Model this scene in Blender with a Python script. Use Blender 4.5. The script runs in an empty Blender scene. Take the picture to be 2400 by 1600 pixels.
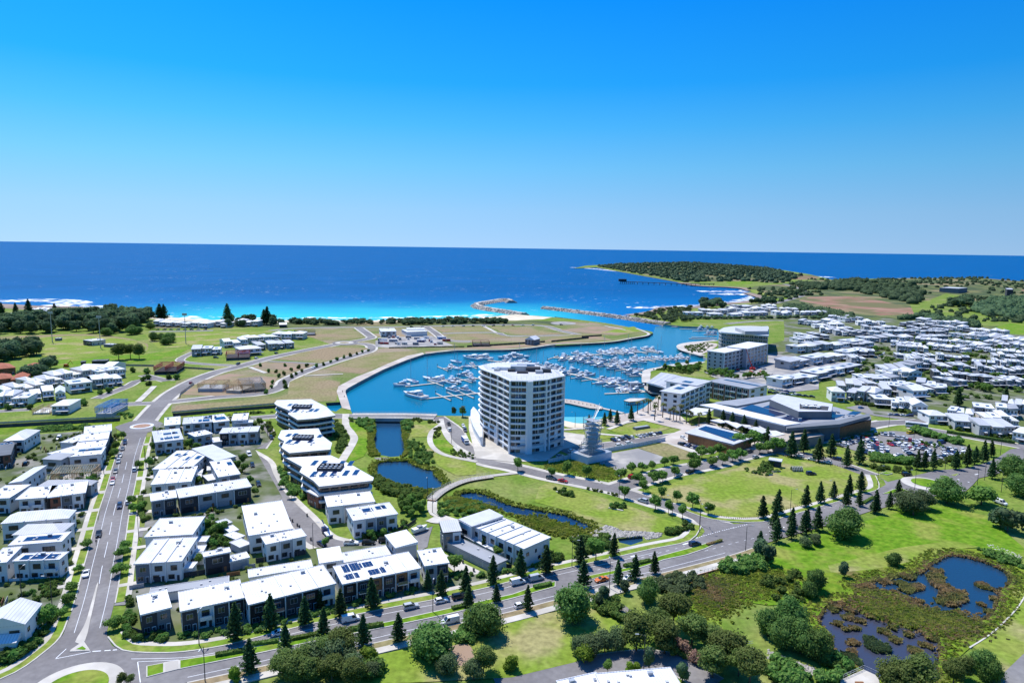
import bpy, math, random
import numpy as np
from mathutils import Vector, Matrix
from mathutils.geometry import tessellate_polygon
random.seed(7); rng = np.random.default_rng(7)
R = math.radians
sc = bpy.context.scene; COL = sc.collection
# ------------------------------------------------------------------ camera, sky, sun, exposure
CAM_H, FOC, PITCH, ROLL = 106.0, 1600.0, R(7.87), R(.804)
_f = Vector((0, math.cos(PITCH), -math.sin(PITCH))); _u0 = Vector((0, math.sin(PITCH), math.cos(PITCH))); _r0 = Vector((1, 0, 0))
_r = math.cos(ROLL)*_r0 + math.sin(ROLL)*_u0; _u = -math.sin(ROLL)*_r0 + math.cos(ROLL)*_u0
cd = bpy.data.cameras.new('camera'); cam = bpy.data.objects.new('camera', cd); COL.objects.link(cam)
cd.lens = 24; cd.sensor_width = 36; cd.clip_start = 1; cd.clip_end = 120000
M = Matrix((_r, _u, -_f)).transposed().to_4x4(); M.translation = Vector((0, 0, CAM_H)); cam.matrix_world = M
sc.camera = cam
SKY_K, SKY_B, SKY_STR = 1.5, .3, .15
SUN_EL, SUN_AZ = 61.0, -38.0           # degrees above the horizon; degrees clockwise from the viewing direction
wd = bpy.data.worlds.new('World'); sc.world = wd; wd.use_nodes = True
wn, wl = wd.node_tree.nodes, wd.node_tree.links
sky = wn.new('ShaderNodeTexSky'); sky.sky_type = 'NISHITA'; sky.sun_disc = False
sky.sun_elevation = R(SUN_EL); sky.sun_rotation = R(SUN_AZ); sky.altitude = 0; sky.air_density = 1.35; sky.dust_density = .35; sky.ozone_density = 3.0
# the sky is sampled a little above the true elevation: the clear sea air shows no yellow dust band at the horizon
wtc = wn.new('ShaderNodeTexCoord'); wmp = wn.new('ShaderNodeMapping'); wmp.vector_type = 'POINT'; wmp.inputs['Scale'].default_value = (1, 1, SKY_K); wmp.inputs['Location'].default_value = (0, 0, SKY_B)
wnm = wn.new('ShaderNodeVectorMath'); wnm.operation = 'NORMALIZE'
wl.new(wtc.outputs['Generated'], wmp.inputs[0]); wl.new(wmp.outputs[0], wnm.inputs[0]); wl.new(wnm.outputs[0], sky.inputs['Vector'])
# deeper blue with height, paler and calmer air towards the sea horizon
wsp = wn.new('ShaderNodeSeparateXYZ'); wl.new(wtc.outputs['Generated'], wsp.inputs[0]); rp = wn.new('ShaderNodeValToRGB'); wl.new(wsp.outputs[2], rp.inputs[0])
for k_, (z_, c_) in enumerate(((0, (.68,.72,.73)), (.05, (.60,.75,.76)), (.11, (.37,.76,.82)), (.165, (.17,.69,.88)), (.22, (.05,.585,.93)), (.32, (.015,.48,.96)), (1, (.10,.46,.93)))):
 e_ = rp.color_ramp.elements[k_] if k_ < 2 else rp.color_ramp.elements.new(z_); e_.position = z_; e_.color = (*c_, 1)
mx_ = wn.new('ShaderNodeMix'); mx_.data_type = 'RGBA'; mx_.blend_type = 'MULTIPLY'; mx_.inputs[0].default_value = 1; wl.new(sky.outputs[0], mx_.inputs[6]); wl.new(rp.outputs[0], mx_.inputs[7])
bg = wn['Background']; bg.inputs['Strength'].default_value = SKY_STR; wl.new(mx_.outputs[2], bg.inputs['Color'])
sl = bpy.data.lights.new('sun', 'SUN'); sl.energy = 4.7; sl.angle = R(.5); sl.color = (1, .955, .88)
so = bpy.data.objects.new('sun', sl); COL.objects.link(so)
_sd = Vector((math.sin(R(SUN_AZ))*math.cos(R(SUN_EL)), math.cos(R(SUN_AZ))*math.cos(R(SUN_EL)), math.sin(R(SUN_EL))))
so.rotation_euler = _sd.to_track_quat('Z', 'Y').to_euler(); so.location = _sd*500
sc.view_settings.view_transform = 'Standard'; sc.view_settings.look = 'None'; sc.view_settings.gamma = 1; sc.view_settings.exposure = .38
# ------------------------------------------------------------------ map readings -> metres
FR = dict(a=(0,1200,3.92),b=(600,1200,3.92),c=(1200,1200,3.92),d=(1800,1200,3.92),e=(0,900,4.704),f=(300,900,4.704),g=(750,900,4.704),h=(1200,900,4.704),
 i=(1600,900,4.704),j=(1900,900,4.704),k=(0,680,4.704),l=(400,680,4.704),m=(880,680,4.704),n=(1300,680,4.704),o=(1600,560,5.88),p=(2000,560,3.92),z=(0,0,.98),s=(0,0,1))
def G(fr, x, y, z=0.0):
 """survey reading -> ground position on the level z, in metres"""
 X, Y, s = FR[fr]; x = x/s + X; y = y/s + Y
 d = _f + (x-1200)/FOC*_r + (800-y)/FOC*_u
 t = (z-CAM_H)/d.z
 return (d.x*t, d.y*t)
def Q(s, z=0.0):
 out = []; fr = 's'
 for t in s.split():
  if t[0].isalpha():
   if t[0] == 'W': out.append(tuple(float(v) for v in t[1:].split(','))); continue
   fr = t; continue
  x, y = t.split(','); out.append(G(fr, float(x), float(y), z))
 return out
def smooth(P, closed=False, n=4):
 keep = [P[0]]
 for p in P[1:]:
  if closed or math.dist(p, keep[-1]) > .035*math.hypot(*p): keep.append(p)
 if not closed and keep[-1] != P[-1] and len(keep) > 1: keep[-1] = P[-1]
 P = keep if len(keep) > 1 else list(P); out = []; N = len(P)
 rngi = range(N if closed else N-1)
 for i in rngi:
  g = (lambda k: P[k % N]) if closed else (lambda k: P[max(0, min(N-1, k))])
  p0, p1, p2, p3 = g(i-1), g(i), g(i+1), g(i+2)
  for k in range(n):
   t = k/n
   out.append(tuple(.5*(2*p1[q]+(p2[q]-p0[q])*t+(2*p0[q]-5*p1[q]+4*p2[q]-p3[q])*t*t+(3*p1[q]-p0[q]-3*p2[q]+p3[q])*t**3) for q in (0, 1)))
 if not closed: out.append(P[-1])
 return out
def area(P): return .5*sum(P[i][0]*P[(i+1) % len(P)][1]-P[(i+1) % len(P)][0]*P[i][1] for i in range(len(P)))
def ccw(P): return list(P) if area(P) > 0 else list(P)[::-1]
def inside(x, y, P):
 c = False; j = len(P)-1
 for i in range(len(P)):
  if (P[i][1] > y) != (P[j][1] > y) and x < (P[j][0]-P[i][0])*(y-P[i][1])/(P[j][1]-P[i][1])+P[i][0]: c = not c
  j = i
 return c
def scatter(P, n):
 xs = [p[0] for p in P]; ys = [p[1] for p in P]; out = []; k = 0
 while len(out) < n and k < n*60:
  k += 1; x = random.uniform(min(xs), max(xs)); y = random.uniform(min(ys), max(ys))
  if inside(x, y, P): out.append((x, y))
 return out
def offset(P, d):
 """left-hand offset of an open polyline"""
 out = []
 for i in range(len(P)):
  a = P[max(0, i-1)]; b = P[min(len(P)-1, i+1)]
  dx, dy = b[0]-a[0], b[1]-a[1]; L = math.hypot(dx, dy) or 1
  out.append((P[i][0]-dy/L*d, P[i][1]+dx/L*d))
 return out
def heading(s):
 p, q = Q(s)[:2]; return math.atan2(q[1]-p[1], q[0]-p[0])
ORDW = 'first second third fourth fifth sixth seventh eighth ninth tenth eleventh twelfth thirteenth fourteenth fifteenth sixteenth seventeenth eighteenth nineteenth twentieth'.split()
def ORD(n):
 if n < 20: return ORDW[n]
 t = {2:'twent', 3:'thirt', 4:'fort', 5:'fift', 6:'sixt', 7:'sevent'}[(n+1)//10]
 return t+'ieth' if (n+1) % 10 == 0 else t+'y-'+ORDW[(n+1) % 10-1]
# ------------------------------------------------------------------ materials
MAT = {}
def mat(name, c1, c2=None, scale=1.0, rough=.8, spec=.3, metal=0.0, bump=0.0, bscale=None, c3=None, scale3=.02, rnd=0.0, detail=4, thr=(.35, .65), thr3=(.4, .6), alpha=None, stripe=0):
 m = bpy.data.materials.new(name); m.use_nodes = True; MAT[name] = m
 N, L = m.node_tree.nodes, m.node_tree.links; b = N['Principled BSDF']
 b.inputs['Roughness'].default_value = rough; b.inputs['Specular IOR Level'].default_value = spec; b.inputs['Metallic'].default_value = metal
 b.inputs['Base Color'].default_value = (*c1, 1)
 tc = N.new('ShaderNodeTexCoord'); col = None
 def noise(s, d=detail):
  n = N.new('ShaderNodeTexNoise'); n.inputs['Scale'].default_value = s; n.inputs['Detail'].default_value = d; L.new(tc.outputs['Object'], n.inputs['Vector']); return n.outputs[0]
 def mix(f, x, y):
  q = N.new('ShaderNodeMix'); q.data_type = 'RGBA'; L.new(f, q.inputs[0])
  for v, k in ((x, 6), (y, 7)):
   if isinstance(v, tuple): q.inputs[k].default_value = (*v, 1)
   else: L.new(v, q.inputs[k])
  return q.outputs[2]
 def ramp(f, t):
  q = N.new('ShaderNodeMapRange'); q.interpolation_type = 'SMOOTHSTEP'; q.inputs[1].default_value = t[0]; q.inputs[2].default_value = t[1]; L.new(f, q.inputs[0]); return q.outputs[0]
 if c2: col = mix(ramp(noise(scale), thr), c1, c2)
 if c3: col = mix(ramp(noise(scale3, 5), thr3), col or c1, c3)
 if stripe:                                                  # ribs of the roof sheeting
  wv = N.new('ShaderNodeTexWave'); wv.inputs['Scale'].default_value = .42; wv.inputs['Distortion'].default_value = .15; L.new(tc.outputs['Object'], wv.inputs[0]); col = mix(ramp(wv.outputs[1], (.82, 1)), col, tuple(v*.66 for v in c1))
 if rnd:
  oi = N.new('ShaderNodeObjectInfo'); h = N.new('ShaderNodeHueSaturation'); mr = N.new('ShaderNodeMapRange')
  mr.inputs[3].default_value = 1-rnd; mr.inputs[4].default_value = 1+rnd; L.new(oi.outputs['Random'], mr.inputs[0]); L.new(mr.outputs[0], h.inputs['Value'])
  mr2 = N.new('ShaderNodeMapRange'); mr2.inputs[3].default_value = .5-.06*rnd; mr2.inputs[4].default_value = .5+.06*rnd
  L.new(oi.outputs['Random'], mr2.inputs[0]); L.new(mr2.outputs[0], h.inputs['Hue'])
  if col: L.new(col, h.inputs['Color'])
  else: h.inputs['Color'].default_value = (*c1, 1)
  col = h.outputs[0]
 if name.startswith(('grass', 'asphalt', 'wet', 'dry', 'scrub')):     # fine mottling: tufts, wear, patches
  h = N.new('ShaderNodeHueSaturation'); k_ = N.new('ShaderNodeMapRange'); k_.inputs[1].default_value = .3; k_.inputs[2].default_value = .7; a_ = .13 if name[0] == 'a' else .27; k_.inputs[3].default_value = 1-a_; k_.inputs[4].default_value = 1+a_
  L.new(noise(.55, 8), k_.inputs[0]); L.new(k_.outputs[0], h.inputs['Value']); L.new(col, h.inputs['Color']); col = h.outputs[0]
 if col: L.new(col, b.inputs['Base Color'])
 if bump:
  bp = N.new('ShaderNodeBump'); bp.inputs['Strength'].default_value = bump; bp.inputs['Distance'].default_value = .3
  L.new(noise(bscale or scale*3, 6), bp.inputs['Height']); L.new(bp.outputs[0], b.inputs['Normal'])
 if alpha: L.new(ramp(noise(alpha[0], 6), (alpha[1], alpha[2])), b.inputs['Alpha'])
 if name.startswith(('leaf_', 'reed_')):                     # thin leaves let part of the light through
  tl = N.new('ShaderNodeBsdfTranslucent'); mx = N.new('ShaderNodeMixShader'); mx.inputs[0].default_value = .5 if name[0] == 'r' else .42; out = N['Material Output']
  if col: L.new(col, tl.inputs[0])
  else: tl.inputs[0].default_value = (*c1, 1)
  L.new(b.outputs[0], mx.inputs[1]); L.new(tl.outputs[0], mx.inputs[2]); L.new(mx.outputs[0], out.inputs[0])
 return m
# ground
mat('grass', (.11,.185,.022), (.165,.215,.042), .09, .95, .1, bump=.3, bscale=2.5, c3=(.23,.235,.085), scale3=.022, thr3=(.48,.72))
mat('grass_bright', (.085,.19,.008), (.135,.235,.016), .35, .95, .1, bump=.3, bscale=2.5, c3=(.205,.235,.045), scale3=.06, thr3=(.47,.66))
mat('grass_park', (.205,.24,.048), (.155,.23,.026), .05, .95, .1, bump=.2, bscale=2.5, c3=(.28,.255,.11), scale3=.045, thr3=(.48,.64))
mat('grass_dry', (.24,.205,.105), (.185,.185,.07), .06, .95, .1, bump=.2, bscale=2, c3=(.25,.19,.115), scale3=.02, thr3=(.42,.62))
mat('grass_verge', (.13,.225,.022), (.20,.235,.05), .22, .95, .1, bump=.3, bscale=3)
mat('wet_grass', (.10,.185,.012), (.165,.225,.022), .25, .95, .1, bump=.5, bscale=2, c3=(.15,.12,.045), scale3=.09, thr3=(.5,.72))
mat('dry_ground', (.215,.19,.10), (.12,.165,.04), .025, .95, .1, bump=.2, bscale=2, c3=(.27,.215,.15), scale3=.012, thr3=(.5,.65))
mat('dirt', (.30,.21,.15), (.24,.19,.13), .05, .95, .1, bump=.2, bscale=1, c3=(.20,.19,.08), scale3=.025, thr3=(.5,.7))
mat('red_dirt', (.23,.125,.085), (.30,.19,.135), .02, .95, .1, bump=.3, bscale=.3, c3=(.14,.13,.06), scale3=.009, thr3=(.48,.56))
mat('gravel', (.30,.29,.28), (.40,.38,.35), .12, .95, .1, bump=.3, bscale=3, c3=(.24,.235,.235), scale3=.05)
mat('suburb', (.06,.085,.03), (.24,.23,.21), .09, .95, .1, c3=(.10,.13,.04), scale3=.03)
mat('scrubland', (.13,.15,.05), (.065,.09,.04), .02, .95, .1, c3=(.21,.175,.095), scale3=.006, thr=(.4,.55), thr3=(.5,.62))
mat('sand', (.62,.55,.43), (.52,.46,.35), .05, .95, .1)
mat('asphalt', (.185,.174,.174), (.21,.20,.198), .08, .9, .25, bump=.1, bscale=6, c3=(.155,.146,.147), scale3=.03)
mat('asphalt_old', (.21,.202,.2), (.235,.228,.222), .08, .9, .2, bump=.1, bscale=6, c3=(.18,.173,.172), scale3=.04)
mat('concrete', (.47,.44,.39), (.54,.51,.46), .25, .85, .25, c3=(.40,.375,.335), scale3=.08)
mat('kerb', (.43,.41,.37), (.50,.475,.43), .6, .85, .2)
mat('paving', (.45,.40,.35), (.52,.47,.42), .15, .85, .2, c3=(.38,.33,.29), scale3=.05)
mat('paint_white', (.74,.74,.72), (.6,.6,.58), 1.2, .7, .3)
mat('quay', (.40,.38,.34), (.30,.285,.26), .2, .85, .2)
mat('dark_stone', (.07,.072,.08), (.11,.11,.115), .5, .85, .2)
mat('soil', (.09,.08,.04), (.14,.12,.07), .4, .95, .1)
mat('rock', (.27,.25,.225), (.40,.375,.34), .4, .9, .15, rnd=.2)
mat('rock_brown', (.20,.15,.12), (.28,.22,.18), .02, .9, .15)
mat('mulch', (.14,.075,.045), (.19,.11,.07), .8, .95, .1)
# buildings
mat('roof_white', (.70,.70,.70), (.60,.605,.62), .25, .45, .35, rnd=.10, stripe=1)
mat('roof_pale', (.50,.51,.53), (.44,.45,.47), .25, .5, .3, rnd=.15, stripe=1)
mat('roof_grey', (.27,.28,.30), (.31,.32,.34), .12, .5, .3)
mat('roof_dark', (.075,.08,.09), (.10,.105,.115), .2, .5, .3)
mat('roof_terra', (.36,.12,.065), (.28,.095,.055), .5, .8, .2)
mat('wall_white', (.74,.74,.72), (.68,.68,.665), .12, .8, .2)
mat('tower_white', (.84,.84,.83), (.80,.80,.79), .1, .6, .3)
mat('wall_cream', (.60,.565,.50), (.55,.51,.45), .12, .8, .2)
mat('wall_grey', (.42,.43,.44), (.38,.39,.40), .12, .8, .2)
mat('wall_slate', (.17,.185,.205), (.145,.16,.18), .15, .8, .2)
mat('wall_char', (.045,.047,.053), (.056,.058,.065), .3, .75, .25)
mat('wall_black', (.016,.017,.02), (.022,.023,.027), .3, .7, .25)
mat('timber', (.33,.155,.065), (.25,.115,.05), .8, .7, .25)
mat('brick', (.30,.125,.075), (.235,.10,.062), 1.0, .85, .15)
mat('brick_tan', (.34,.215,.15), (.285,.175,.125), .8, .85, .15)
mat('fascia', (.40,.385,.38), (.36,.345,.34), .2, .6, .3)
mat('pine_timber', (.52,.37,.21), (.60,.45,.28), 1.0, .8, .2)
mat('truss', (.50,.53,.42), (.42,.45,.36), 1.0, .8, .2)
mat('frame_blue', (.03,.22,.50), (.05,.28,.58), 1.0, .6, .3)
mat('frame_red', (.42,.05,.055), (.36,.05,.05), 1.0, .6, .3)
mat('deck', (.36,.31,.26), (.43,.38,.33), .6, .8, .2)
mat('glass', (.022,.032,.042), rough=.08, spec=.7)
mat('glass_teal', (.03,.07,.085), rough=.08, spec=.7)
mat('glass_blue', (.05,.13,.26), rough=.12, spec=.6)
mat('curtain', (.36,.26,.16), rough=.3, spec=.5)
mat('frame_white', (.76,.76,.75), rough=.5)
mat('frame_dark', (.04,.042,.047), rough=.5)
mat('garage', (.36,.37,.38), (.33,.34,.35), .5, .6, .3)
mat('solar', (.012,.022,.075), rough=.12, spec=.6)
mat('steel', (.42,.44,.46), (.36,.38,.40), 2, .45, .5, metal=.4)
mat('steel_dark', (.05,.052,.056), rough=.5)
mat('hoard', (.55,.60,.66), (.62,.66,.70), .3, .7)
mat('red_paint', (.45,.03,.03), rough=.4); mat('blue_sign', (.03,.10,.34), rough=.5)
# vegetation
mat('leaf_pine', (0.039,0.094,0.035), (0.082,0.152,0.047), 1.2, .8, .15, rnd=.25)
mat('leaf_fig', (0.075,0.168,0.038), (0.163,0.265,0.060), .8, .75, .2, rnd=.2)
mat('leaf_round', (0.094,0.205,0.035), (0.172,0.302,0.055), 1.0, .75, .2, rnd=.2)
mat('leaf_lime', (0.150,0.250,0.022), (0.213,0.325,0.037), 1.0, .75, .2, rnd=.15)
mat('leaf_olive', (0.111,0.169,0.039), (0.182,0.234,0.065), 1.0, .8, .15, rnd=.25)
mat('leaf_grey', (.10,.155,.065), (.155,.21,.09), 1.0, .8, .15, rnd=.2)
mat('leaf_coast', (0.072,0.130,0.072), (0.135,0.203,0.091), .6, .85, .1, rnd=.25)
mat('leaf_shrub', (0.083,0.177,0.038), (0.177,0.260,0.062), 1.0, .85, .1, rnd=.35)
mat('leaf_dry', (0.280,0.168,0.140), (0.350,0.238,0.182), 1.0, .85, .1, rnd=.2)
mat('leaf_palm', (0.112,0.150,0.042), (0.180,0.188,0.060), 1.0, .7, .2, rnd=.2)
mat('reed_green', (.24,.31,.045), (.36,.38,.085), .25, .9, .1)
mat('reed_brown', (.37,.26,.12), (.46,.33,.17), .4, .9, .1, c3=(.28,.28,.09), scale3=.12)
mat('bark', (.10,.075,.055), (.14,.11,.085), 3, .9, .1)
mat('forest', (.05,.09,.055), (.085,.125,.065), .02, .9, .1)
# vehicles
for n_, c_ in dict(white=(.78,.78,.77), silver=(.42,.44,.46), grey=(.12,.125,.135), black=(.012,.012,.015), blue=(.02,.045,.16), navy=(.015,.025,.07), red=(.40,.02,.025), orange=(.62,.16,.02), yellow=(.60,.42,.03), sky=(.04,.17,.42), cream=(.55,.5,.42)).items():
 mat('paint_'+n_, c_, rough=.25, spec=.6)
mat('tyre', (.018,.018,.019), rough=.9); mat('rim', (.45,.46,.47), rough=.3, metal=.6); mat('lamp_red', (.35,.01,.01), rough=.3); mat('lamp_clear', (.7,.7,.68), rough=.15)
mat('gelcoat', (.80,.80,.79), (.76,.76,.75), .5, .3, .5); mat('canvas_blue', (.03,.07,.22), rough=.8); mat('canvas_grey', (.25,.26,.28), rough=.8)
mat('skin', (.45,.28,.2), rough=.6); mat('cloth_dark', (.03,.03,.04), rough=.9)
def water_mat(name, deep, spec, rough, bscale, bump, shallow=None, caps=False, lily=None):
 m = bpy.data.materials.new(name); m.use_nodes = True; MAT[name] = m
 N, L = m.node_tree.nodes, m.node_tree.links; b = N['Principled BSDF']
 b.inputs['Roughness'].default_value = rough; b.inputs['Specular IOR Level'].default_value = spec; b.inputs['Base Color'].default_value = (*deep, 1)
 geo = N.new('ShaderNodeNewGeometry')
 def noise(s, d=4, v=None, rough_=.5):
  n = N.new('ShaderNodeTexNoise'); n.inputs['Scale'].default_value = s; n.inputs['Detail'].default_value = d; n.inputs['Roughness'].default_value = rough_; L.new(v or geo.outputs['Position'], n.inputs['Vector']); return n.outputs[0]
 def mapr(x, a, c, lo=0.0, hi=1.0):
  q = N.new('ShaderNodeMapRange'); q.interpolation_type = 'SMOOTHSTEP'; L.new(x, q.inputs[0])
  for k, v in zip((1, 2, 3, 4), (a, c, lo, hi)): q.inputs[k].default_value = v
  return q.outputs[0]
 def math_(op, x, y):
  q = N.new('ShaderNodeMath'); q.operation = op
  for k, v in ((0, x), (1, y)):
   if isinstance(v, (int, float)): q.inputs[k].default_value = v
   else: L.new(v, q.inputs[k])
  return q.outputs[0]
 def mix(f, x, y):
  q = N.new('ShaderNodeMix'); q.data_type = 'RGBA'; L.new(f, q.inputs[0])
  for v, k in ((x, 6), (y, 7)):
   if isinstance(v, tuple): q.inputs[k].default_value = (*v, 1)
   else: L.new(v, q.inputs[k])
  return q.outputs[2]
 col = mix(noise(.006, 3), tuple(v*.8 for v in deep), tuple(v*1.2 for v in deep))
 if shallow:
  P0, nrm, mid, shal = shallow
  sep = N.new('ShaderNodeSeparateXYZ'); L.new(geo.outputs['Position'], sep.inputs[0])
  d = math_('ADD', math_('MULTIPLY', math_('SUBTRACT', sep.outputs[0], P0[0]), nrm[0]), math_('MULTIPLY', math_('SUBTRACT', sep.outputs[1], P0[1]), nrm[1]))
  d = math_('ADD', d, math_('MULTIPLY', math_('SUBTRACT', noise(.008, 4), .5), 160.0))
  xm = math_('MULTIPLY', mapr(sep.outputs[0], -760, -380), mapr(sep.outputs[0], 20, 190, 1, 0))
  col = mix(math_('MULTIPLY', mapr(d, 780, 60), mapr(sep.outputs[0], 300, 700, 1, .25)), col, mid)
  col = mix(math_('MULTIPLY', mapr(d, 420, 20), xm), col, shal)
 if caps:
  mp = N.new('ShaderNodeMapping'); mp.inputs['Scale'].default_value = (.05, .14, 1); L.new(geo.outputs['Position'], mp.inputs[0])
  f = mapr(noise(1.0, 5, mp.outputs[0], .62), .64, .71); g2 = mapr(noise(.004, 2), .42, .62)
  col = mix(math_('MULTIPLY', f, g2), col, (.75, .8, .85))
 if lily: col = mix(mapr(noise(lily[0], 5), lily[1], lily[1]+.05), col, lily[2])
 L.new(col, b.inputs['Base Color'])
 bp = N.new('ShaderNodeBump'); bp.inputs['Strength'].default_value = bump; bp.inputs['Distance'].default_value = 1.0
 L.new(noise(bscale, 6, None, .6), bp.inputs['Height']); L.new(bp.outputs[0], b.inputs['Normal'])
_b0, _b1 = G('l', 0, 330), G('m', 600, 325)
_L = math.hypot(_b1[0]-_b0[0], _b1[1]-_b0[1]); BN = (-(_b1[1]-_b0[1])/_L, (_b1[0]-_b0[0])/_L)
water_mat('ocean', (.0006,.08,.235), .03, .5, .10, .8, (_b0, BN, (.002,.125,.33), (.03,.42,.47)), caps=True)
water_mat('marina', (.003,.125,.215), .3, .14, .7, .10)
water_mat('cove_water', (.12,.42,.42), .3, .14, .7, .10)
water_mat('pond', (.012,.042,.085), .35, .12, 1.2, .12)
water_mat('pond_murky', (.04,.045,.07), .35, .12, 1.2, .12)
water_mat('pond_lily', (.006,.032,.09), .5, .12, 1.2, .12, lily=(.35, .58, (.07,.085,.035)))
mat('foam', (.82,.85,.87), rough=.9, alpha=(.06, .42, .60)); mat('foam_thin', (.80,.85,.87), rough=.9, alpha=(.05, .50, .60))
# ------------------------------------------------------------------ mesh building
def mesh_np(name, V, F, mats, mi=None, smooth_=False):
 me = bpy.data.meshes.new(name); V = np.asarray(V, dtype=np.float32); F = np.asarray(F, dtype=np.int32); k = F.shape[1]
 me.vertices.add(len(V)); me.vertices.foreach_set('co', V.ravel())
 me.loops.add(F.size); me.loops.foreach_set('vertex_index', F.ravel())
 me.polygons.add(len(F)); me.polygons.foreach_set('loop_start', np.arange(0, F.size, k, dtype=np.int32)); me.polygons.foreach_set('loop_total', np.full(len(F), k, dtype=np.int32))
 for m_ in mats: me.materials.append(MAT[m_])
 if mi is not None: me.polygons.foreach_set('material_index', np.asarray(mi, dtype=np.int32))
 if smooth_: me.polygons.foreach_set('use_smooth', np.ones(len(F), dtype=bool))
 me.update(calc_edges=True); return me
class MB:
 def __init__(s): s.v = []; s.f = []; s.m = []; s.mats = []
 def mi(s, m):
  if m not in s.mats: s.mats.append(m)
  return s.mats.index(m)
 def face(s, idx, m): s.f.append(tuple(idx)); s.m.append(s.mi(m))
 def quad(s, pts, m):
  b = len(s.v); s.v += [tuple(p) for p in pts]; s.face(range(b, b+len(pts)), m)
 def prism(s, P, z0, z1, m, top=None, bottom=False):
  P = ccw(P); n = len(P); b = len(s.v)
  zt = z1 if callable(z1) else (lambda x, y: z1)
  s.v += [(x, y, z0) for x, y in P] + [(x, y, zt(x, y)) for x, y in P]
  for i in range(n): s.face((b+i, b+(i+1) % n, b+n+(i+1) % n, b+n+i), m)
  if n <= 4: s.face(range(b+n, b+2*n), top or m)
  else:
   for t in tessellate_polygon([[Vector((x, y, 0)) for x, y in P]]):
    q = [P[k] for k in t]; t = t if area(q) > 0 else t[::-1]; s.face([b+n+k for k in t], top or m)
  if bottom and n <= 4: s.face([b+k for k in range(n)][::-1], m)
  return s
 def box(s, x0, x1, y0, y1, z0, z1, m, top=None): return s.prism([(x0, y0), (x1, y0), (x1, y1), (x0, y1)], z0, z1, m, top, True)
 def cyl(s, x, y, z0, z1, r0, r1, m, n=8, cap=True):
  b = len(s.v)
  for z, r in ((z0, r0), (z1, r1)): s.v += [(x+r*math.cos(2*math.pi*k/n), y+r*math.sin(2*math.pi*k/n), z) for k in range(n)]
  for k in range(n): s.face((b+k, b+(k+1) % n, b+n+(k+1) % n, b+n+k), m)
  if cap: s.face(range(b+n, b+2*n), m); s.face(list(range(b, b+n))[::-1], m)
  return s
 def bar(s, p, q, r, m, n=4):
  p, q = Vector(p), Vector(q); d = (q-p)
  if d.length < 1e-6: return s
  d.normalize(); a = d.cross(Vector((0, 0, 1)) if abs(d.z) < .9 else Vector((1, 0, 0))).normalized(); c = d.cross(a); b = len(s.v)
  for o in (p, q): s.v += [tuple(o+r*(math.cos(2*math.pi*(k+.5)/n)*a+math.sin(2*math.pi*(k+.5)/n)*c)) for k in range(n)]
  for k in range(n): s.face((b+k, b+n+k, b+n+(k+1) % n, b+(k+1) % n), m)
  s.face(range(b, b+n), m); s.face(list(range(b+n, b+2*n))[::-1], m)
  return s
 def loft(s, secs, m, cap=True, closed=True):
  """secs: list of equal-length point rings"""
  b = len(s.v); n = len(secs[0])
  for r in secs: s.v += [tuple(p) for p in r]
  for i in range(len(secs)-1):
   for k in range(n if closed else n-1): s.face((b+i*n+k, b+i*n+(k+1) % n, b+(i+1)*n+(k+1) % n, b+(i+1)*n+k), m)
  if cap: s.face(list(range(b, b+n))[::-1], m); s.face(range(b+(len(secs)-1)*n, b+len(secs)*n), m)
  return s
 def mesh(s, name, sm=False):
  me = bpy.data.meshes.new(name); me.from_pydata(s.v, [], s.f)
  for m_ in s.mats: me.materials.append(MAT[m_])
  me.polygons.foreach_set('material_index', s.m)
  if sm: me.polygons.foreach_set('use_smooth', [True]*len(s.f))
  me.update(); return me
 def build(s, name, parent=None, sm=False): return link(name, s.mesh(name, sm), parent)
def link(name, me, parent=None, loc=(0, 0, 0), scale=None, rz=0.0):
 o = bpy.data.objects.new(name, me); COL.objects.link(o); o.location = loc
 if scale: o.scale = scale
 if rz: o.rotation_euler = (0, 0, rz)
 if parent: o.parent = parent
 return o
def tag(o, label, cat, group=None, kind=None):
 o['label'] = label; o['category'] = cat
 if group: o['group'] = group
 if kind: o['kind'] = kind
 return o
def thing(name, label, cat, loc=(0, 0, 0), rz=0.0, group=None):
 o = bpy.data.objects.new(name, None); COL.objects.link(o); o.location = loc; o.rotation_euler = (0, 0, rz); o.empty_display_size = .5
 return tag(o, label, cat, group)
def dup(o, loc, rz, label, group=None, scale=None, parent=None):
 c = o.copy(); COL.objects.link(c); c.parent = parent
 if parent is None:
  c.location = loc; c.rotation_euler = (0, 0, rz); c['label'] = label
  if group: c['group'] = group
  if scale: c.scale = (scale,)*3 if isinstance(scale, (int, float)) else scale
 for ch in KIDS.get(o.name, ()): dup(ch, None, None, None, parent=c)
 return c
KIDS = {}
def proto(o):
 """remember a finished thing so that it can be copied; the original is removed once all copies stand"""
 PROTOS.append(o)
 allo = [q for q in COL.objects if q.parent == o]; KIDS[o.name] = allo
 for ch in allo: KIDS[ch.name] = [q for q in COL.objects if q.parent == ch]
 return o
PROTOS = []
_zl = [.010]
def sheet(name, P, m, z=None, label=None, cat=None, holes=()):
 """a flat piece of ground, each one a few millimetres above the last"""
 if isinstance(P, str): P = Q(P)
 if z is None: _zl[0] += .004; z = _zl[0]
 loops = [P]+list(holes); allp = [p for l_ in loops for p in l_]
 tris = tessellate_polygon([[Vector((x, y, 0)) for x, y in l_] for l_ in loops])
 F = []
 for t in tris:
  q = [allp[k] for k in t]; F.append(tuple(t) if area(q) > 0 else tuple(t[::-1]))
 o = link(name, mesh_np(name, [(x, y, z) for x, y in allp], F, [m]))
 return tag(o, label or name.replace('_', ' ')+' lying on the ground', cat or name.split('_')[-1], kind='structure')
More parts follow.
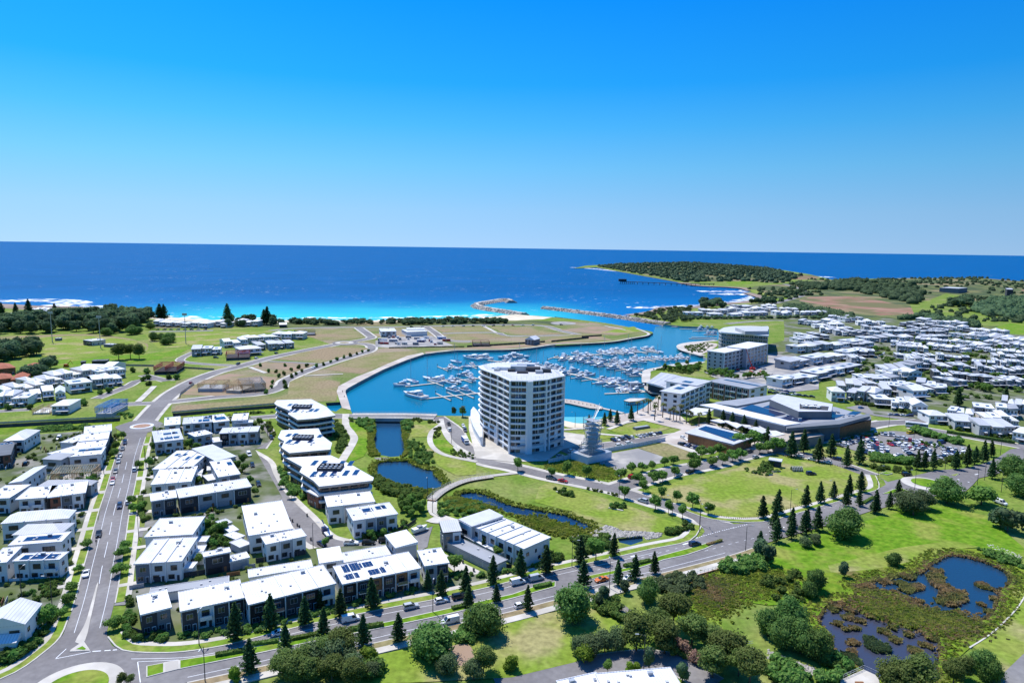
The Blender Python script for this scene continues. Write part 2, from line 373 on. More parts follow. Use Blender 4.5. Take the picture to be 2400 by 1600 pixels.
def strip_mesh(P, w, z, m, b=None, off=0.0):
 b = b or MB(); A = offset(P, off+w/2); C = offset(P, off-w/2); k0 = len(b.v)
 for p, q in zip(A, C): b.v += [(*p, z), (*q, z)]
 for i in range(len(P)-1): b.face((k0+2*i+1, k0+2*i+3, k0+2*i+2, k0+2*i), m)
 return b
def strip(name, s, w, m, z=None, label=None, cat=None, n=4):
 P = smooth(Q(s) if isinstance(s, str) else s, n=n)
 if z is None: _zl[0] += .004; z = _zl[0]
 o = strip_mesh(P, w, z, m).build(name)
 return tag(o, label or name.replace('_', ' '), cat or name.split('_')[-1], kind='structure')
def slab_strip(P, d0, d1, z0, z1, m, b=None):
 """a raised strip beside polyline P between offsets d0 and d1 (left positive)"""
 b = b or MB(); A = offset(P, d0); C = offset(P, d1)
 for i in range(len(P)-1):
  k = len(b.v); q = [A[i], A[i+1], C[i+1], C[i]]
  b.v += [(*p, z0) for p in q]+[(*p, z1) for p in q]
  up = (4, 5, 6, 7) if area(q) > 0 else (7, 6, 5, 4)
  b.face([k+t for t in up], m)
  for e, g in ((0, 1), (2, 3)):
   fc = (k+e, k+g, k+4+g, k+4+e); b.face(fc if area(q) > 0 else fc[::-1], m)
  if i == 0: b.face((k+3, k, k+4, k+7), m)
  if i == len(P)-2: b.face((k+1, k+2, k+6, k+5), m)
 return b
# ================================================================== TERRAIN AND WATER
SEA = -2.2
mb = MB(); NR = 96
mb.v = [(0, 0, SEA)] + [(r_*math.cos(2*math.pi*k/NR), r_*math.sin(2*math.pi*k/NR), SEA) for r_ in (600, 2500, 9000, 60000) for k in range(NR)]
for k in range(NR): mb.face((0, 1+k, 1+(k+1) % NR), 'ocean')
for q in range(3):
 for k in range(NR): mb.face((1+q*NR+k, 1+(q+1)*NR+k, 1+(q+1)*NR+(k+1) % NR, 1+q*NR+(k+1) % NR), 'ocean')
tag(mb.build('sea'), 'deep blue open sea reaching to the horizon with scattered whitecaps', 'sea', kind='structure')
coast = Q('W-5000,-1500 W-5000,2100 W-1700,1330 k -300,140 0,150 60,185 300,200 700,215 1050,240 1330,250 1680,292 2000,315 2352,335 l 600,332 1000,335 1500,337 2000,337 2352,335 '
 'm 100,330 600,325 1050,315 1280,292 1400,277 1560,266 1700,277 1950,296 2352,338 n 0,292 380,338 640,374 900,422 1010,442 1075,458 1085,470 1040,490 930,515 830,535 640,568 350,588 0,608')
basin = Q('m 2000,597 1700,638 1400,658 900,663 640,690 540,703 350,765 94,870 l 2240,925 2080,1010 1960,1075 1928,1100 1925,1125 1960,1230 1985,1320 '
 'g 360,330 590,390 600,550 570,600 575,700 650,775 780,800 900,790 950,740 930,620 900,560 900,430 930,392 1060,337 1300,345 1650,350 '
 'h 300,380 540,395 700,430 820,430 870,395 960,388 1020,362 1200,328 1350,312 1460,255 1625,118 n 1200,1130 1060,1100 1010,1020 1010,930 1080,870 1200,845 1500,808 1635,788 1690,760 1635,722 1500,700 1400,650 1390,620 1430,590 1600,570 1800,550 1830,480 1800,425 1600,402 1400,396')
east = Q('n 1200,374 1000,346 860,300 830,277 1100,240 1180,205 1230,190 1500,192 1700,185 1880,152 2100,130 2300,90 o 1110,800 1000,772 880,740 990,712 880,682 640,662 230,642 0,602 '
 'z 1370,614 1318,616 1345,610 1420,605.5 1500,603.5 1650,606 1760,614 1860,630 1910,642 p 0,368 400,360 1000,360 1568,388 W6500,3600 W6500,-1500')
outer = coast + basin + east
HOLES = dict(
 pond=smooth(Q('g 640,860 800,845 960,845 1050,890 1180,935 1270,950 1290,1020 1380,1100 1300,1160 1150,1160 1000,1130 880,1120 720,1050 620,980'), True, 3),
 lily_pond=smooth(Q('g 1530,1205 1680,1185 1850,1215 2050,1310 2350,1375 c 420,5 560,45 700,108 745,160 690,190 560,150 400,110 280,62 g 2200,1460 1950,1365 1700,1290 1560,1262'), True, 3),
 weir_pool=Q('c 970,240 1200,218 1202,262 1090,300 985,275'),
 wetland=smooth(Q('d 1480,470 1640,390 1800,400 2000,450 2150,520 2250,600 2200,690 2140,720 2110,860 2010,990 1800,975 1500,880 1300,830 1310,790 1180,740 1000,710 880,720 790,680 900,640 1020,610 1200,580 1400,540'), True, 3),
 wetland_pool=smooth(Q('d 450,1000 540,850 700,810 800,850 880,910 1000,950 1180,1010 1400,1060 1520,1105 1590,1200 1560,1400 1540,1560 1000,1520 850,1440 780,1380 700,1330 590,1250 560,1100'), True, 3),
 trench=Q('e -500,470 0,441 700,403 1330,370 1310,462 980,500 600,525 300,545 0,556 -500,580'),
 trench2=Q('f 490,322 1000,276 1650,228 1650,312 1300,338 900,355 500,366'),
 inlet=Q('g 60,205 232,195 240,255 175,300 95,285'),
 basin_pool=Q('l 1770,985 1900,927 2120,937 1985,1013'))
o = sheet('land', outer, 'grass', 0.0, 'grassy coastal plain under the whole town', 'land', holes=list(HOLES.values()))
def skirt(name, P, m, z1, closed, label):
 b = MB(); P = list(P)
 for i in range(len(P) if closed else len(P)-1):
  p, q = P[i], P[(i+1) % len(P)]; b.quad([(*p, z1), (*q, z1), (*q, -.001), (*p, -.001)], m)
 tag(b.build(name), label, 'bank', kind='structure')
skirt('shore_bank', coast, 'rock_brown', -5, False, 'low bank dropping from the land to the beach and channel')
skirt('quay_wall', [coast[-1]]+basin+[east[0]], 'quay', -5, False, 'pale concrete quay wall round the marina basin')
skirt('headland_bank', east, 'rock_brown', -5, False, 'brown rocky shore bank of the headland')
for n_, P in HOLES.items():
 tr = n_ in ('trench', 'trench2', 'inlet', 'basin_pool')
 skirt(('retaining_wall' if tr else 'pond_bank'), P, 'dark_stone' if tr else 'soil', -4.2 if tr else -1.2, True, ('dark stone wall lining the ' if tr else 'soft earth bank round the ')+{'pond':'round blue pond','lily_pond':'lily pond beside the boardwalk','weir_pool':'small weir pool','wetland':'larger reedy wetland','wetland_pool':'murky wetland pool','trench':'sunken drain behind the street of parked cars','trench2':'sunken drain behind the grey roofed houses','inlet':'small inlet by the promenade','basin_pool':'basin beside the promenade'}[n_])
 if n_ == 'trench' or n_ == 'trench2': sheet('drain_floor', P, 'wet_grass', -2.0, 'green floor of the sunken drain'+(' near the small roundabout' if n_ == 'trench' else ' behind the apartment blocks'), 'ground')
 else:
  zz = {'weir_pool': -.8, 'inlet': -2.0, 'basin_pool': -2.6}.get(n_, -.55)
  big = [(x+(x-sum(p[0] for p in P)/len(P))*.04, y+(y-sum(p[1] for p in P)/len(P))*.04) for x, y in P]
  sheet('pond_water', big, {'pond':'pond','lily_pond':'pond_lily','wetland_pool':'pond_murky','wetland':'pond','inlet':'marina'}.get(n_, 'pond'), zz, {'pond':'blue water of the round pond below the footbridge','lily_pond':'dark pond water with floating lilies','weir_pool':'still water of the small weir pool','wetland':'deep blue water of the larger wetland','wetland_pool':'murky violet water of the lower wetland pool','inlet':'bright water of the small inlet','basin_pool':'dark water of the promenade basin'}[n_], 'pond')
sheet('marina_water', Q('n 1110,400 1085,470 830,535 0,608 m 1700,638 900,650 540,690 94,860 l 2080,1000 1920,1080 1910,1125 1970,1330 g 340,345 1650,358 h 300,388 540,402 700,440 830,440 1020,375 1360,320 1640,125 n 1250,1140 1100,1110 1050,1020 1050,930 1200,855 1700,790 1700,720 1500,690 1430,650 1410,620 1600,580 1850,550 1850,400 1300,380', SEA), 'marina', SEA+.06, 'turquoise blue water filling the marina basin', 'water')
sheet('canal_water', Q('g 340,330 1000,330 960,400 930,430 930,560 970,740 900,810 640,790 550,700 550,600 580,550 570,400', SEA), 'pond', SEA+.12, 'dark blue canal water below the road bridge', 'water')
sheet('cove_shallows', Q('h 350,385 560,362 1000,362 980,395 870,405 820,440 700,440 540,402', SEA), 'cove_water', SEA+.10, 'pale green shallow water off the small sandy cove', 'water')
# hills of the far headland
def hill(name, P, zmax, m, label, res=60, seed=0.0):
 P = ccw(P); xs = [p[0] for p in P]; ys = [p[1] for p in P]
 dmax = max(max(xs)-min(xs), max(ys)-min(ys)); b = MB(); idx = {}
 nx = res; ny = res; gx = [min(xs)+(max(xs)-min(xs))*i/nx for i in range(nx+1)]; gy = [min(ys)+(max(ys)-min(ys))*i/ny for i in range(ny+1)]
 def dist(x, y):
  d = 1e9
  for i in range(len(P)):
   ax, ay = P[i]; bx, by = P[(i+1) % len(P)]; vx, vy = bx-ax, by-ay; t = max(0, min(1, ((x-ax)*vx+(y-ay)*vy)/(vx*vx+vy*vy+1e-9)))
   d = min(d, math.hypot(x-ax-vx*t, y-ay-vy*t))
  return d if inside(x, y, P) else -1
 def hz(x, y):
  d = dist(x, y)
  if d < 0: return -1.0
  t = min(1, d/(dmax*.16)); t = t*t*(3-2*t)
  return zmax*t*(.75+.25*math.sin(x*.006+seed)*math.cos(y*.004+seed))
 Z = [[hz(x, y) for x in gx] for y in gy]
 for j in range(ny+1):
  for i in range(nx+1): idx[(i, j)] = len(b.v); b.v.append((gx[i], gy[j], Z[j][i]))
 for j in range(ny):
  for i in range(nx):
   if max(Z[j][i], Z[j][i+1], Z[j+1][i], Z[j+1][i+1]) > 0: b.face((idx[(i, j)], idx[(i+1, j)], idx[(i+1, j+1)], idx[(i, j+1)]), m)
 tag(b.build(name, None, True), label, 'hill', kind='structure')
 def zat(x, y):
  i = (x-min(xs))/(max(xs)-min(xs))*nx; j = (y-min(ys))/(max(ys)-min(ys))*ny; i = max(0, min(nx-1, int(i))); j = max(0, min(ny-1, int(j))); return max(0, Z[j][i])
 return P, zat
HEAD, head_z = hill('headland_hill', Q('o 60,600 320,590 900,585 1300,615 1420,600 1500,560 1680,520 z 1830,632 1760,616 1650,607.5 1500,605 1420,607 1372,612'), 18, 'scrubland', 'low wooded headland hill running out to sea')
RIDGE, ridge_z = hill('ridge', Q('o 1700,560 2352,640 p 400,520 1000,500 1568,520 1620,392 1000,364 500,364 200,368 0,372 o 2000,565 1800,545'), 14, 'scrubland', 'low scrubby ridge behind the suburb along the far coast', 50, 2.0)
# land cover beyond the marina
sheet('scrub_field', Q('o 880,690 1000,700 1200,760 1130,830 1000,900 1250,900 1500,960 2000,1060 p 300,740 900,800 1400,880 1700,900 W1500,1250 W2900,2600 p 1568,400 1000,380 0,380 o 1900,560 1600,600 1000,650'), 'scrubland', .02, 'rough green and olive scrub fields beyond the suburb', 'field')
for s_, m_, l_ in (('o 590,600 860,555 980,575 930,625 700,635', 'grass_bright', 'small bright paddock on the headland neck'),
 ('o 900,700 1100,680 1450,690 1520,730 1400,770 1450,800 1300,850 1200,830 1120,780 980,730', 'grass_park', 'sunny paddock beside the headland road'),
 ('o 1200,860 1400,790 1480,800 1420,830', 'grass_bright', 'narrow green paddock by the far bay'),
 ('o 1280,505 1500,490 1800,500 1900,540 1700,560 1450,560', 'red_dirt', 'bare brown ground on top of the headland'),
 ('o 1600,850 1750,800 2000,790 2352,790 p 150,540 350,590 560,640 640,650 560,690 250,700 o 2352,990 2100,960 1800,890', 'red_dirt', 'bare reddish quarry earthworks behind the suburb'),
 ('p 0,380 400,362 1000,362 1568,392 1568,520 1200,500 700,480 500,420', 'red_dirt', 'brown quarried ridge along the far coast'),
 ('p 520,600 700,560 850,500 1000,520 1060,620 1220,700 1568,740 1568,800 1150,800 650,740 560,690', 'grass', 'bright grassy slope behind the suburb'),
 ('p 1280,820 1400,780 1568,770 1700,760 1700,890 1400,880', 'grass_bright', 'vivid green paddock at the suburb corner')):
 sheet('paddock' if 'grass' in m_ else 'bare_earth', s_, m_, None, l_, 'field')
strip('headland_road', 'o 1240,893 1450,840 1640,785 1700,745 1630,690 1500,650 1400,620', 13, 'asphalt_old', None, 'grey road curving round the headland bay', 'road')
strip('rock_shelf', 'n 830,277 1100,238 1230,190 1500,191 1880,151 2150,125 2300,90 o 1110,800 1000,772 880,740', 26, 'rock_brown', .015, 'brown rock shelf along the far bay', 'shore')
strip('rock_shelf', 'o 990,712 880,682 640,660 230,640 0,601', 40, 'rock_brown', .015, 'brown rock shelf under the headland paddock', 'shore')
# beach, dunes, left shore
strip('beach', 'k 1300,255 1680,298 2000,322 2352,342 l 600,340 1000,343 1500,345 2000,345 2352,343 m 100,339 600,334 1050,326 1280,305 1400,292', 26, 'sand', None, 'long pale sand beach facing the open sea', 'beach')
sheet('sand_spit', 'm 1280,295 1400,279 1560,268 1700,279 1950,298 1850,320 1600,330 1450,345 1300,325', 'sand', None, 'pale sand spit at the root of the curved breakwater', 'beach')
sheet('dune_grass', 'k 1700,330 2352,352 l 1330,352 m 0,350 1000,338 1300,335 1700,335 2352,350 m 2000,385 1200,380 0,395 l 2000,400 1330,410 600,400 k 2352,420 1700,420', 'scrubland', None, 'grassy dunes behind the beach', 'dune')
sheet('rock_shelf', 'k -100,142 60,150 400,170 900,180 1100,225 1050,250 300,215 60,200 -100,170', 'rock_brown', None, 'dark rock shelf by the left edge of the beach', 'shore')
def foam(s, w, m, label, z=SEA+.15, n=4):
 P = smooth(Q(s, z), n=n); P = [(x+random.uniform(-.12, .12)*w, y+random.uniform(-.12, .12)*w) for x, y in P]
 o = strip_mesh(P, w, z, m).build('foam'); tag(o, label, 'foam', kind='stuff')
foam('k 1200,262 1700,290 2000,312 2352,333 l 1000,332 2000,335 2352,334 m 600,322 1050,312 1280,288 1400,272', 26, 'foam', 'white surf breaking along the sandy beach')
foam('k 1500,262 2352,300 l 1200,302 2352,300 m 700,292 1300,268', 22, 'foam_thin', 'outer line of thin surf off the beach', SEA+.10)
foam('k -150,128 200,118 600,108 850,118 950,150', 60, 'foam', 'white water over the rock shelf by the left edge')
foam('k 600,160 1000,180 1330,215', 40, 'foam', 'white water in front of the wooded point', SEA+.19)
foam('n 820,190 1000,172 1230,172 1260,185', 34, 'foam', 'white water on the reef beyond the channel')
foam('n 1330,182 1520,172 1700,165 1880,140 2100,112', 36, 'foam', 'white water along the far bay shore', SEA+.17)
foam('o 200,720 500,735 800,720 1000,700', 46, 'foam', 'broken white water in the middle of the far bay')
foam('o 500,765 800,760 1090,795 850,860', 60, 'foam', 'white water in the near corner of the far bay', SEA+.21)
foam('z 1312,614 1350,616 1400,621 1470,628 1500,636', 46, 'foam', 'white surf round the tip of the headland')
foam('o 1890,515 1960,530 2020,530', 60, 'foam', 'white water behind the headland neck', SEA+.13)
# sports ground and lawns on the left
sheet('sports_oval', smooth(Q('k -200,560 300,512 1000,492 1500,560 1640,640 1550,700 1200,718 480,772 -200,720'), True), 'grass_park', None, 'dry green sports oval with a worn track', 'lawn')
sheet('oval_track', smooth(Q('k -200,520 300,500 1000,485 1480,545 1620,620 1560,690 1630,640 1560,570 1000,505 300,525 -200,560'), False, 3), 'grass_dry', None, 'worn pale track round the sports oval', 'track')
sheet('playing_field', 'k 1600,490 2352,455 l 900,450 1150,448 900,500 600,585 240,615 k 2050,625 1750,640 1650,560', 'grass_park', None, 'wide playing field beside the beach houses', 'lawn')
sheet('bright_verge', 'k 480,780 1200,730 1700,690 2050,640 l 240,630 60,720 k 1760,760 1200,830 620,850 440,800', 'grass_bright', None, 'bright green strip between oval and houses', 'lawn')
# vacant land north of the marina
sheet('open_ground', 'l 0,1345 60,1000 750,830 1460,660 1780,600 1480,500 1350,420 2352,405 m 1200,385 2352,360 n 380,350 640,385 900,430 1060,465 820,530 350,582 0,600 m 1700,630 900,655 540,690 94,820 l 2200,890 1840,1060 1830,1230 1160,1250 600,1300', 'dry_ground', .012, 'patchy dry open ground north of the marina', 'ground')
LOTS = [('l 20,1335 60,1275 700,1225 1160,1185 1290,1150 1310,1010 1420,960 1600,960 1870,1010 1820,1220 1160,1240 600,1285', 'grass_dry', 'dry vacant lot below the curving road'),
 ('l 130,1150 260,1040 640,920 1180,960 1110,1050 1080,1120 500,1165', 'dirt', 'bare dirt building site with timber frames'),
 ('l 890,850 1060,790 1600,812 1500,855 1380,885', 'dirt', 'bare reddish lot between the two roads'),
 ('l 900,870 1370,895 1230,925 1060,915 930,880', 'grass_dry', 'thin grass wedge with a forked path'),
 ('l 1170,760 1400,695 1750,625 1950,612 2200,640 2000,710 1650,800', 'grass_dry', 'long dry lot inside the curving road'),
 ('l 1700,870 1900,800 2300,690 m 500,665 200,790 94,825 l 2100,920 1900,900', 'grass_dry', 'dry grass bank above the promenade'),
 ('l 1480,500 1660,440 2000,430 2130,520 1900,548 1650,548', 'grass_dry', 'dry lot beside the second roundabout'),
 ('m 780,490 1000,480 1330,480 1500,520 1000,553 880,545', 'grass_dry', 'greenish lot behind the brown boatshed frame'),
 ('m 680,440 900,415 1180,400 1300,460 760,470', 'grass_dry', 'brownish lot behind the dunes'),
 ('m 1250,402 1650,412 1870,452 2070,480 1700,503 1400,468', 'grass_dry', 'wide dry lot beyond the gabled hall'),
 ('m 0,560 130,520 620,505 760,570 860,610 300,640 0,625', 'gravel', 'gravel yard crowded with site sheds and vehicles'),
 ('m 540,675 900,640 1400,610 1900,585 2352,535 n 300,512 520,506 640,548 350,576 0,592 m 2000,585 1700,625 1400,645 900,650 560,692', 'dirt', 'strip of bare earth along the marina edge'),
 ('m 1750,570 2100,510 2352,505 n 0,490 300,488 420,500 0,555 m 2000,575', 'grass_dry', 'dry lot behind the retaining fence'),
 ('n 60,440 400,400 560,395 800,420 980,445 700,500 520,480 270,470', 'dirt', 'bare ground at the channel point'),
 ('n 500,470 700,425 870,400 990,450 820,470', 'grass_park', 'green patch at the channel point')]
for s_, m_, l_ in LOTS: sheet('vacant_lot', s_, m_, None, l_, 'lot')
sheet('gravel_turnaround', smooth(Q('m 1930,360 2050,345 2200,360 2180,378 2000,380'), True), 'gravel', None, 'pale round turning circle near the channel', 'road')
# parkland
PARKS = [('i -60,1075 600,925 850,835 1120,803 1600,873 1960,973 2085,1045 2095,1100 1960,1160 1600,1280 1200,1390 880,1478 560,1506 350,1456 150,1396 0,1326 h 1700,1290 1560,1228 1500,1165', 'grass_park', 'large mown park inside the ring of pines'),
 ('h 300,1130 400,1085 800,1190 1300,1345 1700,1495 2000,1590 c 1640,108 1420,190 1000,165 850,110 600,40 h 700,1420 250,1300', 'grass_park', 'mown lawn between the lily pond and the street'),
 ('h 380,890 800,822 1150,960 1150,1040 980,1052 700,978 400,938', 'grass_bright', 'rough green lot beside the gravel pad'),
 ('h 800,805 1060,770 1390,710 1760,832 1660,870 1150,950 940,870', 'gravel', 'empty grey gravel pad'),
 ('h 1395,704 1690,642 2060,790 1950,828 1755,836', 'grass_dry', 'fenced brown lot beside the car park'),
 ('h 560,535 900,545 1140,580 800,650 560,615', 'grass_park', 'lawn at the foot of the tower'),
 ('h 1060,508 1440,410 1760,482 1500,558 1270,568', 'grass_park', 'sloping lawn in front of the cove'),
 ('g 310,420 420,430 530,540 530,720 480,800 330,860 290,840 380,680 400,600 340,520', 'grass_bright', 'green strip beside the winding white path'),
 ('g 1000,450 1330,435 1220,520 1200,580 1010,585', 'grass_park', 'small lawn above the canal'),
 ('g 1240,610 1400,620 1520,760 1380,750 1260,680', 'grass_bright', 'lawn between the two white paths'),
 ('g 1040,660 1210,640 1280,740 1560,840 1720,870 1720,1000 1500,1010 1300,900 1250,800', 'grass_park', 'lawn beside the round pond'),
 ('i 1440,690 1700,720 2300,850 2000,870 1560,780', 'grass_park', 'narrow lawn in front of the car park')]
for s_, m_, l_ in PARKS: sheet('lawn', s_, m_, None, l_, 'lawn')
# open ground on the near side of the boulevard
sheet('lawn', 'b -400,1700 0,1600 700,1480 1130,1310 1700,1190 2352,1000 c 330,930 700,870 990,1020 900,1130 640,1200 620,1370 0,1520 b 1600,1560 700,1600', 'grass_park', None, 'broad lawn on the near side of the boulevard', 'lawn')
sheet('lawn', 'd 0,340 500,200 940,70 1300,-80 1700,-40 2100,60 2200,200 2352,330 2352,420 1950,330 1640,330 1450,420 1250,480 1050,480 700,560 600,620 300,640 0,560', 'grass_bright', None, 'vivid green meadow above the wetland', 'lawn')
sheet('lawn', 'd 550,490 800,430 1200,330 1640,270 1950,320 1640,350 1440,440 1300,500 1000,520 760,560 600,620', 'grass_park', None, 'paler mown strip above the wetland', 'lawn')
sheet('wetland_ground', smooth(Q('c 1400,720 1700,600 2000,520 2352,480 d 400,560 1000,520 1480,410 1700,340 2050,360 2352,500 2380,760 2270,960 1880,1230 1720,1400 1700,1650 1300,1750 700,1650 400,1250 300,900 c 2300,800 2000,830 1900,1000 1700,1100 1500,1000 1420,850'), True), 'wet_grass', None, 'rank green and brown wetland margin', 'wetland', holes=[HOLES['wetland'], HOLES['wetland_pool']])
sheet('lawn', smooth(Q('d 1880,1240 2150,1020 2300,860 2400,700 W210,170 W190,100 d 2100,1600 2150,1400 2000,1280'), True, 2), 'grass_park', None, 'mown lawn beside the wetland path', 'lawn')
sheet('lawn', 'c 1480,760 1800,640 2352,560 d 300,640 560,600 500,780 300,840 0,860 c 2000,800 1880,960 1980,1150 1900,1200 1780,1050 1700,900', 'grass_bright', None, 'bright marsh grass below the footbridge', 'lawn')
sheet('bare_ground', smooth(Q('b 1780,1240 1950,1220 2000,1340 1900,1420 1750,1330'), True), 'dirt', None, 'bare patch under the near trees', 'ground')
# built-up ground
sheet('suburb_ground', 'o 1380,1010 2000,1060 p 300,730 900,800 1400,870 W900,700 W520,300 j 2352,640 1700,500 1300,400 700,330 i 2000,200 1900,40 1600,-60 n 2352,880 1900,900 2352,600 o 1400,1400 1400,1200', 'suburb', None, 'gardens and paving between the white suburb houses', 'ground')
sheet('suburb_ground', 'o 20,1090 200,1000 600,930 1100,890 1350,940 2000,1050 1900,1110 1200,1120 500,1110', 'suburb', None, 'gardens round the hillside houses beyond the channel', 'ground')
sheet('garden_ground', 'e 0,610 400,560 930,520 1290,500 1160,1100 1080,1530 a 900,60 760,420 640,700 550,1000 380,1200 0,1420 W-160,145 W-330,300 W-400,420', 'suburb', None, 'gardens and yards west of the street', 'ground')
sheet('garden_ground', 'f 310,480 500,380 900,365 1330,350 1450,430 1580,620 1400,720 1560,1000 1700,1250 f 1500,1500 b 0,320 a 2352,600 1300,620 1250,560 1340,60 f 60,1500 100,1200 250,700', 'suburb', None, 'gardens and lanes between the townhouse rows', 'ground')
sheet('garden_ground', 'a 1130,1180 1110,1000 1250,650 b 0,440 560,330 1200,300 1500,360 1700,600 c 300,520 100,570 b 1900,680 0,1090 a 1700,1230 1250,1210', 'suburb', None, 'front gardens of the townhouses along the boulevard', 'ground')
sheet('promenade', 'h 1010,395 1200,333 1350,316 1462,258 1625,122 1700,180 1800,300 2000,480 1900,510 1760,478 1450,402 1180,450 1050,470', 'paving', None, 'paved promenade with palms beside the marina', 'paving')
sheet('promenade', 'm 540,705 350,768 94,872 l 2240,928 2080,1012 1962,1077 1930,1102 1927,1127 1962,1232 1987,1322 1890,1300 1830,1120 1850,1060 2040,960 2220,890 m 94,830 350,725 520,690', 'paving', None, 'pale promenade curving round the basin', 'paving')
strip('quay_coping', 'm 545,700 900,660 1400,655 1700,635 2000,594 n 0,605 350,585 640,565 830,532 930,512 1040,487 1083,469 1010,442 900,422', 3.5, 'concrete', None, 'pale concrete coping along the north quay', 'quay')
strip('quay_coping', 'n 1010,1020 1012,930 1082,872 1200,848 1500,811 1635,791', 7, 'concrete', None, 'pale quay path on the east side of the basin', 'quay')
strip('quay_coping', 'n 1640,722 1500,702 1405,652 1394,622 1432,592 1600,572 1780,556', 8, 'concrete', None, 'pale curved quay in front of the curved hotel', 'quay')
sheet('sandy_cove', smooth(Q('h 542,400 700,433 820,433 872,398 960,391 1015,400 1000,440 860,482 700,492 545,455'), True, 2), 'sand', None, 'small sandy cove beside the marina', 'beach')
sheet('plaza', 'g 1640,360 1720,350 h 300,390 560,420 560,530 800,560 820,650 560,720 380,850 0,860 g 1720,820 1690,700 1640,500', 'concrete', None, 'pale plaza round the white tower', 'paving')
sheet('mall_forecourt', 'i -350,640 0,500 300,400 1000,660 1150,800 900,720 500,740 300,700', 'paving', None, 'paved lane between the mall and the solar roofed shop', 'paving')
sheet('site_ground', 'n 1640,900 1900,905 2352,820 2352,700 W330,640 i 1500,-20 1500,60 1100,100 800,0 n 1760,965', 'gravel', None, 'building site behind the five storey block', 'ground')
sheet('point_garden', smooth(Q('n 1410,622 1440,595 1620,578 1800,600 1640,700 1500,690'), True), 'paving', None, 'paved garden on the marina point', 'paving')
# ------------------------------------------------------------------ roads
def road(s, w, label, edge=1.6, m='asphalt', name='road', n=4):
 P = smooth(Q(s), n=n)
 if edge: ROADE.append((P, w+2*edge, label))
 ROADS.append((P, w, label, m, name))
ROADE, ROADS = [], []
road('a 780,1120 890,760 942,500 997,250 1048,0 e 1290,1330 1337,1120 1412,800 1500,560 1555,470', 10.6, 'grey street of parked cars running up between the houses', 0, 'asphalt', 'street')
road('e 1560,470 1610,395 1690,300 1765,220 1840,150 1940,75 l 120,1080 260,1000 500,905 750,842 1100,745 1460,668 1790,595 1915,580', 10, 'long street from the small roundabout to the beach', 2.2)
road('l -40,1235 500,1178 1000,1138 1150,1110 1215,1060 1260,1000 1400,930 1650,838 2000,728 2200,665 2250,635 2180,600 2060,585 1930,580', 8, 'curving street through the vacant lots', 2.4)
road('l 1930,578 2110,560 2200,530 2180,490 2110,440 2060,402', 9, 'short street from the far roundabout to the dunes', 2)
road('l 1100,445 1400,418 2000,408 2352,406 m 600,396 1200,382 1800,388 2060,450 2240,490', 8, 'beachfront street behind the dunes', 1.5, 'asphalt_old')
road('k 2352,445 2000,452 1650,455', 8, 'beach house street beside the playing field', 1, 'asphalt_old')
road('m 560,405 660,470 780,550 880,580 1050,566', 8, 'street climbing beside the gravel yard', 2)
road('m 740,476 1000,468 1330,468 1500,505 1720,518 2100,482 2240,490', 7, 'street between the dry lots', 1.4, 'asphalt_old')
road('m 1185,390 1260,430 1330,466', 4, 'short path street over the dunes', .6, 'concrete')
road('k 1700,1245 1400,1262 1230,1262', 8, 'side street below the blue framed house', 1.5)
road('k 1060,1195 1400,1062 1560,990 1700,952 1950,985', 6, 'lane in front of the white gabled houses', 1.2)
road('k -100,1340 150,1332 340,1312', 6, 'lane in front of the left house cluster', 1)
road('l -40,1000 -300,935', 7, 'side street beside the red roof frame', 1.2)
road('l 700,830 300,808 100,770 20,745 260,680', 6, 'loop street round the white house cluster', 1.2)
road('l 1070,785 1400,800 1650,815', 5, 'thin link lane across the bare lot', 1)
road('l 1330,1075 1200,1110', 3, 'driveway', 0)
ROADS.pop()
road('f 1230,735 1370,750 1440,860 1500,1000 1590,1170 1740,1340 1900,1500 b 560,240 700,300 900,330 1150,310', 8.2, 'quiet street between townhouses and apartments', 2.6)
road('f 1330,378 1480,362 1660,350', 7, 'road above the grey roofed houses', 1.6)
road('f 1430,420 1540,540 1640,655 1560,700 1440,715', 6.5, 'lane beside the apartment blocks', 1)
road('g 1590,680 1700,790 1850,860 h 0,915 400,1012 800,1092 1150,1168 1500,1278 1900,1398 c 1700,30 1850,105 1990,170', 7.6, 'street along the park lawn', 3.0)
road('h 1130,1150 1500,1040 1800,958 i 30,962 330,880 600,800 800,755 1050,700 1350,640 1700,560 2000,470 2250,425', 9, 'tree lined street in front of the mall', 2.6)
road('j 780,430 1000,425 1280,400 1430,320 1500,250 1600,150 1720,60', 9, 'street rising into the suburb', 1.6)
road('j 1080,465 1300,490 1700,570 2000,640 2400,700', 8, 'road with the parked bus', 2)
road('i 2090,1010 1920,935 1620,848 1360,795 1130,742', 8, 'street between park and car park', 1.4)
road('h 560,745 900,690 1300,640 1700,585 1950,545', 8, 'street past the scaffold tower', 1.5)
road('g 1290,362 1400,395 1480,500 1540,620 1630,720', 8, 'driveway curving round the white tower', 1.2)
road('g -60,345 180,352 360,356', 10, 'road leading to the bridge', 1)
road('p -60,1340 120,1230 250,1145 330,1065 300,1030 200,1010', 9, 'suburb street with parked cars', 2)
road('p 1000,1045 1100,1075 1190,1130 1210,1190 1150,1260', 8, 'curved suburb street', 2)
road('p 800,1568 950,1460 1060,1400 1240,1385 1568,1425', 8, 'suburb street beside the small green', 2)
road('p 640,1290 740,1220 800,1180', 6, 'suburb lane', 1)
road('c -150,1575 300,1488 600,1432 900,1385 1200,1352 1480,1385 1700,1480 1850,1590', 8, 'near street below the trees', .5)
road('o 1220,1120 1600,1130 2000,1140 2352,1180', 8, 'road behind the curved hotel', 1.5, 'asphalt_old')
road('o 600,1170 900,1140 1260,1120', 8, 'channel side road', 1.5, 'asphalt_old')
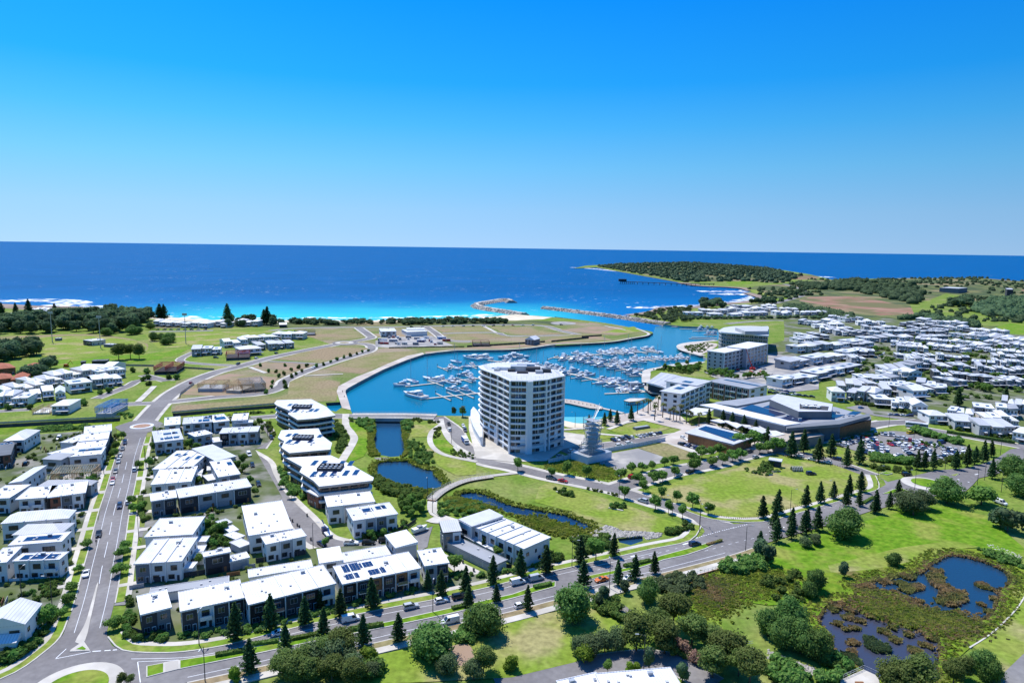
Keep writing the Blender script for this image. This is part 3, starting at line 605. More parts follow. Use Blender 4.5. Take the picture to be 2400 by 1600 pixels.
for i_, (P, w, l_) in enumerate(ROADE): o = strip_mesh(P, w, .055+.0012*i_, 'concrete').build('footpath'); tag(o, 'pale concrete edge of the '+l_, 'footpath', kind='structure')
for i_, (P, w, l_, m_, n_) in enumerate(ROADS): o = strip_mesh(P, w, .115+.002*i_, m_).build(n_); tag(o, l_, 'road', kind='structure')
RZ = .20
# boulevard: two carriageways with a planted median between two roundabouts
KU = Q('a 985,1080 985,1150 1030,1230 1120,1275 1250,1298 1450,1300 1700,1288 1950,1252 2200,1200 b 0,1150 400,1058 800,972 1300,872 1630,812 1900,750 2150,694 c 0,640 300,566 480,530 640,490 950,420 1300,340 1640,265 1740,220 1772,180 1745,130 1700,95')
KU2 = Q('i 0,1390 150,1440 350,1500 560,1545 880,1525 1300,1420 1700,1305 2000,1215 2170,1150 2240,1110 2215,1060 2130,1010')
KL = Q('a 1500,1620 1720,1568 2352,1430 b 350,1350 1000,1222 1350,1142 2300,925 c 0,910 330,825 700,735 980,655 1400,555 2000,400 2260,312 d 40,268 480,140 950,-10 j 850,1352 1000,1290 1200,1240 1550,1235 1700,1190 1790,1110')
KW = Q('a -300,1660 0,1540 140,1480 400,1300 560,1150 640,960')
bl = KU + Q('c 2000,130 i 0,1395')[1:] + KU2[1:] + Q('j 850,1080 1400,950 1700,930 1900,880 2050,820 2200,720 2352,700 2352,900 2200,950 2020,1000 1850,1040 1790,1110') + KL[::-1][1:] + Q('a 1400,1700 600,1780 -200,1750') + KW[:5] + Q('a 700,1000')
sheet('boulevard', bl, 'asphalt', RZ, 'grey dual carriageway boulevard sweeping across the near side', 'road')
sheet('roundabout_road', smooth(Q('e 1270,478 1330,520 1420,545 1600,540 1720,500 1800,440 1720,405 1640,395 1480,405 1330,450'), True, 3), 'asphalt', RZ+.004, 'asphalt ring of the small brown roundabout', 'road')
sheet('roundabout_road', smooth(Q('l 1780,580 1850,562 1960,560 2060,575 2040,598 1930,606 1820,600'), True, 3), 'asphalt', RZ+.004, 'asphalt ring of the far roundabout', 'road')
sheet('cul_de_sac', 'e 350,562 900,522 935,532 745,562 565,680 470,760 320,905 250,922 330,812 480,640 460,602 345,602', 'asphalt', RZ-.01, 'grey cul-de-sac behind the street row', 'road')
sheet('car_park', 'j 240,660 480,560 900,515 1200,540 1500,640 1760,700 1810,765 1500,840 1200,860 600,768', 'asphalt_old', RZ-.008, 'crowded asphalt car park in front of the mall', 'car park')
sheet('car_park', 'h 1700,652 1900,592 2310,690 2235,765 2060,785', 'concrete', RZ-.006, 'pale car park beside the solar roofed shop', 'car park')
sheet('car_park', 'j 380,260 640,210 1000,290 1250,370 1000,390 700,350', 'asphalt_old', RZ-.004, 'small car park behind the mall', 'car park')
sheet('lane', 'b 1440,200 1625,130 1595,222 1575,322 1492,362 1482,272', 'asphalt_old', RZ-.012, 'short asphalt lane with a parked boat', 'road')
sheet('lane', 'b 1570,340 1665,350 2115,572 2010,604 1890,604', 'concrete', RZ-.014, 'pale driveway in front of the row of garages', 'driveway')
sheet('driveway', 'a 1165,140 1335,140 1335,232 1150,225', 'asphalt_old', RZ-.012, 'driveway beside the street corner', 'driveway')
sheet('driveway', 'a 1075,725 1340,735 1200,850 1050,860', 'asphalt_old', RZ-.012, 'driveway beside the corner townhouse', 'driveway')
sheet('driveway', 'e 800,1440 1120,1370 1075,1530 860,1500', 'asphalt_old', RZ-.012, 'side road behind the solar roofed house', 'driveway')
sheet('driveway', 'a -100,700 150,690 130,830 -100,870', 'asphalt', RZ-.012, 'driveway beside the white gabled house', 'driveway')
# kerbs, verges and footpaths as real steps
def kerbside(P, side, parts, label, n=3):
 P = smooth(P, n=n); d = 0.0
 for w, m_, zt, nm in parts:
  b = slab_strip(P, side*d, side*(d+w), -.1, zt, m_); tag(b.build(nm), nm.replace('_', ' ')+' '+label, nm.split('_')[-1], kind='structure'); d += w
ST = RZ+.13
kerbside(KU[1:-1], 1, ((.4, 'kerb', ST, 'kerb'), (2.7, 'grass_verge', ST-.01, 'grass_verge'), (1.9, 'concrete', ST+.004, 'footpath')), 'in front of the near townhouses')
kerbside(KU2, 1, ((.4, 'kerb', ST, 'kerb'), (2.2, 'grass_verge', ST-.01, 'grass_verge'), (2.2, 'concrete', ST+.004, 'footpath')), 'round the big park')
kerbside(KL[1:14], -1, ((.4, 'kerb', ST, 'kerb'), (2.4, 'grass_dry', ST-.01, 'grass_verge'), (2.6, 'concrete', ST+.004, 'footpath')), 'on the near side of the boulevard')
kerbside(KW, 1, ((.4, 'kerb', ST, 'kerb'), (2.0, 'grass_verge', ST-.01, 'grass_verge'), (1.6, 'concrete', ST+.004, 'footpath')), 'round the corner by the white gabled house')
SP = smooth(Q('a 800,1090 890,760 942,500 997,250 1048,0 e 1290,1330 1337,1120 1412,800 1480,600'), n=3)
for sd, l_ in ((1, 'on the west side of the street'), (-1, 'on the east side of the street')):
 for d0, d1, m_, nm, zt in ((5.3, 5.65, 'kerb', 'kerb', ST), (5.65, 7.9, 'grass_verge', 'grass_verge', ST-.01), (7.9, 9.5, 'concrete', 'footpath', ST+.004)):
  tag(slab_strip(SP[2:], sd*d0, sd*d1, -.1, zt, m_).build(nm), nm.replace('_', ' ')+' '+l_, nm.split('_')[-1], kind='structure')
def island(name, P, label, m='grass_bright', rim=.35, top=.16):
 if isinstance(P, str): P = Q(P)
 P = ccw(P); c = (sum(p[0] for p in P)/len(P), sum(p[1] for p in P)/len(P)); n = len(P); inn = []
 for i in range(n):
  a, b_, d = P[i-1], P[i], P[(i+1) % n]; e1 = (b_[0]-a[0], b_[1]-a[1]); e2 = (d[0]-b_[0], d[1]-b_[1])
  nx, ny = -(e1[1]/(math.hypot(*e1) or 1)+e2[1]/(math.hypot(*e2) or 1)), e1[0]/(math.hypot(*e1) or 1)+e2[0]/(math.hypot(*e2) or 1); L_ = math.hypot(nx, ny) or 1
  inn.append((b_[0]+nx/L_*rim, b_[1]+ny/L_*rim))
 b = MB().prism(P, -.1, RZ+top, 'kerb', 'kerb'); b.prism(inn, RZ, RZ+top+.012, m, m)
 return tag(b.build(name), label, 'median' if 'median' in name else 'island', kind='structure')
island('median', 'a 1345,1420 1510,1388 1510,1480 1345,1524', 'short grass end of the boulevard median by the roundabout')
island('median', 'a 1510,1386 1648,1364 1648,1446 1510,1480', 'paved crossing in the boulevard median', 'concrete')
island('median', 'a 1648,1366 1830,1335 2000,1312 2352,1240 b 600,1112 1200,1012 1750,892 2352,757 c 200,688 400,640 400,690 0,800 b 1760,945 1200,1062 600,1180 0,1308 a 1648,1448', 'long planted grass median of the boulevard')
island('median', 'c 690,590 1090,508 1170,470 1360,405 1640,330 1780,290 1925,258 1944,264 1780,340 1600,400 1400,442 1270,488 1090,542 690,628', 'grass median tapering to a point before the junction')
island('median', 'j 560,1345 690,1258 760,1225 720,1265 600,1335', 'thin hedge median near the right roundabout')
island('splitter_island', 'j 790,1215 900,1165 1000,1150 1100,1190 960,1210', 'grass splitter island left of the right roundabout')
island('splitter_island', 'j 765,985 830,968 905,990 840,1003', 'small grass splitter island above the right roundabout')
island('splitter_island', 'j 1420,1022 1480,1010 1560,1050 1500,1052', 'grass splitter island right of the right roundabout')
island('splitter_island', 'j 1530,1005 1640,990 1600,1020', 'small hedge island beside the right roundabout')
island('splitter_island', 'a 650,1270 770,1190 830,1280 640,1288', 'pale splitter island with a grass heart', 'concrete')
island('splitter_grass', 'a 690,1270 760,1235 800,1260 780,1278', 'grass heart of the splitter island', 'grass_bright', .2, .2)
P_ = smooth(Q('a 690,1200 780,1190 830,1000 900,680 885,680 800,980 750,1090'), True, 2)
tag(MB().prism(P_, -.1, RZ+.10, 'concrete', 'concrete').build('centre_strip'), 'pale painted centre strip widening to the roundabout', 'median', kind='structure')
def disc(name, c, ra, z0, z1, m, label, n=40):
 tag(MB().prism([(c[0]+ra*math.cos(2*math.pi*k/n), c[1]+ra*math.sin(2*math.pi*k/n)) for k in range(n)], z0, z1, m, m).build(name), label, 'roundabout', kind='structure')
c1 = G('a', 690, 1625); disc('roundabout_apron', c1, 10.4, 0, RZ+.10, 'concrete', 'wide pale apron of the near roundabout'); disc('roundabout_lawn', c1, 7.0, 0, RZ+.28, 'grass_bright', 'bright grass disc on the near roundabout')
c2 = G('e', 1565, 465); disc('roundabout_apron', c2, 6.2, 0, RZ+.10, 'paint_white', 'white rim of the small roundabout'); disc('roundabout_lawn', c2, 4.6, 0, RZ+.16, 'brick_tan', 'brown centre of the small roundabout')
c3 = G('l', 1915, 580); disc('roundabout_apron', c3, 10, 0, RZ+.10, 'concrete', 'pale rim of the far roundabout'); disc('roundabout_lawn', c3, 5, 0, RZ+.2, 'grass_dry', 'dry centre of the far roundabout')
c4 = G('j', 1255, 1100); disc('roundabout_apron', c4, 9.6, 0, RZ+.10, 'concrete', 'pale apron of the roundabout behind the trees'); disc('roundabout_lawn', G('j', 1280, 1094), 6.4, 0, RZ+.26, 'grass_bright', 'grass disc of the roundabout behind the trees')
# painted lines
LZ = RZ+.012
def line(P, w, label, dash=None, off=0.0):
 P = smooth(Q(P) if isinstance(P, str) else P, n=4); P = offset(P, off) if off else P
 b = MB()
 if not dash: strip_mesh(P, w, LZ, 'paint_white', b)
 else:
  acc = 0.0
  for i in range(len(P)-1):
   L_ = math.dist(P[i], P[i+1]); k = max(1, int(L_/.5))
   for q in range(k):
    if (acc % (dash[0]+dash[1])) < dash[0]:
     t0, t1 = q/k, (q+1)/k; A = [tuple(P[i][e]+(P[i+1][e]-P[i][e])*t for e in (0, 1)) for t in (t0, t1)]
     strip_mesh(A, w, LZ, 'paint_white', b)
    acc += L_/k
 if b.v: tag(b.build('road_marking'), label, 'road marking', kind='structure')
line(KU[4:-5], .15, 'parking lane line of the far carriageway', off=-2.5)
line(KL[1:13], .15, 'edge line of the near carriageway', off=2.2)
line(SP, .13, 'parking line on the west side of the street', off=3.0)
line(SP, .13, 'parking line on the east side of the street', off=-3.0)
line('a 912,660 940,500 997,250 1048,0 e 1290,1330 1337,1120 1400,860', .16, 'long centre line dashes of the street', (13, 7))
line('c 690,560 1300,390 1700,290', .14, 'lane dashes on the far carriageway', (1.4, 2.4))
line('c 1690,240 1900,180 2160,115', .35, 'give way dashes at the park street junction', (.6, .6))
line('c 1770,360 2100,270 2352,200 i 1000,1500 1600,1365 1900,1280', .14, 'lane dashes of the boulevard beyond the junction', (1.4, 2.4))
line('a 850,1282 960,1275 1100,1265', .35, 'give way dashes at the near roundabout', (.6, .6))
line('a 1265,1378 1300,1430 1310,1500 1290,1568', .2, 'curved line at the median end')
line('a 1265,1378 1450,1372 1640,1360', .15, 'line along the median end')
line('a 510,1350 700,1310 835,1285', .2, 'white outline below the splitter island')
line('a 515,1345 610,1258', .2, 'white outline left of the splitter island')
for s_ in ('c 1570,300 1620,285', 'c 1090,412 1140,400', 'd 100,150 150,140', 'd 60,125 110,118', 'j 1620,1050 1640,1058', 'j 1730,1080 1750,1085', 'j 1810,1000 1850,992'): line(s_, .7, 'white lane arrow on the boulevard', None)
# park paths
for s_, w_, l_ in (('g 285,330 262,385 285,455 340,530 378,600 340,690 290,770 240,850', 4.2, 'winding white path beside the canal'),
 ('g 1340,440 1235,525 1212,630 1268,720 1400,790 1560,830 1730,858', 3.0, 'white path looping through the lawn'),
 ('g 1335,385 1362,500 1430,620 1560,722 1720,805', 3.0, 'white path beside the tower driveway'),
 ('g 1240,1275 1220,1340 1265,1430 1330,1490 1560,1535', 4, 'white path leaving the boardwalk'),
 ('g 1210,1490 1290,1510 1390,1500', 5, 'white paved corner behind the garages'),
 ('g 1880,1014 1990,985 2100,955 h 60,980', 3, 'white path from the boardwalk to the park street'), ('h 1060,500 1180,440 1330,395', 3, 'path along the sloping lawn'), ('h 545,505 900,525 1010,480', 3, 'path along the cove'), ('h 900,545 1150,585 1270,580', 3, 'path below the cove'),
 ('d 2200,1600 2260,1510 2352,1420 2450,1350', 5, 'grey path at the right bottom corner'), ('l 870,850 960,865 1050,915', 4, 'forked pale path in the vacant land'), ('k 1520,1235 1600,1160 1700,1060', 4, 'pale path climbing beside the garden lot'),
 ('l 1480,945 1700,950 1900,925', 3, 'pale path to the basin'), ('n 550,395 700,430 780,440', 4, 'pale path on the channel point'), ('n 1180,840 1400,830 1440,800', 3, 'white path in the quay garden'), ('c 980,690 870,760 790,790 740,750', 4, 'pale path turning off under the trees')):
 strip('path', s_, w_, 'asphalt_old' if 'grey' in l_ else 'concrete', None, l_, 'path')
tag(slab_strip(smooth(Q('d 1850,1250 2050,1120 2250,930 2352,790 2420,650')), -.2, .2, 0, .35, 'concrete').build('path_edging'), 'low white edging round the wetland', 'edging', kind='structure')
# ================================================================== BUILDINGS
_uc = {}
def unit(kind, m1, m2='frame_white'):
 """shared small meshes: one for each kind of window, door, panel"""
 k = (kind, m1, m2)
 if k in _uc: return _uc[k]
 b = MB()
 if kind.startswith('win'):
  n = int(kind[3:]); t = .05
  b.box(0, 1, -1, 0, 0, t, m2); b.box(0, 1, -1, 0, 1-t, 1, m2)
  for i in range(n+1): x = i*(1-t)/n; b.box(x, x+t*.8, -.98, 0, t, 1-t, m2)
  for i in range(n): x = i*(1-t)/n+t*.8; b.box(x, (i+1)*(1-t)/n, -.45, 0, t, 1-t, m1)
 elif kind == 'garage':
  for i in range(5): b.box(0, 1, -1, 0, i*.2, i*.2+.19, m1)
  b.box(.005, .995, -.7, 0, 0, 1, m2)
 elif kind == 'door':
  b.box(0, 1, -1, 0, 0, 1, m2); b.box(.1, .9, -1.15, -.9, .02, .93, m1)
 elif kind == 'solar':
  b.box(0, 1, 0, 1, 0, .8, m2); b.box(.025, .975, .015, .985, .7, 1, m1)
 elif kind == 'vent':
  b.box(-.5, .5, -.5, .5, 0, .8, m1); b.box(-.6, .6, -.6, .6, .8, 1, m2)
 elif kind == 'box': b.box(0, 1, 0, 1, 0, 1, m1)
 _uc[k] = b.mesh(kind+'_unit'); return _uc[k]
FACE = dict(f=0.0, l=-math.pi/2, r=math.pi/2, b=math.pi)
def opening(root, face, pos, z, ww, hh, w, d, kind='win2', m1='glass', m2='frame_white', proud=.12, name='window', y0=0.0):
 """an opening piece on one face of a w x d block; pos runs left to right as seen from outside"""
 loc = {'f': (pos, y0, z), 'r': (w-y0, pos, z), 'b': (w-pos, d, z), 'l': (y0, d-pos, z)}[face]
 o = link(name, unit(kind, m1, m2), root, loc, (ww, proud, hh), FACE[face]); return o
def roof_mesh(kind, w, d, h, m, over=.4, rise=1.8, fas=None):
 b = MB(); x0, x1, y0, y1 = -over, w+over, -over, d+over; fas = fas or m
 if kind == 'flat':
  b.box(x0, x1, y0, y1, h-.32, h, fas, m)
  for q in ((x0, x1, y0, y0+.18), (x0, x1, y1-.18, y1), (x0, x0+.18, y0+.18, y1-.18), (x1-.18, x1, y0+.18, y1-.18)): b.box(*q, h+.001, h+.13, fas)
 elif kind == 'skill':
  b.prism([(x0, y0), (x1, y0), (x1, y1), (x0, y1)], h-.4, lambda x, y: h+rise*(y-y0)/(y1-y0), fas, m)
 elif kind == 'skillx':
  b.prism([(x0, y0), (x1, y0), (x1, y1), (x0, y1)], h-.4, lambda x, y: h+rise*(x-x0)/(x1-x0), fas, m)
 else:
  e = h; r = h+rise; b.v = [(x0, y0, e), (x1, y0, e), (x1, y1, e), (x0, y1, e)]
  if kind == 'gablex': b.v += [(x0, (y0+y1)/2, r), (x1, (y0+y1)/2, r)]; fs = [(0, 1, 5, 4), (2, 3, 4, 5)]; gs = [(1, 2, 5), (3, 0, 4)]
  elif kind == 'gabley': b.v += [((x0+x1)/2, y0, r), ((x0+x1)/2, y1, r)]; fs = [(3, 0, 4, 5), (1, 2, 5, 4)]; gs = [(0, 1, 4), (2, 3, 5)]
  else:
   if w > d: s_ = (y1-y0)/2; b.v += [(x0+s_, (y0+y1)/2, r), (x1-s_, (y0+y1)/2, r)]; fs = [(0, 1, 5, 4), (2, 3, 4, 5), (1, 2, 5), (3, 0, 4)]
   else: s_ = (x1-x0)/2; b.v += [((x0+x1)/2, y0+s_, r), ((x0+x1)/2, y1-s_, r)]; fs = [(3, 0, 4, 5), (1, 2, 5, 4), (0, 1, 4), (2, 3, 5)]
   gs = []
  for q in fs: b.face(q, m)
  for q in gs: b.face(q, 'wall_white')
  b.face((3, 2, 1, 0), fas)
  b.box(x0+.02, x1-.02, y0+.02, y1-.02, e-.22, e-.002, fas)
 return b
def frame_of(fr, A, B, C, h):
 a, b_, c = Vector(A), Vector(B), Vector(C)
 u = b_-a; w = u.length; u.normalize(); n = Vector((-u.y, u.x)); d = (c-a).dot(n)
 if d < 0: a, u, d = b_, -u, -d
 return a, math.atan2(u.y, u.x), w, d
def solar_array(root, x, y, nx, ny, z, pw=1.0, ph=1.65, each=True):
 if each:
  for i in range(nx):
   for j in range(ny): link('solar_panel', unit('solar', 'solar', 'steel'), root, (x+i*(pw+.03), y+j*(ph+.03), z), (pw, ph, .08))
 else: link('solar_panel', unit('solar', 'solar', 'steel'), root, (x, y, z), (nx*pw, ny*ph, .08))
HOUSES = []
def house(label, pts, h, roof='flat', wall='wall_white', mods='', roofm='roof_white', name='house', cat='house', over=.35, rise=1.8, fas=None, solar=(), side='lr', vents=2, low=False, group=None, eachpanel=False):
 P = Q(pts, h); a, rz, w, d = frame_of(None, *P[:3], h)
 root = thing(name, label, cat, (a.x, a.y, 0), rz, group)
 MB().box(0, w, 0, d, -.2, h-.3, wall).build('wall', root)
 rf = roof_mesh(roof, w, d, h, roofm, over, rise, fas).build('roof', root)
 if vents and roof == 'flat' and not low: link('air_conditioner', unit('vent', 'wall_grey', 'steel'), rf, (w*random.uniform(.2, .8), d*random.uniform(.6, .85), h), (1.1, .8, .8))
 for _ in range(vents+2 if roof == 'flat' and vents else 0): link('roof_vent', unit('vent', 'steel', 'roof_pale'), rf, (random.uniform(1, w-1), random.uniform(1, d-1), h), (.55, .55, .35))
 for (u, v, nx, ny) in solar: solar_array(rf, u*w, v*d, max(1, min(nx, int((1-u)*w/1.05))), max(1, min(ny, int((1-v)*d/1.7))), h+.1, each=eachpanel)
 n = len(mods)
 for i, c in enumerate(mods):
  m0 = w/n; x0 = i*m0; pm = {'c':'wall_char', 'k':'wall_black', 'w':'wall_white', 'g':'wall_grey', 't':'timber', 'b':'wall_white', 's':'wall_slate', 'r':'brick', 'G':'wall_grey', 'C':'wall_char'}.get(c)
  if pm and pm != wall:
   pr = {'c':.3, 't':.2, 'w':.45, 'b':.2, 'C':.25}.get(c, .18); MB().box(x0+.15, x0+m0-.15, -pr, -.001, 0, h-.36, pm).build('facade_panel', root)
  else: pr = 0
  fm = 'fascia' if c in 'ckCs' else 'frame_dark'
  if c == '.': continue
  if low: opening(root, 'f', x0+m0*.12, .05, m0*.76, 2.3, w, d, 'garage', 'garage', 'frame_dark', .08, 'garage_door', -pr); continue
  ww = m0*(.5 if i % 2 else .42); opening(root, 'f', x0+m0*.5-ww/2, 3.7, ww, min(1.7, h-4.6), w, d, 'win3' if i % 2 else 'win2', 'glass', fm, .14, 'window', -pr)
  if c in 'GC': opening(root, 'f', x0+m0*.1, .05, m0*.55, 2.3, w, d, 'garage', 'wall_black' if c == 'C' else 'garage', 'frame_dark', .1, 'garage_door', -pr); opening(root, 'f', x0+m0*.72, .05, .95, 2.2, w, d, 'door', 'timber', 'frame_dark', .1, 'door', -pr)
  else: opening(root, 'f', x0+m0*.12, .9, m0*.4, 1.5, w, d, 'win2', 'glass', fm, .12, 'window', -pr); opening(root, 'f', x0+m0*.65, .05, 1.0, 2.2, w, d, 'door', 'wall_char', 'frame_white', .1, 'door', -pr)
  if c == 'b' or (c in 'ct' and i % 3 == 1):
   b = MB().box(x0+m0*.12, x0+m0*.88, -pr-1.4, -pr-.01, 2.95, 3.15, 'wall_white'); b.box(x0+m0*.12, x0+m0*.88, -pr-1.4, -pr-1.3, 3.16, 4.1, 'wall_white' if c == 'b' else 'glass_teal'); b.build('balcony', root)
  if 0 < i < n and n > 2: MB().box(x0-.13, x0+.13, -.75, d*.98, 0, h+.38, 'wall_white').build('party_wall', root)
 if not low and d > 3:
  for s in side:
   if s in 'lr':
    k = max(1, int(d/3.6))
    for j in range(k): opening(root, s, (j+.3)*d/k, 3.8 if h > 5 else 1.1, .75+.5*((j*7+int(w)) % 2), 1.2, w, d, 'win2' if j % 2 else 'win1', 'glass', 'frame_dark' if wall in ('wall_white', 'wall_cream', 'wall_grey') else 'frame_white')
    if h > 5: opening(root, s, d*.55, 1.0, 1.2, 1.2, w, d, 'win2', 'glass', 'frame_dark')
 HOUSES.append((root, w, d)); return root, w, d
# --- the near block along the boulevard
house('dark corner townhouse at the left end of the row facing the boulevard', 'a 1300,935 1565,870 1255,775', 6.6, 'flat', 'wall_char', 'cs', fas='frame_white', name='townhouse')
house('white roofed townhouse pair with charcoal front beside the dark corner townhouse', 'a 1665,905 2240,782 1605,742', 6.6, 'flat', 'wall_white', 'cbck', name='townhouse_row', cat='townhouse')
house('long grey roofed garage block behind the dark corner townhouse', 'a 1380,755 2095,642 1360,703', 3.1, 'flat', 'wall_white', '....', 'roof_grey', 'garage_block', 'garage', low=True, fas='roof_pale')
house('white roofed townhouse row with black fronts in the middle of the boulevard terrace', 'b -62,845 725,652 590,490', 6.6, 'flat', 'wall_white', 'kcckb', name='townhouse_row', cat='townhouse', vents=4)
house('townhouse row with four solar arrays and timber panels on the boulevard', 'b 800,656 1505,510 680,506', 6.6, 'flat', 'wall_white', 'kctctb', name='townhouse_row', cat='townhouse', solar=((.08,.55,5,3),(.06,.15,4,2),(.30,.62,4,2),(.36,.14,5,2)), eachpanel=True)
house('end townhouse with white parapet beside the driveway lane', 'b 1555,490 1766,460 1415,365', 6.6, 'flat', 'wall_white', 'gc', name='townhouse')
house('low white roofed garage row behind the black fronted terrace', 'b -60,596 515,502 450,446', 3.2, 'flat', 'wall_white', '...', name='garage_block', cat='garage', low=True)
house('small white studio with sloping roof between the garages', 'b 590,462 792,432 545,368', 6.0, 'skill', 'wall_white', 'w', name='studio', cat='studio', rise=.9)
house('long low white garage roof behind the solar townhouses', 'b 800,462 1232,386 782,376', 3.1, 'flat', 'wall_cream', '...', name='garage_block', cat='garage', low=True)
house('tall pale studio over garage beside the asphalt lane', 'b 1285,320 1476,281 1212,206', 6.4, 'skillx', 'wall_grey', '.', name='studio', cat='studio', rise=.5)
house('pale boxy corner house facing the quiet street', 'b 95,292 456,216 45,226', 6.6, 'flat', 'wall_white', 'wgw', name='house')
house('deep white roofed terrace stepping down beside the quiet street', 'b -60,212 330,150 f 1570,1300', 6.9, 'flat', 'wall_white', 'ww', name='townhouse_row', cat='townhouse', vents=5)
house('blue grey corner house with dark skillion roof edge', 'b 1725,182 1882,166 1640,112', 7.0, 'skill', 'wall_slate', 'sw', 'roof_pale', rise=1.0, fas='wall_char')
house('row of garages with charcoal roof and four roller doors', 'b 1755,272 2195,482 1892,246', 3.1, 'flat', 'wall_white', 'GGGG', 'roof_grey', 'garage_block', 'garage', low=True)
house('white terrace running along the driveway lane beside the pond', 'b 1985,122 c 108,332 372,240', 7.0, 'flat', 'wall_white', 'wwwwww', name='townhouse_row', cat='townhouse', vents=6)
house('raised grey end unit of the pond side terrace', 'b 1870,62 1985,124 g 1840,1376', 7.8, 'skill', 'wall_grey', 'w', 'roof_pale', 'townhouse', rise=.4)
house('white cubic house pair behind the quiet street, rear unit', 'g 90,1352 598,1292 12,1242', 7.0, 'flat', 'wall_white', 'wgw', name='house')
house('white cubic house with black windows beside the pond path', 'g 372,1502 850,1428 182,1388', 7.0, 'flat', 'wall_white', 'wgsw', name='house', solar=((.3,.5,4,2),(.62,.55,4,2)))
for k_, (s_, l_) in enumerate((('b 1930,215 1990,192 1880,150', 'first'), ('b 2000,262 2078,236 1945,212', 'second'), ('b 2110,318 2195,290 2055,262', 'third'), ('b 2235,380 2330,345 2165,315', 'fourth'))):
 house(f'{l_} small white patio roof beside the pond side terrace, counting from the blue grey house', s_, 2.9, 'flat', 'wall_grey', '', name='patio_roof', cat='patio roof', vents=0, low=True, group='patio roofs of the pond side terrace')
# --- the middle block east of the street
house('upper white roofed pair of houses beside the street driveway', 'a 1335,226 1765,202 1345,66', 6.6, 'flat', 'wall_white', 'wg', vents=3)
house('white corner house with dark entry facing the street', 'a 1240,472 1665,446 1322,256', 6.6, 'flat', 'wall_white', 'sww', vents=4)
house('small white house with black balcony behind the corner house', 'a 1880,406 2112,361 1862,371', 6.6, 'flat', 'wall_white', 'C')
house('low white garage beside the small white house', 'a 2115,452 2286,412 2106,401', 3.4, 'flat', 'wall_white', 'G', name='garage', cat='garage', low=True)
for k_, s_ in enumerate(('a 2045,116 2126,91 2005,80', 'a 2110,181 2186,160 2072,136', 'a 2165,246 2241,216 2110,190', 'a 2206,320 2300,286 2170,256')):
 house(f'{ORD(k_)} little white carport roof along the deep terrace garden', s_, 2.9, 'flat', 'wall_grey', '', name='carport', cat='carport', vents=0, low=True, group='carports of the deep terrace')
for k_, s_ in enumerate(('a 1675,512 1762,510 1672,462', 'a 1782,362 1862,356 1780,312', 'a 1785,412 1866,408 1782,372', 'a 1800,270 1888,266 1798,225')):
 house(f'{ORD(k_)} small white awning behind the street corner houses', s_, 2.9, 'flat', 'wall_white', '', name='awning', cat='awning', vents=0, low=True, group='awnings behind the corner houses')
house('grey fronted terrace of four townhouses with roller doors', 'f 570,1252 1355,1127 505,1160', 6.6, 'flat', 'wall_grey', 'CGGC', name='townhouse_row', cat='townhouse', vents=6)
house('white corner townhouse with a black balcony by the hedge', 'f 260,1287 531,1246 241,1207', 6.6, 'flat', 'wall_white', 'sC', name='townhouse')
house('broad white roofed house block along the street, upper half with solar panels', 'f 276,936 682,930 287,737', 6.6, 'flat', 'wall_white', 'wgw', solar=((.1,.7,2,2),(.3,.7,2,2),(.55,.45,2,3),(.8,.5,2,3)), vents=4)
house('broad white roofed house block along the street, lower half', 'f 260,1106 692,1070 275,942', 6.6, 'flat', 'wall_white', 'www', vents=4)
for k_, s_ in enumerate(('f 690,872 785,866 686,838', 'f 692,925 762,920 690,892', 'f 700,985 812,975 695,948', 'f 712,1040 802,1030 706,995')):
 house(f'{ORD(k_)} narrow white patio cover behind the broad house block', s_, 2.9, 'flat', 'wall_white', '', name='patio_roof', cat='patio roof', vents=0, low=True, group='patio covers of the broad house block')
house('small grey boxy house among the dark garden trees', 'f 726,772 916,762 731,702', 6.2, 'flat', 'wall_grey', 'g', 'roof_pale')
house('grey roofed house at the bend of the quiet street', 'f 966,842 1186,792 946,677', 6.6, 'skill', 'wall_grey', 'g', 'roof_pale', rise=.8, solar=((.7,.6,2,2),))
house('white roofed house below the grey one on the quiet street', 'f 1001,1022 1231,987 966,846', 6.6, 'flat', 'wall_white', 'gs', solar=((.72,.6,2,3),), vents=3)
for k_, s_ in enumerate(('f 870,880 972,870 866,826', 'f 875,948 972,938 871,906', 'f 888,1062 1002,1040 886,996')):
 house(f'{ORD(k_)} white rear awning of the quiet street houses', s_, 2.9, 'flat', 'wall_grey', '', name='awning', cat='awning', vents=0, low=True, group='rear awnings of the quiet street houses')
house('small white roofed house nearest the small roundabout', 'f 405,456 571,441 391,371', 6.2, 'flat', 'wall_white', 'w')
house('pale house with a wide solar roof below the sunken drain', 'f 606,441 921,416 600,371', 6.2, 'flat', 'wall_white', 'wgw', 'roof_pale', solar=((.52,.15,9,3),(.7,.6,5,2)))
house('white house with a square solar array below the sunken drain', 'f 946,421 1116,401 931,341', 6.2, 'flat', 'wall_white', 'w', solar=((.2,.25,6,4),))
house('bare white roofed house beside the apartment lane', 'f 1146,401 1311,391 1131,331', 6.6, 'flat', 'wall_white', 'w')
house('low white annex in front of the bare white house', 'f 1182,432 1372,420 1180,404', 5.2, 'flat', 'wall_white', 'g', vents=0)
house('long pale blue house with stepped solar roofs by the hedge', 'f 300,642 606,606 331,512', 6.6, 'flat', 'wall_grey', 'gww', 'roof_pale', solar=((.2,.15,5,2),(.5,.15,5,2),(.35,.55,8,2)))
house('tall white roofed unit beside the long pale house', 'f 740,577 926,542 706,531', 6.8, 'flat', 'wall_grey', 'gg')
house('wide grey house with projecting boxes facing the lawn corner', 'f 1011,542 1426,522 1041,482', 6.6, 'flat', 'wall_grey', 'kgwg', 'roof_pale')
house('flat white carport beside the wide grey house', 'f 945,640 1032,628 940,590', 3.2, 'flat', 'wall_grey', '', name='carport', cat='carport', low=True, vents=0)
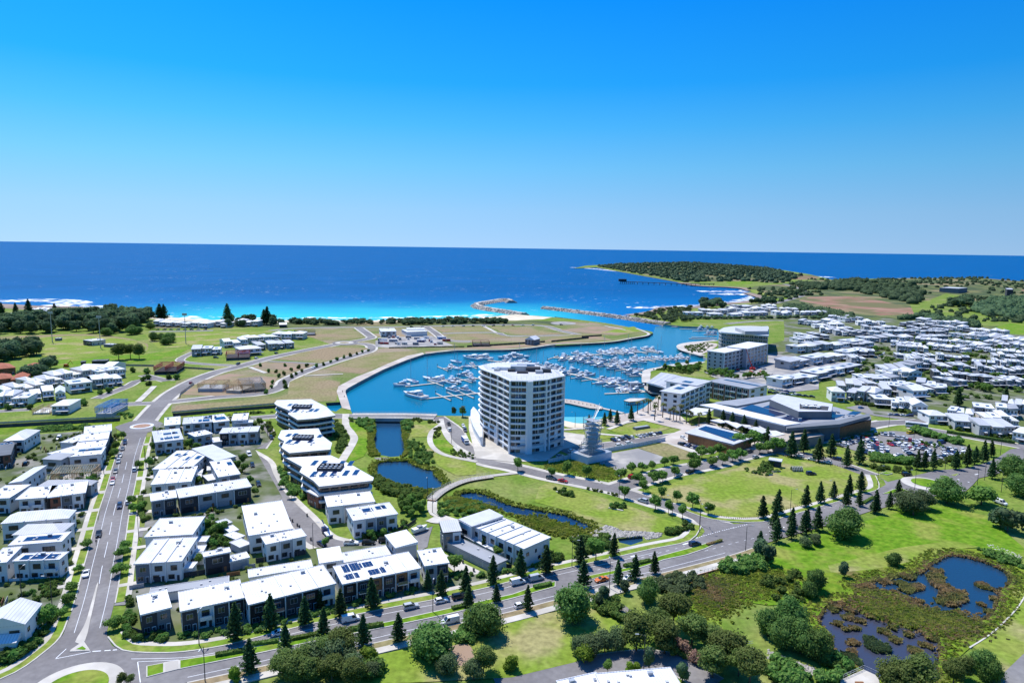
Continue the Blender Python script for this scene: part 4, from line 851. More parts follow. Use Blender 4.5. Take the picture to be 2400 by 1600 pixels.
# --- west of the street
house('white gabled weatherboard house in the bottom left corner', 'a -160,1062 222,1022 342,846', 7.0, 'gabley', 'wall_white', 'ww', rise=2.4)
house('small white gabled porch wing at the very left bottom edge', 'a -120,1215 140,1190 -60,1130', 3.6, 'gablex', 'wall_white', 'w', rise=1.2, low=True)
house('white house wing with a long blue solar strip west of the street', 'a 86,302 562,266 152,216', 6.8, 'flat', 'wall_white', 'ww', solar=((.18,.3,14,2),))
house('white house with a wide solar roof and balcony west of the street', 'a 126,446 541,431 152,382', 6.6, 'flat', 'wall_white', 'wwb', solar=((.08,.1,18,2),))
house('white house cut by the left edge beside the solar roofs', 'a -110,472 56,456 121,322', 6.6, 'flat', 'wall_white', 'w')
house('pale hipped roof house behind the solar strip', 'a 120,205 560,190 240,112', 6.4, 'hip', 'wall_white', 'ww', 'roof_pale', rise=1.8)
house('white hipped house with three small solar arrays at the side road', 'e 20,1532 752,1472 150,1440', 6.6, 'hip', 'wall_white', 'www', rise=2.4, solar=())
house('white pavilion house with deep balcony beside the side road', 'e 205,1262 482,1242 162,1152', 6.6, 'flat', 'wall_white', 'bb', over=.9)
house('white layered flat roof house with dark brick base', 'e 546,1242 921,1192 551,1122', 6.6, 'flat', 'wall_char', 'rsw', over=.8)
house('grey hipped roof house behind the layered white house', 'e 430,1118 1000,1110 620,1070', 5.2, 'hip', 'wall_grey', '', 'roof_pale', rise=1.6)
house('white roofed house with brick gable end at the left edge', 'e 105,1088 246,1082 131,927', 6.6, 'skillx', 'wall_white', 'r', rise=.8)
house('white flat house below the brick gable at the left edge', 'e -180,1262 100,1252 -120,1122', 6.4, 'flat', 'wall_white', 'ww')
house('first white garage roof in the cul-de-sac', 'e 666,642 802,646 702,552', 4.2, 'flat', 'wall_white', '', name='garage', cat='garage', low=True)
house('second white garage roof in the cul-de-sac, nearer the grey studio', 'e 531,762 692,790 641,652', 4.2, 'flat', 'wall_white', '', name='garage', cat='garage', low=True)
house('grey skillion studio at the end of the cul-de-sac', 'e 471,822 672,832 501,762', 7.0, 'skill', 'wall_grey', 'g', 'roof_grey', 'studio', 'studio', rise=.6)
for k_ in range(4):
 A_ = (765, 800); B_ = (1115, 770); C_ = (1268, 430); f0, f1 = k_/4, (k_+1)/4
 L0 = (A_[0]+(985-A_[0])*f0, A_[1]+(462-A_[1])*f0); R0 = (B_[0]+(C_[0]-B_[0])*f0, B_[1]+(C_[1]-B_[1])*f0); R1 = (B_[0]+(C_[0]-B_[0])*f1, B_[1]+(C_[1]-B_[1])*f1)
 house(f'{ORD(k_)} white roofed unit of the long street row, counting from the timber house frame', f'e {L0[0]},{L0[1]} {R0[0]-4},{R0[1]} {R1[0]-4},{R1[1]+6}', 6.8+.35*((k_+1) % 2), 'flat', 'wall_white' if k_ == 0 else 'wall_char', 'ww' if k_ == 0 else '', name='townhouse', cat='townhouse', solar=((.15,.6,12,2),) if k_ == 0 else (), group='long row of units beside the parked cars')
house('white hipped house above the cul-de-sac at the left edge', 'e 45,622 262,612 62,522', 6.6, 'hip', 'wall_white', 'ww', rise=2.0)
house('dark roofed brown house with solar panels at the left edge', 'e -60,792 112,772 202,662', 6.4, 'skill', 'wall_char', 'kr', 'roof_dark', rise=.7, solar=((.2,.3,6,2),))
house('dark rear wing with solar panels above the brown house', 'e 0,690 180,655 30,640', 6.2, 'flat', 'wall_char', '', 'roof_dark', solar=((.2,.2,6,2),))
# --- houses at the bottom edge near the near street
house('white roofed building cut by the bottom edge, left roof', 'c 480,1640 830,1560 700,1490', 5.5, 'flat', 'wall_white', '')
house('white roofed building cut by the bottom edge, right roof with grey box', 'c 850,1640 1540,1580 1330,1440', 5.8, 'flat', 'wall_white', '', vents=3)
# --- timber and steel frames under construction
def frame_house(label, pts, h, m, roof=True, walls=None, rise=1.6, step=.9, name='unfinished_house', base=0.0):
 P = Q(pts, h); a, rz, w, d = frame_of(None, *P[:3], h); root = thing(name, label, 'house frame', (a.x, a.y, 0), rz)
 for nm, seg in (('front_frame', ((0, 0), (w, 0))), ('back_frame', ((0, d), (w, d))), ('side_frame', ((0, 0), (0, d))), ('side_frame', ((w, 0), (w, d))), ('inner_frame', ((w/2, 0), (w/2, d)))):
  b = MB(); L_ = math.dist(*seg); k = max(2, int(L_/step))
  for i in range(k+1):
   x = seg[0][0]+(seg[1][0]-seg[0][0])*i/k; y = seg[0][1]+(seg[1][1]-seg[0][1])*i/k; b.bar((x, y, base), (x, y, h), .11, m)
  for z in (base+.05, h/2, h): b.bar((*seg[0], z), (*seg[1], z), .12, m)
  b.build(nm, root)
 if walls: MB().box(.3, w-.3, .3, d-.3, 0, base*.8 if base else h*.3, walls).build('base_wall', root)
 MB().box(.1, w-.1, .1, d-.1, 0, .25, 'concrete').build('slab', root)
 if roof:
  k = max(3, int(w/1.0))
  for i in range(k+1):
   x = w*i/k; b = MB(); b.bar((x, -.4, h), (x, d/2, h+rise), .07, m if roof is True else roof); b.bar((x, d+.4, h), (x, d/2, h+rise), .07, m if roof is True else roof); b.bar((x, -.4, h), (x, d+.4, h), .06, m if roof is True else roof)
   for q in (.25, .75): b.bar((x, d*q, h), (x, d*q, h+rise*.5), .05, m if roof is True else roof)
   b.build('roof_truss', root)
 return root
frame_house('timber house frame with pale roof trusses beside the street', 'e 555,985 1000,965 560,905', 4.2, 'pine_timber', 'truss', rise=2.0)
frame_house('low timber frame wing with pale trusses at the lawn', 'e 420,1055 545,1040 425,1005', 2.8, 'truss', True, rise=1.0)
frame_house('bright blue steel house frame on a grey base', 'k 1042,1290 1225,1288 1045,1200', 6.4, 'frame_blue', True, 'wall_grey', .8, base=3.0)
frame_house('small timber wall frame beside the half built white house', 'k 350,1310 540,1305 440,1250', 3.4, 'pine_timber', False, 'wall_white')
frame_house('red roof truss frame on a dark ground floor', 'k 1690,845 1945,840 1720,790', 6.5, 'frame_red', True, 'wall_black', 1.8, base=3.2)
frame_house('first timber framed shell in the bare building lot', 'l 290,1030 570,1030 300,985', 6.0, 'pine_timber', True, 'wall_grey', 1.0, base=3.0)
frame_house('second timber framed shell in the bare building lot', 'l 600,1030 760,1040 690,975', 6.5, 'pine_timber', True, 'wall_cream', 1.0)
frame_house('third framed shell with grey trusses in the bare building lot', 'l 790,1040 1050,1020 800,965', 6.2, 'pine_timber', 'steel', 'wall_char', 1.0)
frame_house('red and grey framed house in the beach cluster', 'l 605,705 870,695 640,660', 6.0, 'frame_red', True, 'wall_char', .8, base=3.0)
frame_house('brown timber boathouse frame above the marina bank', 'm 1075,570 1260,570 1085,545', 5.0, 'brick_tan', True, 'wall_char', .8)
frame_house('dark framed building behind the dunes', 'l 1360,452 1590,448 1375,432', 5.5, 'steel_dark', False, 'wall_slate')
# --- apartments with faceted roofs
def apartments(label, pts, h, ns, plant, sol):
 P = ccw(Q(pts, h)); c = Vector((sum(p[0] for p in P)/len(P), sum(p[1] for p in P)/len(P))); root = thing('apartment_block', label, 'apartment block', (c.x, c.y, 0))
 L = [(x-c.x, y-c.y) for x, y in P]; sc_ = lambda k, dd=0: [(x*k, y*k+dd) for x, y in L]
 s = (h-1.2)/ns
 for i in range(ns):
  MB().prism(sc_(.90), i*s, (i+1)*s-.25, 'brick_tan' if i % 2 == 0 or i < ns-1 else 'wall_char').build('storey_wall', root)
  MB().prism(sc_(.97), (i+1)*s-.25, (i+1)*s+.65 if i < ns-1 else (i+1)*s, 'wall_white' if i < ns-1 else 'fascia').build('balcony_band', root)
 b = MB(); n = len(L); o_, i_ = sc_(1.0), sc_(.9)
 b.v = [(x, y, h-1.2) for x, y in sc_(.985)]+[(x, y, h-.25) for x, y in o_]+[(x, y, h) for x, y in i_]
 for k in range(n): b.face((k, (k+1) % n, n+(k+1) % n, n+k), 'fascia'); b.face((n+k, n+(k+1) % n, 2*n+(k+1) % n, 2*n+k), 'roof_white')
 for t in tessellate_polygon([[Vector((x, y, 0)) for x, y in i_]]):
  q = [i_[k] for k in t]; b.face([2*n+k for k in (t if area(q) > 0 else t[::-1])], 'roof_white')
 rf = b.build('roof', root)
 for k in range(n):
  p, q = Vector(sc_(.90)[k]), Vector(sc_(.90)[(k+1) % n]); e = q-p; L_ = e.length
  nrm = Vector((e.y, -e.x)).normalized()
  if L_ < 3 or nrm.y > .35: continue
  for i in range(ns):
   kk = max(1, int(L_/3.4))
   for t in range(kk):
    pp = p+e*((t+.14)/kk)+nrm*.02; o = link('window', unit('win2', 'glass', 'frame_dark'), root, (pp.x, pp.y, i*s+.35), (L_/kk*.72, .12, s-1.15), math.atan2(e.y, e.x))
 px, py, pw, pd = plant
 MB().box(px-pw/2, px+pw/2, py-pd/2, py+pd/2, h, h+.12, 'wall_black').build('plant_deck', root)
 b = MB()
 for q in ((px-pw/2, px+pw/2, py-pd/2, py-pd/2+.15), (px-pw/2, px+pw/2, py+pd/2-.15, py+pd/2), (px-pw/2, px-pw/2+.15, py-pd/2+.15, py+pd/2-.15), (px+pw/2-.15, px+pw/2, py-pd/2+.15, py+pd/2-.15)): b.box(*q, h+.121, h+1.3, 'wall_char')
 b.build('plant_screen', root)
 for i in range(5):
  for j in range(3): link('condenser', unit('vent', 'wall_white', 'steel'), root, (px-pw/2+1.0+i*(pw-2)/4, py-pd/2+1+j*(pd-2)/2, h+.13), (.9, .7, .9))
 for x, y, nx, ny in sol: solar_array(rf, x, y, nx, ny, h+.12, each=False)
 for _ in range(7): link('roof_vent', unit('vent', 'steel', 'roof_pale'), rf, (random.uniform(-8, 8), random.uniform(-9, -5), h), (.7, .7, .4))
 return root
apartments('upper apartment block of the three with faceted white roofs, beside the canal inlet', 'f 1640,172 2020,160 2190,245 2290,338 2075,372 1870,387 1762,322 1790,290 1645,232 1612,205', 12.5, 4, (1, 2, 10, 6), ((-9,6,2,3),(-6,6,2,3),(3,6,2,3),(-4,-9,2,4),(-1,-9,2,4),(7,-7,2,4),(10,-7,2,4)))
apartments('middle apartment block of the three with faceted white roofs', 'f 1690,502 2100,480 2140,560 2250,640 2230,712 1780,752 1690,692 1722,622 1652,582', 11, 3, (0, 2, 9, 6), ((-10,5,2,3),(-7,6,2,3),(6,4,2,3),(-6,-7,2,4),(-2,-7,2,4),(4,-5,2,3)))
apartments('lower and largest apartment block of the three with faceted white roofs', 's 670,1071 775,1065 820,1085 876,1117 874,1124 748,1138 734,1124 702,1104 708,1092', 10.5, 3, (1, 2, 10, 7), ((-9,6,2,4),(-5,6,2,4),(3,6,2,4),(7,6,2,4),(-5,-9,2,4),(-1,-9,2,4),(3,-8,2,4),(8,-7,2,4),(12,-6,2,4)))
b_, w_, d_ = house('brown brick garage entrance below the largest apartment block', 'f 1975,1175 2095,1235 2240,1195', 5.5, 'flat', 'brick', 'r', 'roof_white', 'apartment_annex', 'annex', vents=0)
# --- the white tower
TH = 38.5
TP = Q('m 1128,838 1172,872 1343,934 1482,1000 1672,1003 1732,1000 1893,986 1935,974 2092,942 2020,890 1800,830 1560,795 1300,800', TH)
TP = ccw(TP); tc = (sum(p[0] for p in TP)/len(TP), sum(p[1] for p in TP)/len(TP))
tw = thing('tower', 'tall white apartment tower with banded balconies beside the marina', 'tower', (tc[0], tc[1], 0))
TL = [(x-tc[0], y-tc[1]) for x, y in TP]; tsc = lambda k: [(x*k, y*k) for x, y in TL]
NS = 12; s_ = TH/NS
def rounded(P, r=.16):
 out = []; n = len(P)
 for i in range(n):
  a, b, c = (Vector(P[k % n]) for k in (i-1, i, i+1))
  for t in (0, .5, 1): p = (b+(a-b)*r)*(1-t)**2+2*b*t*(1-t)+(b+(c-b)*r)*t*t; out.append((p.x, p.y))
 return out
MB().prism(tsc(.93), 0, TH-.3, 'tower_white').build('core_wall', tw)
for i in range(1, NS+1):
 top = i == NS; up = i > 3
 MB().prism(rounded(tsc(1.0 if up else .955)), i*s_-.35, i*s_+(.5 if not top else .15), 'tower_white').build('balcony_slab' if not top else 'roof', tw)
b = MB(); rp = rounded(tsc(.97)); b.prism(rp, TH+.151, TH+.3, 'roof_white'); b.build('roof_membrane', tw)
gl = tsc(.932)
for k in range(len(gl)):
 p, q = Vector(gl[k]), Vector(gl[(k+1) % len(gl)]); e = q-p; L_ = e.length; nrm = Vector((e.y, -e.x)).normalized(); rot = math.atan2(e.y, e.x)
 if nrm.y > .5: continue
 if L_ < 3.2:                                            # narrow facets are solid white piers
  mid = (p+q)/2; link('pier', unit('box', 'tower_white'), tw, (p.x, p.y, 0), (L_, .01, TH), rot)
  if abs(mid.x-5) < 14: MB().prism([tuple(p-nrm*.5), tuple(q-nrm*.5), tuple(q+nrm*2.2), tuple(p+nrm*2.2)], 0, TH-.1, 'tower_white').build('pier', tw)
  continue
 for i in range(NS):
  kk = max(2, int(L_/2.4)); z0 = i*s_+(.5 if i else .2)
  for t in range(kk):
   r_ = random.random(); gm = 'glass_blue' if r_ < .08 else ('curtain' if r_ < .14 else ('glass_teal' if r_ < .45 else 'glass'))
   if i < 3 and t % 3 == 2: continue
   pp = p+e*((t+.06)/kk)+nrm*.02; link('window', unit('win2', gm, 'frame_dark'), tw, (pp.x, pp.y, z0+(.35 if i < 3 else 0)), (L_/kk*.88, .14, s_-.85-(.8 if i < 3 else 0)), rot)
  if L_ > 6 and i > 2:
   pp = p+e*.5+nrm*.05; link('balcony_fin', unit('box', 'tower_white'), tw, (pp.x, pp.y, i*s_+.7), (.22, .9, s_-1.0), rot+math.pi)
for k in range(len(TL)):
 v = Vector(TL[k]); t = Vector((-v.y, v.x)).normalized()*.35
 if v.y < 6: MB().prism([tuple(v*.92-t), tuple(v*.92+t), tuple(v*1.0+t), tuple(v*1.0-t)], 0, TH-.05, 'tower_white').build('pier', tw)
for (x, y, a_, d_, h_, m_) in ((-2, 6, 9, 6, 2.6, 'steel'), (6, 4, 8, 5, 2.2, 'wall_char'), (13, 2, 5, 5, 1.8, 'steel_dark'), (-10, 8, 8, 5, 1.6, 'tower_white'), (2, 11, 10, 4, 3.0, 'tower_white'), (-6, 2, 4, 3, 1.3, 'steel_dark'), (9, -2, 4, 3, 1.5, 'steel'), (0, -3, 6, 2, 1.0, 'wall_char'), (-14, 4, 3, 3, 1.1, 'steel')):
 MB().box(x-a_/2, x+a_/2, y-d_/2, y+d_/2, TH+.3, TH+.3+h_, m_, 'roof_white' if m_ == 'tower_white' else m_).build('roof_plant', tw)
b = MB(); rr = tsc(.86)
for k in range(len(rr)):
 p, q = Vector(rr[k]), Vector(rr[(k+1) % len(rr)]); kk = max(1, int((q-p).length/2.2))
 for t in range(kk): pt = p+(q-p)*t/kk; b.bar((pt.x, pt.y, TH+.2), (pt.x, pt.y, TH+1.9), .05, 'steel')
 for z in (TH+1.0, TH+1.9): b.bar((p.x, p.y, z), (q.x, q.y, z), .045, 'steel')
b.build('roof_railing', tw)
solar_array(tw, -17, 9, 4, 2, TH+.32, 1.6, 1.6)
pod = [(v[0]-tc[0], v[1]-tc[1]) for v in Q('g 1672,340 1700,300 1745,350 1800,440 1800,640 1770,640 1700,520 1668,430', 2)]
MB().prism(rounded(pod), 0, 4.2, 'tower_white').build('podium', tw); MB().prism(rounded([(x*1.02, y*1.02) for x, y in pod]), 4.2, 5.0, 'tower_white', 'roof_white').build('podium_parapet', tw)
cn = [(v[0]-tc[0], v[1]-tc[1]) for v in Q('h 60,690 330,655 590,590 560,560 300,600 40,640', 4.5)]
MB().prism(cn, 4.2, 4.7, 'roof_pale').build('canopy', tw)
# --- shopping centre
def block(root, name, pts, z0, z1, m, top=None, origin=(0, 0)):
 P = Q(pts, z1 if not callable(z1) else z0) if isinstance(pts, str) else pts
 return MB().prism([(x-origin[0], y-origin[1]) for x, y in P], z0, z1, m, top).build(name, root)
mo = G('i', 1000, 400); ml = thing('shopping_centre', 'large shopping centre with grey solar roof and white front canopy', 'shopping centre', (*mo, 0))
block(ml, 'main_hall', 'i 420,300 960,190 1680,250 2030,345 1720,440 1130,470', 0, 9.0, 'wall_slate', 'roof_grey', mo)
block(ml, 'front_canopy', 'i 190,225 345,210 1300,430 1130,452', 9.2, 9.9, 'roof_white', 'roof_white', mo)
block(ml, 'raised_roof', 'i 960,165 1040,105 1655,218 1640,300 1280,300', 9, 13.5, 'wall_slate', 'roof_pale', mo)
block(ml, 'plant_well', 'i 1290,215 1610,245 1600,285 1290,268', 13.5, 13.7, 'wall_char', 'wall_char', mo)
block(ml, 'timber_facade', 'i 1420,470 1720,440 2075,350 2080,395 1740,475', 0, 6.8, 'timber', 'wall_slate', mo)
block(ml, 'roof_edge', 'i 1140,468 1300,440 1720,395 2060,318 2064,352 1730,440 1150,485', 8.8, 10.4, 'wall_slate', 'wall_slate', mo)
block(ml, 'shopfront', 'i 420,300 1130,470 1250,560 1000,590 950,540 480,350', 0, 5.0, 'wall_char', 'deck', mo)
block(ml, 'corner_hall', 'i 950,545 1130,530 1450,480 1560,560 1010,650', 0, 5.6, 'wall_slate', 'deck', mo)
block(ml, 'rear_hall', 'i 370,195 1040,110 960,170 600,240 345,210', 0, 8.6, 'wall_grey', 'roof_grey', mo)
block(ml, 'side_roof', 'i 0,310 140,255 345,275 250,335 100,340', 5.0, 5.5, 'roof_white', 'roof_white', mo)
for k_, s_ in enumerate(('i 305,395 420,380 470,420 420,425', 'i 450,400 530,395 660,450 600,480', 'i 640,440 740,450 760,470 700,475', 'i 720,480 850,460 960,515 880,540', 'i 940,510 1030,510 1130,550 1010,575 950,555')): block(ml, 'awning', s_, 5.4, 5.9, 'roof_white', 'roof_white', mo)
def panels(root, pts, z, nu, nv, origin, name='solar_panel', gap=.92):
 """a quad of roof filled with rows of panels, each row its own part"""
 A, B, C, D = (Vector(q)-Vector(origin) for q in Q(pts, z))
 for i in range(nu):
  b = MB(); u0, u1 = i/nu, (i+gap)/nu
  q = [A.lerp(B, u0).lerp(D.lerp(C, u0), .02), A.lerp(B, u1).lerp(D.lerp(C, u1), .02), A.lerp(B, u1).lerp(D.lerp(C, u1), .98), A.lerp(B, u0).lerp(D.lerp(C, u0), .98)]
  b.prism([tuple(v) for v in q], z+.1, z+.28, 'solar'); b.build(name, root)
panels(ml, 'i 630,270 760,225 1150,335 1010,360', 9.0, 6, 1, mo); panels(ml, 'i 880,255 960,225 1400,300 1290,345', 9.0, 8, 1, mo)
panels(ml, 'i 1060,385 1170,345 1460,375 1310,420', 9.0, 6, 1, mo); panels(ml, 'i 1470,370 1580,335 1800,340 1700,375', 9.0, 4, 1, mo); panels(ml, 'i 1810,335 1880,298 1980,312 1900,345', 9.0, 2, 1, mo)
for q_ in range(22):
 x_, y_ = G('i', random.uniform(1150, 1900), random.uniform(300, 400), 9); link('roof_unit', unit('vent', 'wall_white', 'steel'), ml, (x_-mo[0], y_-mo[1], 9.0), (random.uniform(.8, 2), random.uniform(.8, 2), random.uniform(.6, 1.4)))
for q_ in range(16):
 x_, y_ = G('i', random.uniform(1300, 1560), random.uniform(225, 272), 13.7); link('roof_unit', unit('vent', 'steel', 'wall_white'), ml, (x_-mo[0], y_-mo[1], 13.7), (1.6, 1.2, random.uniform(.8, 1.4)))
for q_ in range(12):
 x_, y_ = G('i', 490+q_*58, 372+q_*15.3, 2.5); link('window', unit('win2', 'glass', 'frame_dark'), ml, (x_-mo[0]-.2, y_-mo[1]-1.6, .6), (3.4, .2, 3.2), heading('i 480,350 950,540'))
so_ = G('i', 400, 560); ss = thing('solar_shop', 'low shop with a flat roof covered in rows of solar panels', 'shop', (*so_, 0))
block(ss, 'wall', 'i 60,545 250,470 760,590 550,680', 0, 5.2, 'timber', 'wall_char', so_); block(ss, 'roof', 'i 25,532 248,440 803,577 562,662', 5.2, 5.8, 'fascia', 'roof_pale', so_)
panels(ss, 'i 165,492 245,462 715,582 575,632', 5.85, 10, 1, so_)
for q_ in range(6):
 x_, y_ = G('i', 110+q_*75, 610+q_*20, 0); link('window', unit('win2', 'glass', 'frame_dark'), ss, (x_-so_[0], y_-so_[1], 1.0), (3.6, .2, 2.6), heading('i 60,600 550,710'))
# --- marina side buildings
def slab_building(label, pts, h, ns, wall, roofm='roof_white', name='apartment_building', cat='apartment building', glassm='glass', cols=None, sidec=2, fins=None, bands=None, over=.5, solar=None):
 P = Q(pts, h); a, rz, w, d = frame_of(None, *P[:3], h); root = thing(name, label, cat, (a.x, a.y, 0), rz)
 MB().box(0, w, 0, d, 0, h-.4, wall).build('wall', root); rf = roof_mesh('flat', w, d, h, roofm, over).build('roof', root)
 s = (h-.6)/ns; cols = cols or max(3, int(w/4.5))
 for i in range(ns):
  for c in range(cols):
   opening(root, 'f', (c+.14)*w/cols, i*s+.6, w/cols*.72, s-1.0, w, d, 'win2', glassm, 'frame_white', .18)
   if bands and i > 0 and c % 2 == 0: MB().box((c+.05)*w/cols, (c+.95)*w/cols, -1.3, -.01, i*s-.1, i*s+.75, bands).build('balcony', root)
  for q in range(sidec):
   for f_ in 'lr': opening(root, f_, (q+.25)*d/sidec, i*s+.8, d/sidec*.4, s-1.4, w, d, 'win1', glassm, 'frame_white', .15)
 if fins:
  for c in range(cols+1): MB().box(c*w/cols-.25, c*w/cols+.25, -.7, -.005, 0, h-.45, fins).build('fin', root)
 if solar:
  for u, v, nx, ny in solar: solar_array(rf, u*w, v*d, nx, ny, h+.12, each=False)
 return root, w, d
slab_building('long five storey pale block with white roof beside the crane', 'n 1870,690 2120,640 1640,675', 17, 5, 'wall_grey', sidec=3, fins='wall_white', cols=6)
slab_building('rear wing of the five storey block with white roof', 'n 2120,645 2345,590 1990,600', 18, 5, 'wall_grey', sidec=2, fins='wall_white', cols=6)
slab_building('three storey apartment building with red brick bays beside the mall', 'n 1690,1000 2140,1085 2330,1040', 12, 3, 'wall_white', 'roof_grey', cols=7, bands='wall_white', fins='brick', over=.9, solar=((.12,.55,16,2),(.55,.55,14,2)))
slab_building('white four storey apartment building with curved roof trim by the palms', 'n 1390,1140 1640,1040 1230,1090', 14, 4, 'wall_white', 'roof_pale', cols=5, bands='wall_white', over=1.0, solar=((.3,.4,8,3),(.62,.45,6,3)))
slab_building('rear white wing behind the curved roof apartments', 'n 1560,1050 1720,1000 1480,930', 14.5, 4, 'wall_white', 'roof_pale', cols=3, over=1.0, solar=((.2,.3,6,4),))
# curved hotel
ho = G('n', 2050, 560); ht = thing('curved_hotel', 'curved glass fronted building under construction on the marina point', 'hotel', (*ho, 0))
hp = [G('n', x, y, 20) for x, y in ((1815, 440), (1840, 455), (1900, 463), (2000, 470), (2150, 480), (2350, 495), (2352, 470), (2350, 400), (2150, 393), (1980, 395), (1870, 410))]
hp = [(x-ho[0], y-ho[1]) for x, y in hp]
MB().prism(hp, 0, 19, 'wall_slate').build('core_wall', ht); MB().prism([(x*1.03, y*1.03) for x, y in hp], 18.6, 20, 'wall_white', 'roof_pale').build('roof', ht)
for i in range(1, 5): MB().prism([(x*1.012, y*1.012) for x, y in hp], i*3.8-.3, i*3.8, 'fascia').build('floor_slab', ht)
hp = ccw(hp)
for k in range(len(hp)):
 p, q = Vector(hp[k]), Vector(hp[(k+1) % len(hp)]); e = q-p; nrm = Vector((e.y, -e.x)).normalized()
 if nrm.y > .4: continue
 kk = max(1, int(e.length/4))
 for i in range(5):
  for t in range(kk): pp = p+e*((t+.08)/kk)+nrm*.03; link('window', unit('win2', 'glass_teal', 'frame_white'), ht, (pp.x, pp.y, i*3.8+.2), (e.length/kk*.84, .2, 3.1), math.atan2(e.y, e.x))
block(ht, 'upper_storey', 'n 1990,410 2352,395 2352,450 2100,452', 20, 23.5, 'wall_grey', 'roof_pale', ho)
# restaurant on the water
ro = G('n', 1200, 1050); rs = thing('boathouse_restaurant', 'waterfront restaurant with a broad ribbed pale roof', 'restaurant', (*ro, 0))
block(rs, 'wall', 'n 1030,1030 1240,1075 1430,960 1180,915', 0, 6, 'wall_char', 'wall_char', ro); b = MB()
A, B, C, D = (Vector(q)-Vector(ro) for q in Q('n 1010,1005 1225,1065 1460,955 1175,893', 8))
for k in range(9): q = [A.lerp(B, k/9).lerp(D.lerp(C, k/9), 0), A.lerp(B, (k+.94)/9), D.lerp(C, (k+.94)/9), D.lerp(C, k/9)]; MB().prism([tuple(v) for v in q], 6.4, 7.2+.5*math.sin(k/8*3.14), 'roof_pale').build('roof_sheet', rs)
block(rs, 'deck', 'n 990,1050 1230,1110 1240,1150 1060,1130 985,1080', 0, .6, 'deck', 'deck', ro)
# gabled hall and sheds north of the marina
house('white gabled hall with dark end wall above the marina bank', 'm 1650,540 1750,548 1520,508', 6.0, 'gabley', 'wall_slate', 'sss', 'roof_white', 'hall', 'hall', rise=3.2, side='')
house('white cubic show home near the gravel yard', 'm 60,455 230,452 50,420', 6.5, 'flat', 'wall_white', 'wgw')
house('wide white tent roofed pavilion near the gravel yard', 'm 345,460 570,452 345,430', 5.5, 'flat', 'wall_white', '', name='pavilion', cat='pavilion', low=True)
house('far rear half of the white pavilion roof', 'm 350,430 540,428 350,415', 6.5, 'flat', 'wall_white', '', name='pavilion', cat='pavilion', low=True)
house('small striped roof kiosk at the beach end of the playing field', 'l 1200,380 1280,378 1200,368', 4, 'gablex', 'wall_char', '', name='kiosk', cat='kiosk', rise=2, low=True)
house('small white clubhouse with dark base beside the oval', 'k 918,548 1010,560 1045,528', 5, 'flat', 'wall_cream', 'cc', name='clubhouse', cat='clubhouse')
house('long low dark dugout beside the oval', 'k 1012,780 1178,775 1010,766', 3, 'flat', 'wall_char', '', 'roof_dark', 'dugout', 'shed', low=True)
house('small dark shed beside the long dugout', 'k 890,790 935,788 890,780', 2.8, 'flat', 'wall_char', '', 'roof_dark', 'shed', 'shed', low=True)
house('grey container beside the oval light pole', 'k 1142,595 1238,600 1150,582', 2.8, 'flat', 'wall_slate', '', 'roof_pale', 'container', 'container', low=True)
house('small shed beyond the oval light pole', 'k 605,530 652,530 606,522', 2.8, 'flat', 'wall_slate', '', 'roof_pale', 'shed', 'shed', low=True)
house('large grey industrial shed on the far ridge', 'p 965,455 1050,448 880,440', 13, 'flat', 'wall_slate', '', 'roof_pale', 'industrial_shed', 'shed', low=True, vents=0)
house('tall dark silo building on the far ridge', 'p 1415,462 1470,464 1425,452', 20, 'flat', 'wall_char', '', 'roof_pale', 'silo_building', 'silo', low=True, vents=0)
house('low white shed beside the industrial shed on the ridge', 'p 770,446 870,444 772,438', 8, 'flat', 'wall_white', '', name='industrial_shed', cat='shed', low=True, vents=0)
# terracotta units
for k_, s_ in enumerate(('k -40,870 170,850 -10,815', 'k -60,985 150,965 60,925', 'k 120,985 280,975 190,915', 'k 285,850 450,840 330,815')):
 house(f'{ORD(k_)} terracotta roofed brick unit beside the dark trees on the left edge', s_, 5.5, 'hip', 'brick', 'rr', 'roof_terra', rise=2.0, group='terracotta roofed units')
# --- far houses, copied from a handful of patterns
FARP = []
for k_, (rf, wl_, rm, rise_) in enumerate((('flat', 'wall_white', 'roof_white', 0), ('hip', 'wall_white', 'roof_white', 2.2), ('gablex', 'wall_white', 'roof_white', 2.2), ('skill', 'wall_grey', 'roof_pale', 1.2), ('flat', 'wall_slate', 'roof_white', 0), ('hip', 'wall_cream', 'roof_white', 1.8), ('flat', 'wall_char', 'roof_pale', 0), ('gabley', 'wall_white', 'roof_white', 2.4), ('skillx', 'wall_white', 'roof_grey', 1.0))):
 w, d, h = 13.0, 13.0, 6.4; root = thing('far_house', 'pattern', 'house')
 MB().box(0, w, 0, d, 0, h-.2, wl_).build('wall', root); ro_ = roof_mesh(rf, w, d, h, rm, .6, rise_).build('roof', root)
 MB().box(w*(.35 if k_ % 2 else -.05), w*(1.05 if k_ % 3 else .6), -3.2, -.01, 2.7, 3.05, 'roof_pale' if k_ % 3 == 1 else 'roof_white').build('lower_roof', root)
 for c in range(3): opening(root, 'f', (c+.18)*w/3, 3.7, w/3*.6, 1.7, w, d, 'win2', 'glass', 'frame_white', .15)
 opening(root, 'f', w*.05, .1, w*.28, 2.3, w, d, 'garage', 'garage', 'frame_dark', .12, 'garage_door'); opening(root, 'f', w*.5, .4, w*.4, 2.1, w, d, 'win3', 'glass', 'frame_dark', .12)
 opening(root, 'l', d*.4, 3.8, d*.2, 1.4, w, d, 'win2', 'glass', 'frame_dark', .12)
 if k_ in (0, 2, 4, 6): solar_array(ro_, 3, d*.35 if rf == 'flat' else d*.2, 5, 2, h+.15 if rf == 'flat' else h+.9, each=False)
 FARP.append(proto(root))
HN = dict(p='suburb_house', j='suburb_house', z='terrace_house', o='hillside_house', k='cluster_house', l='beach_house')
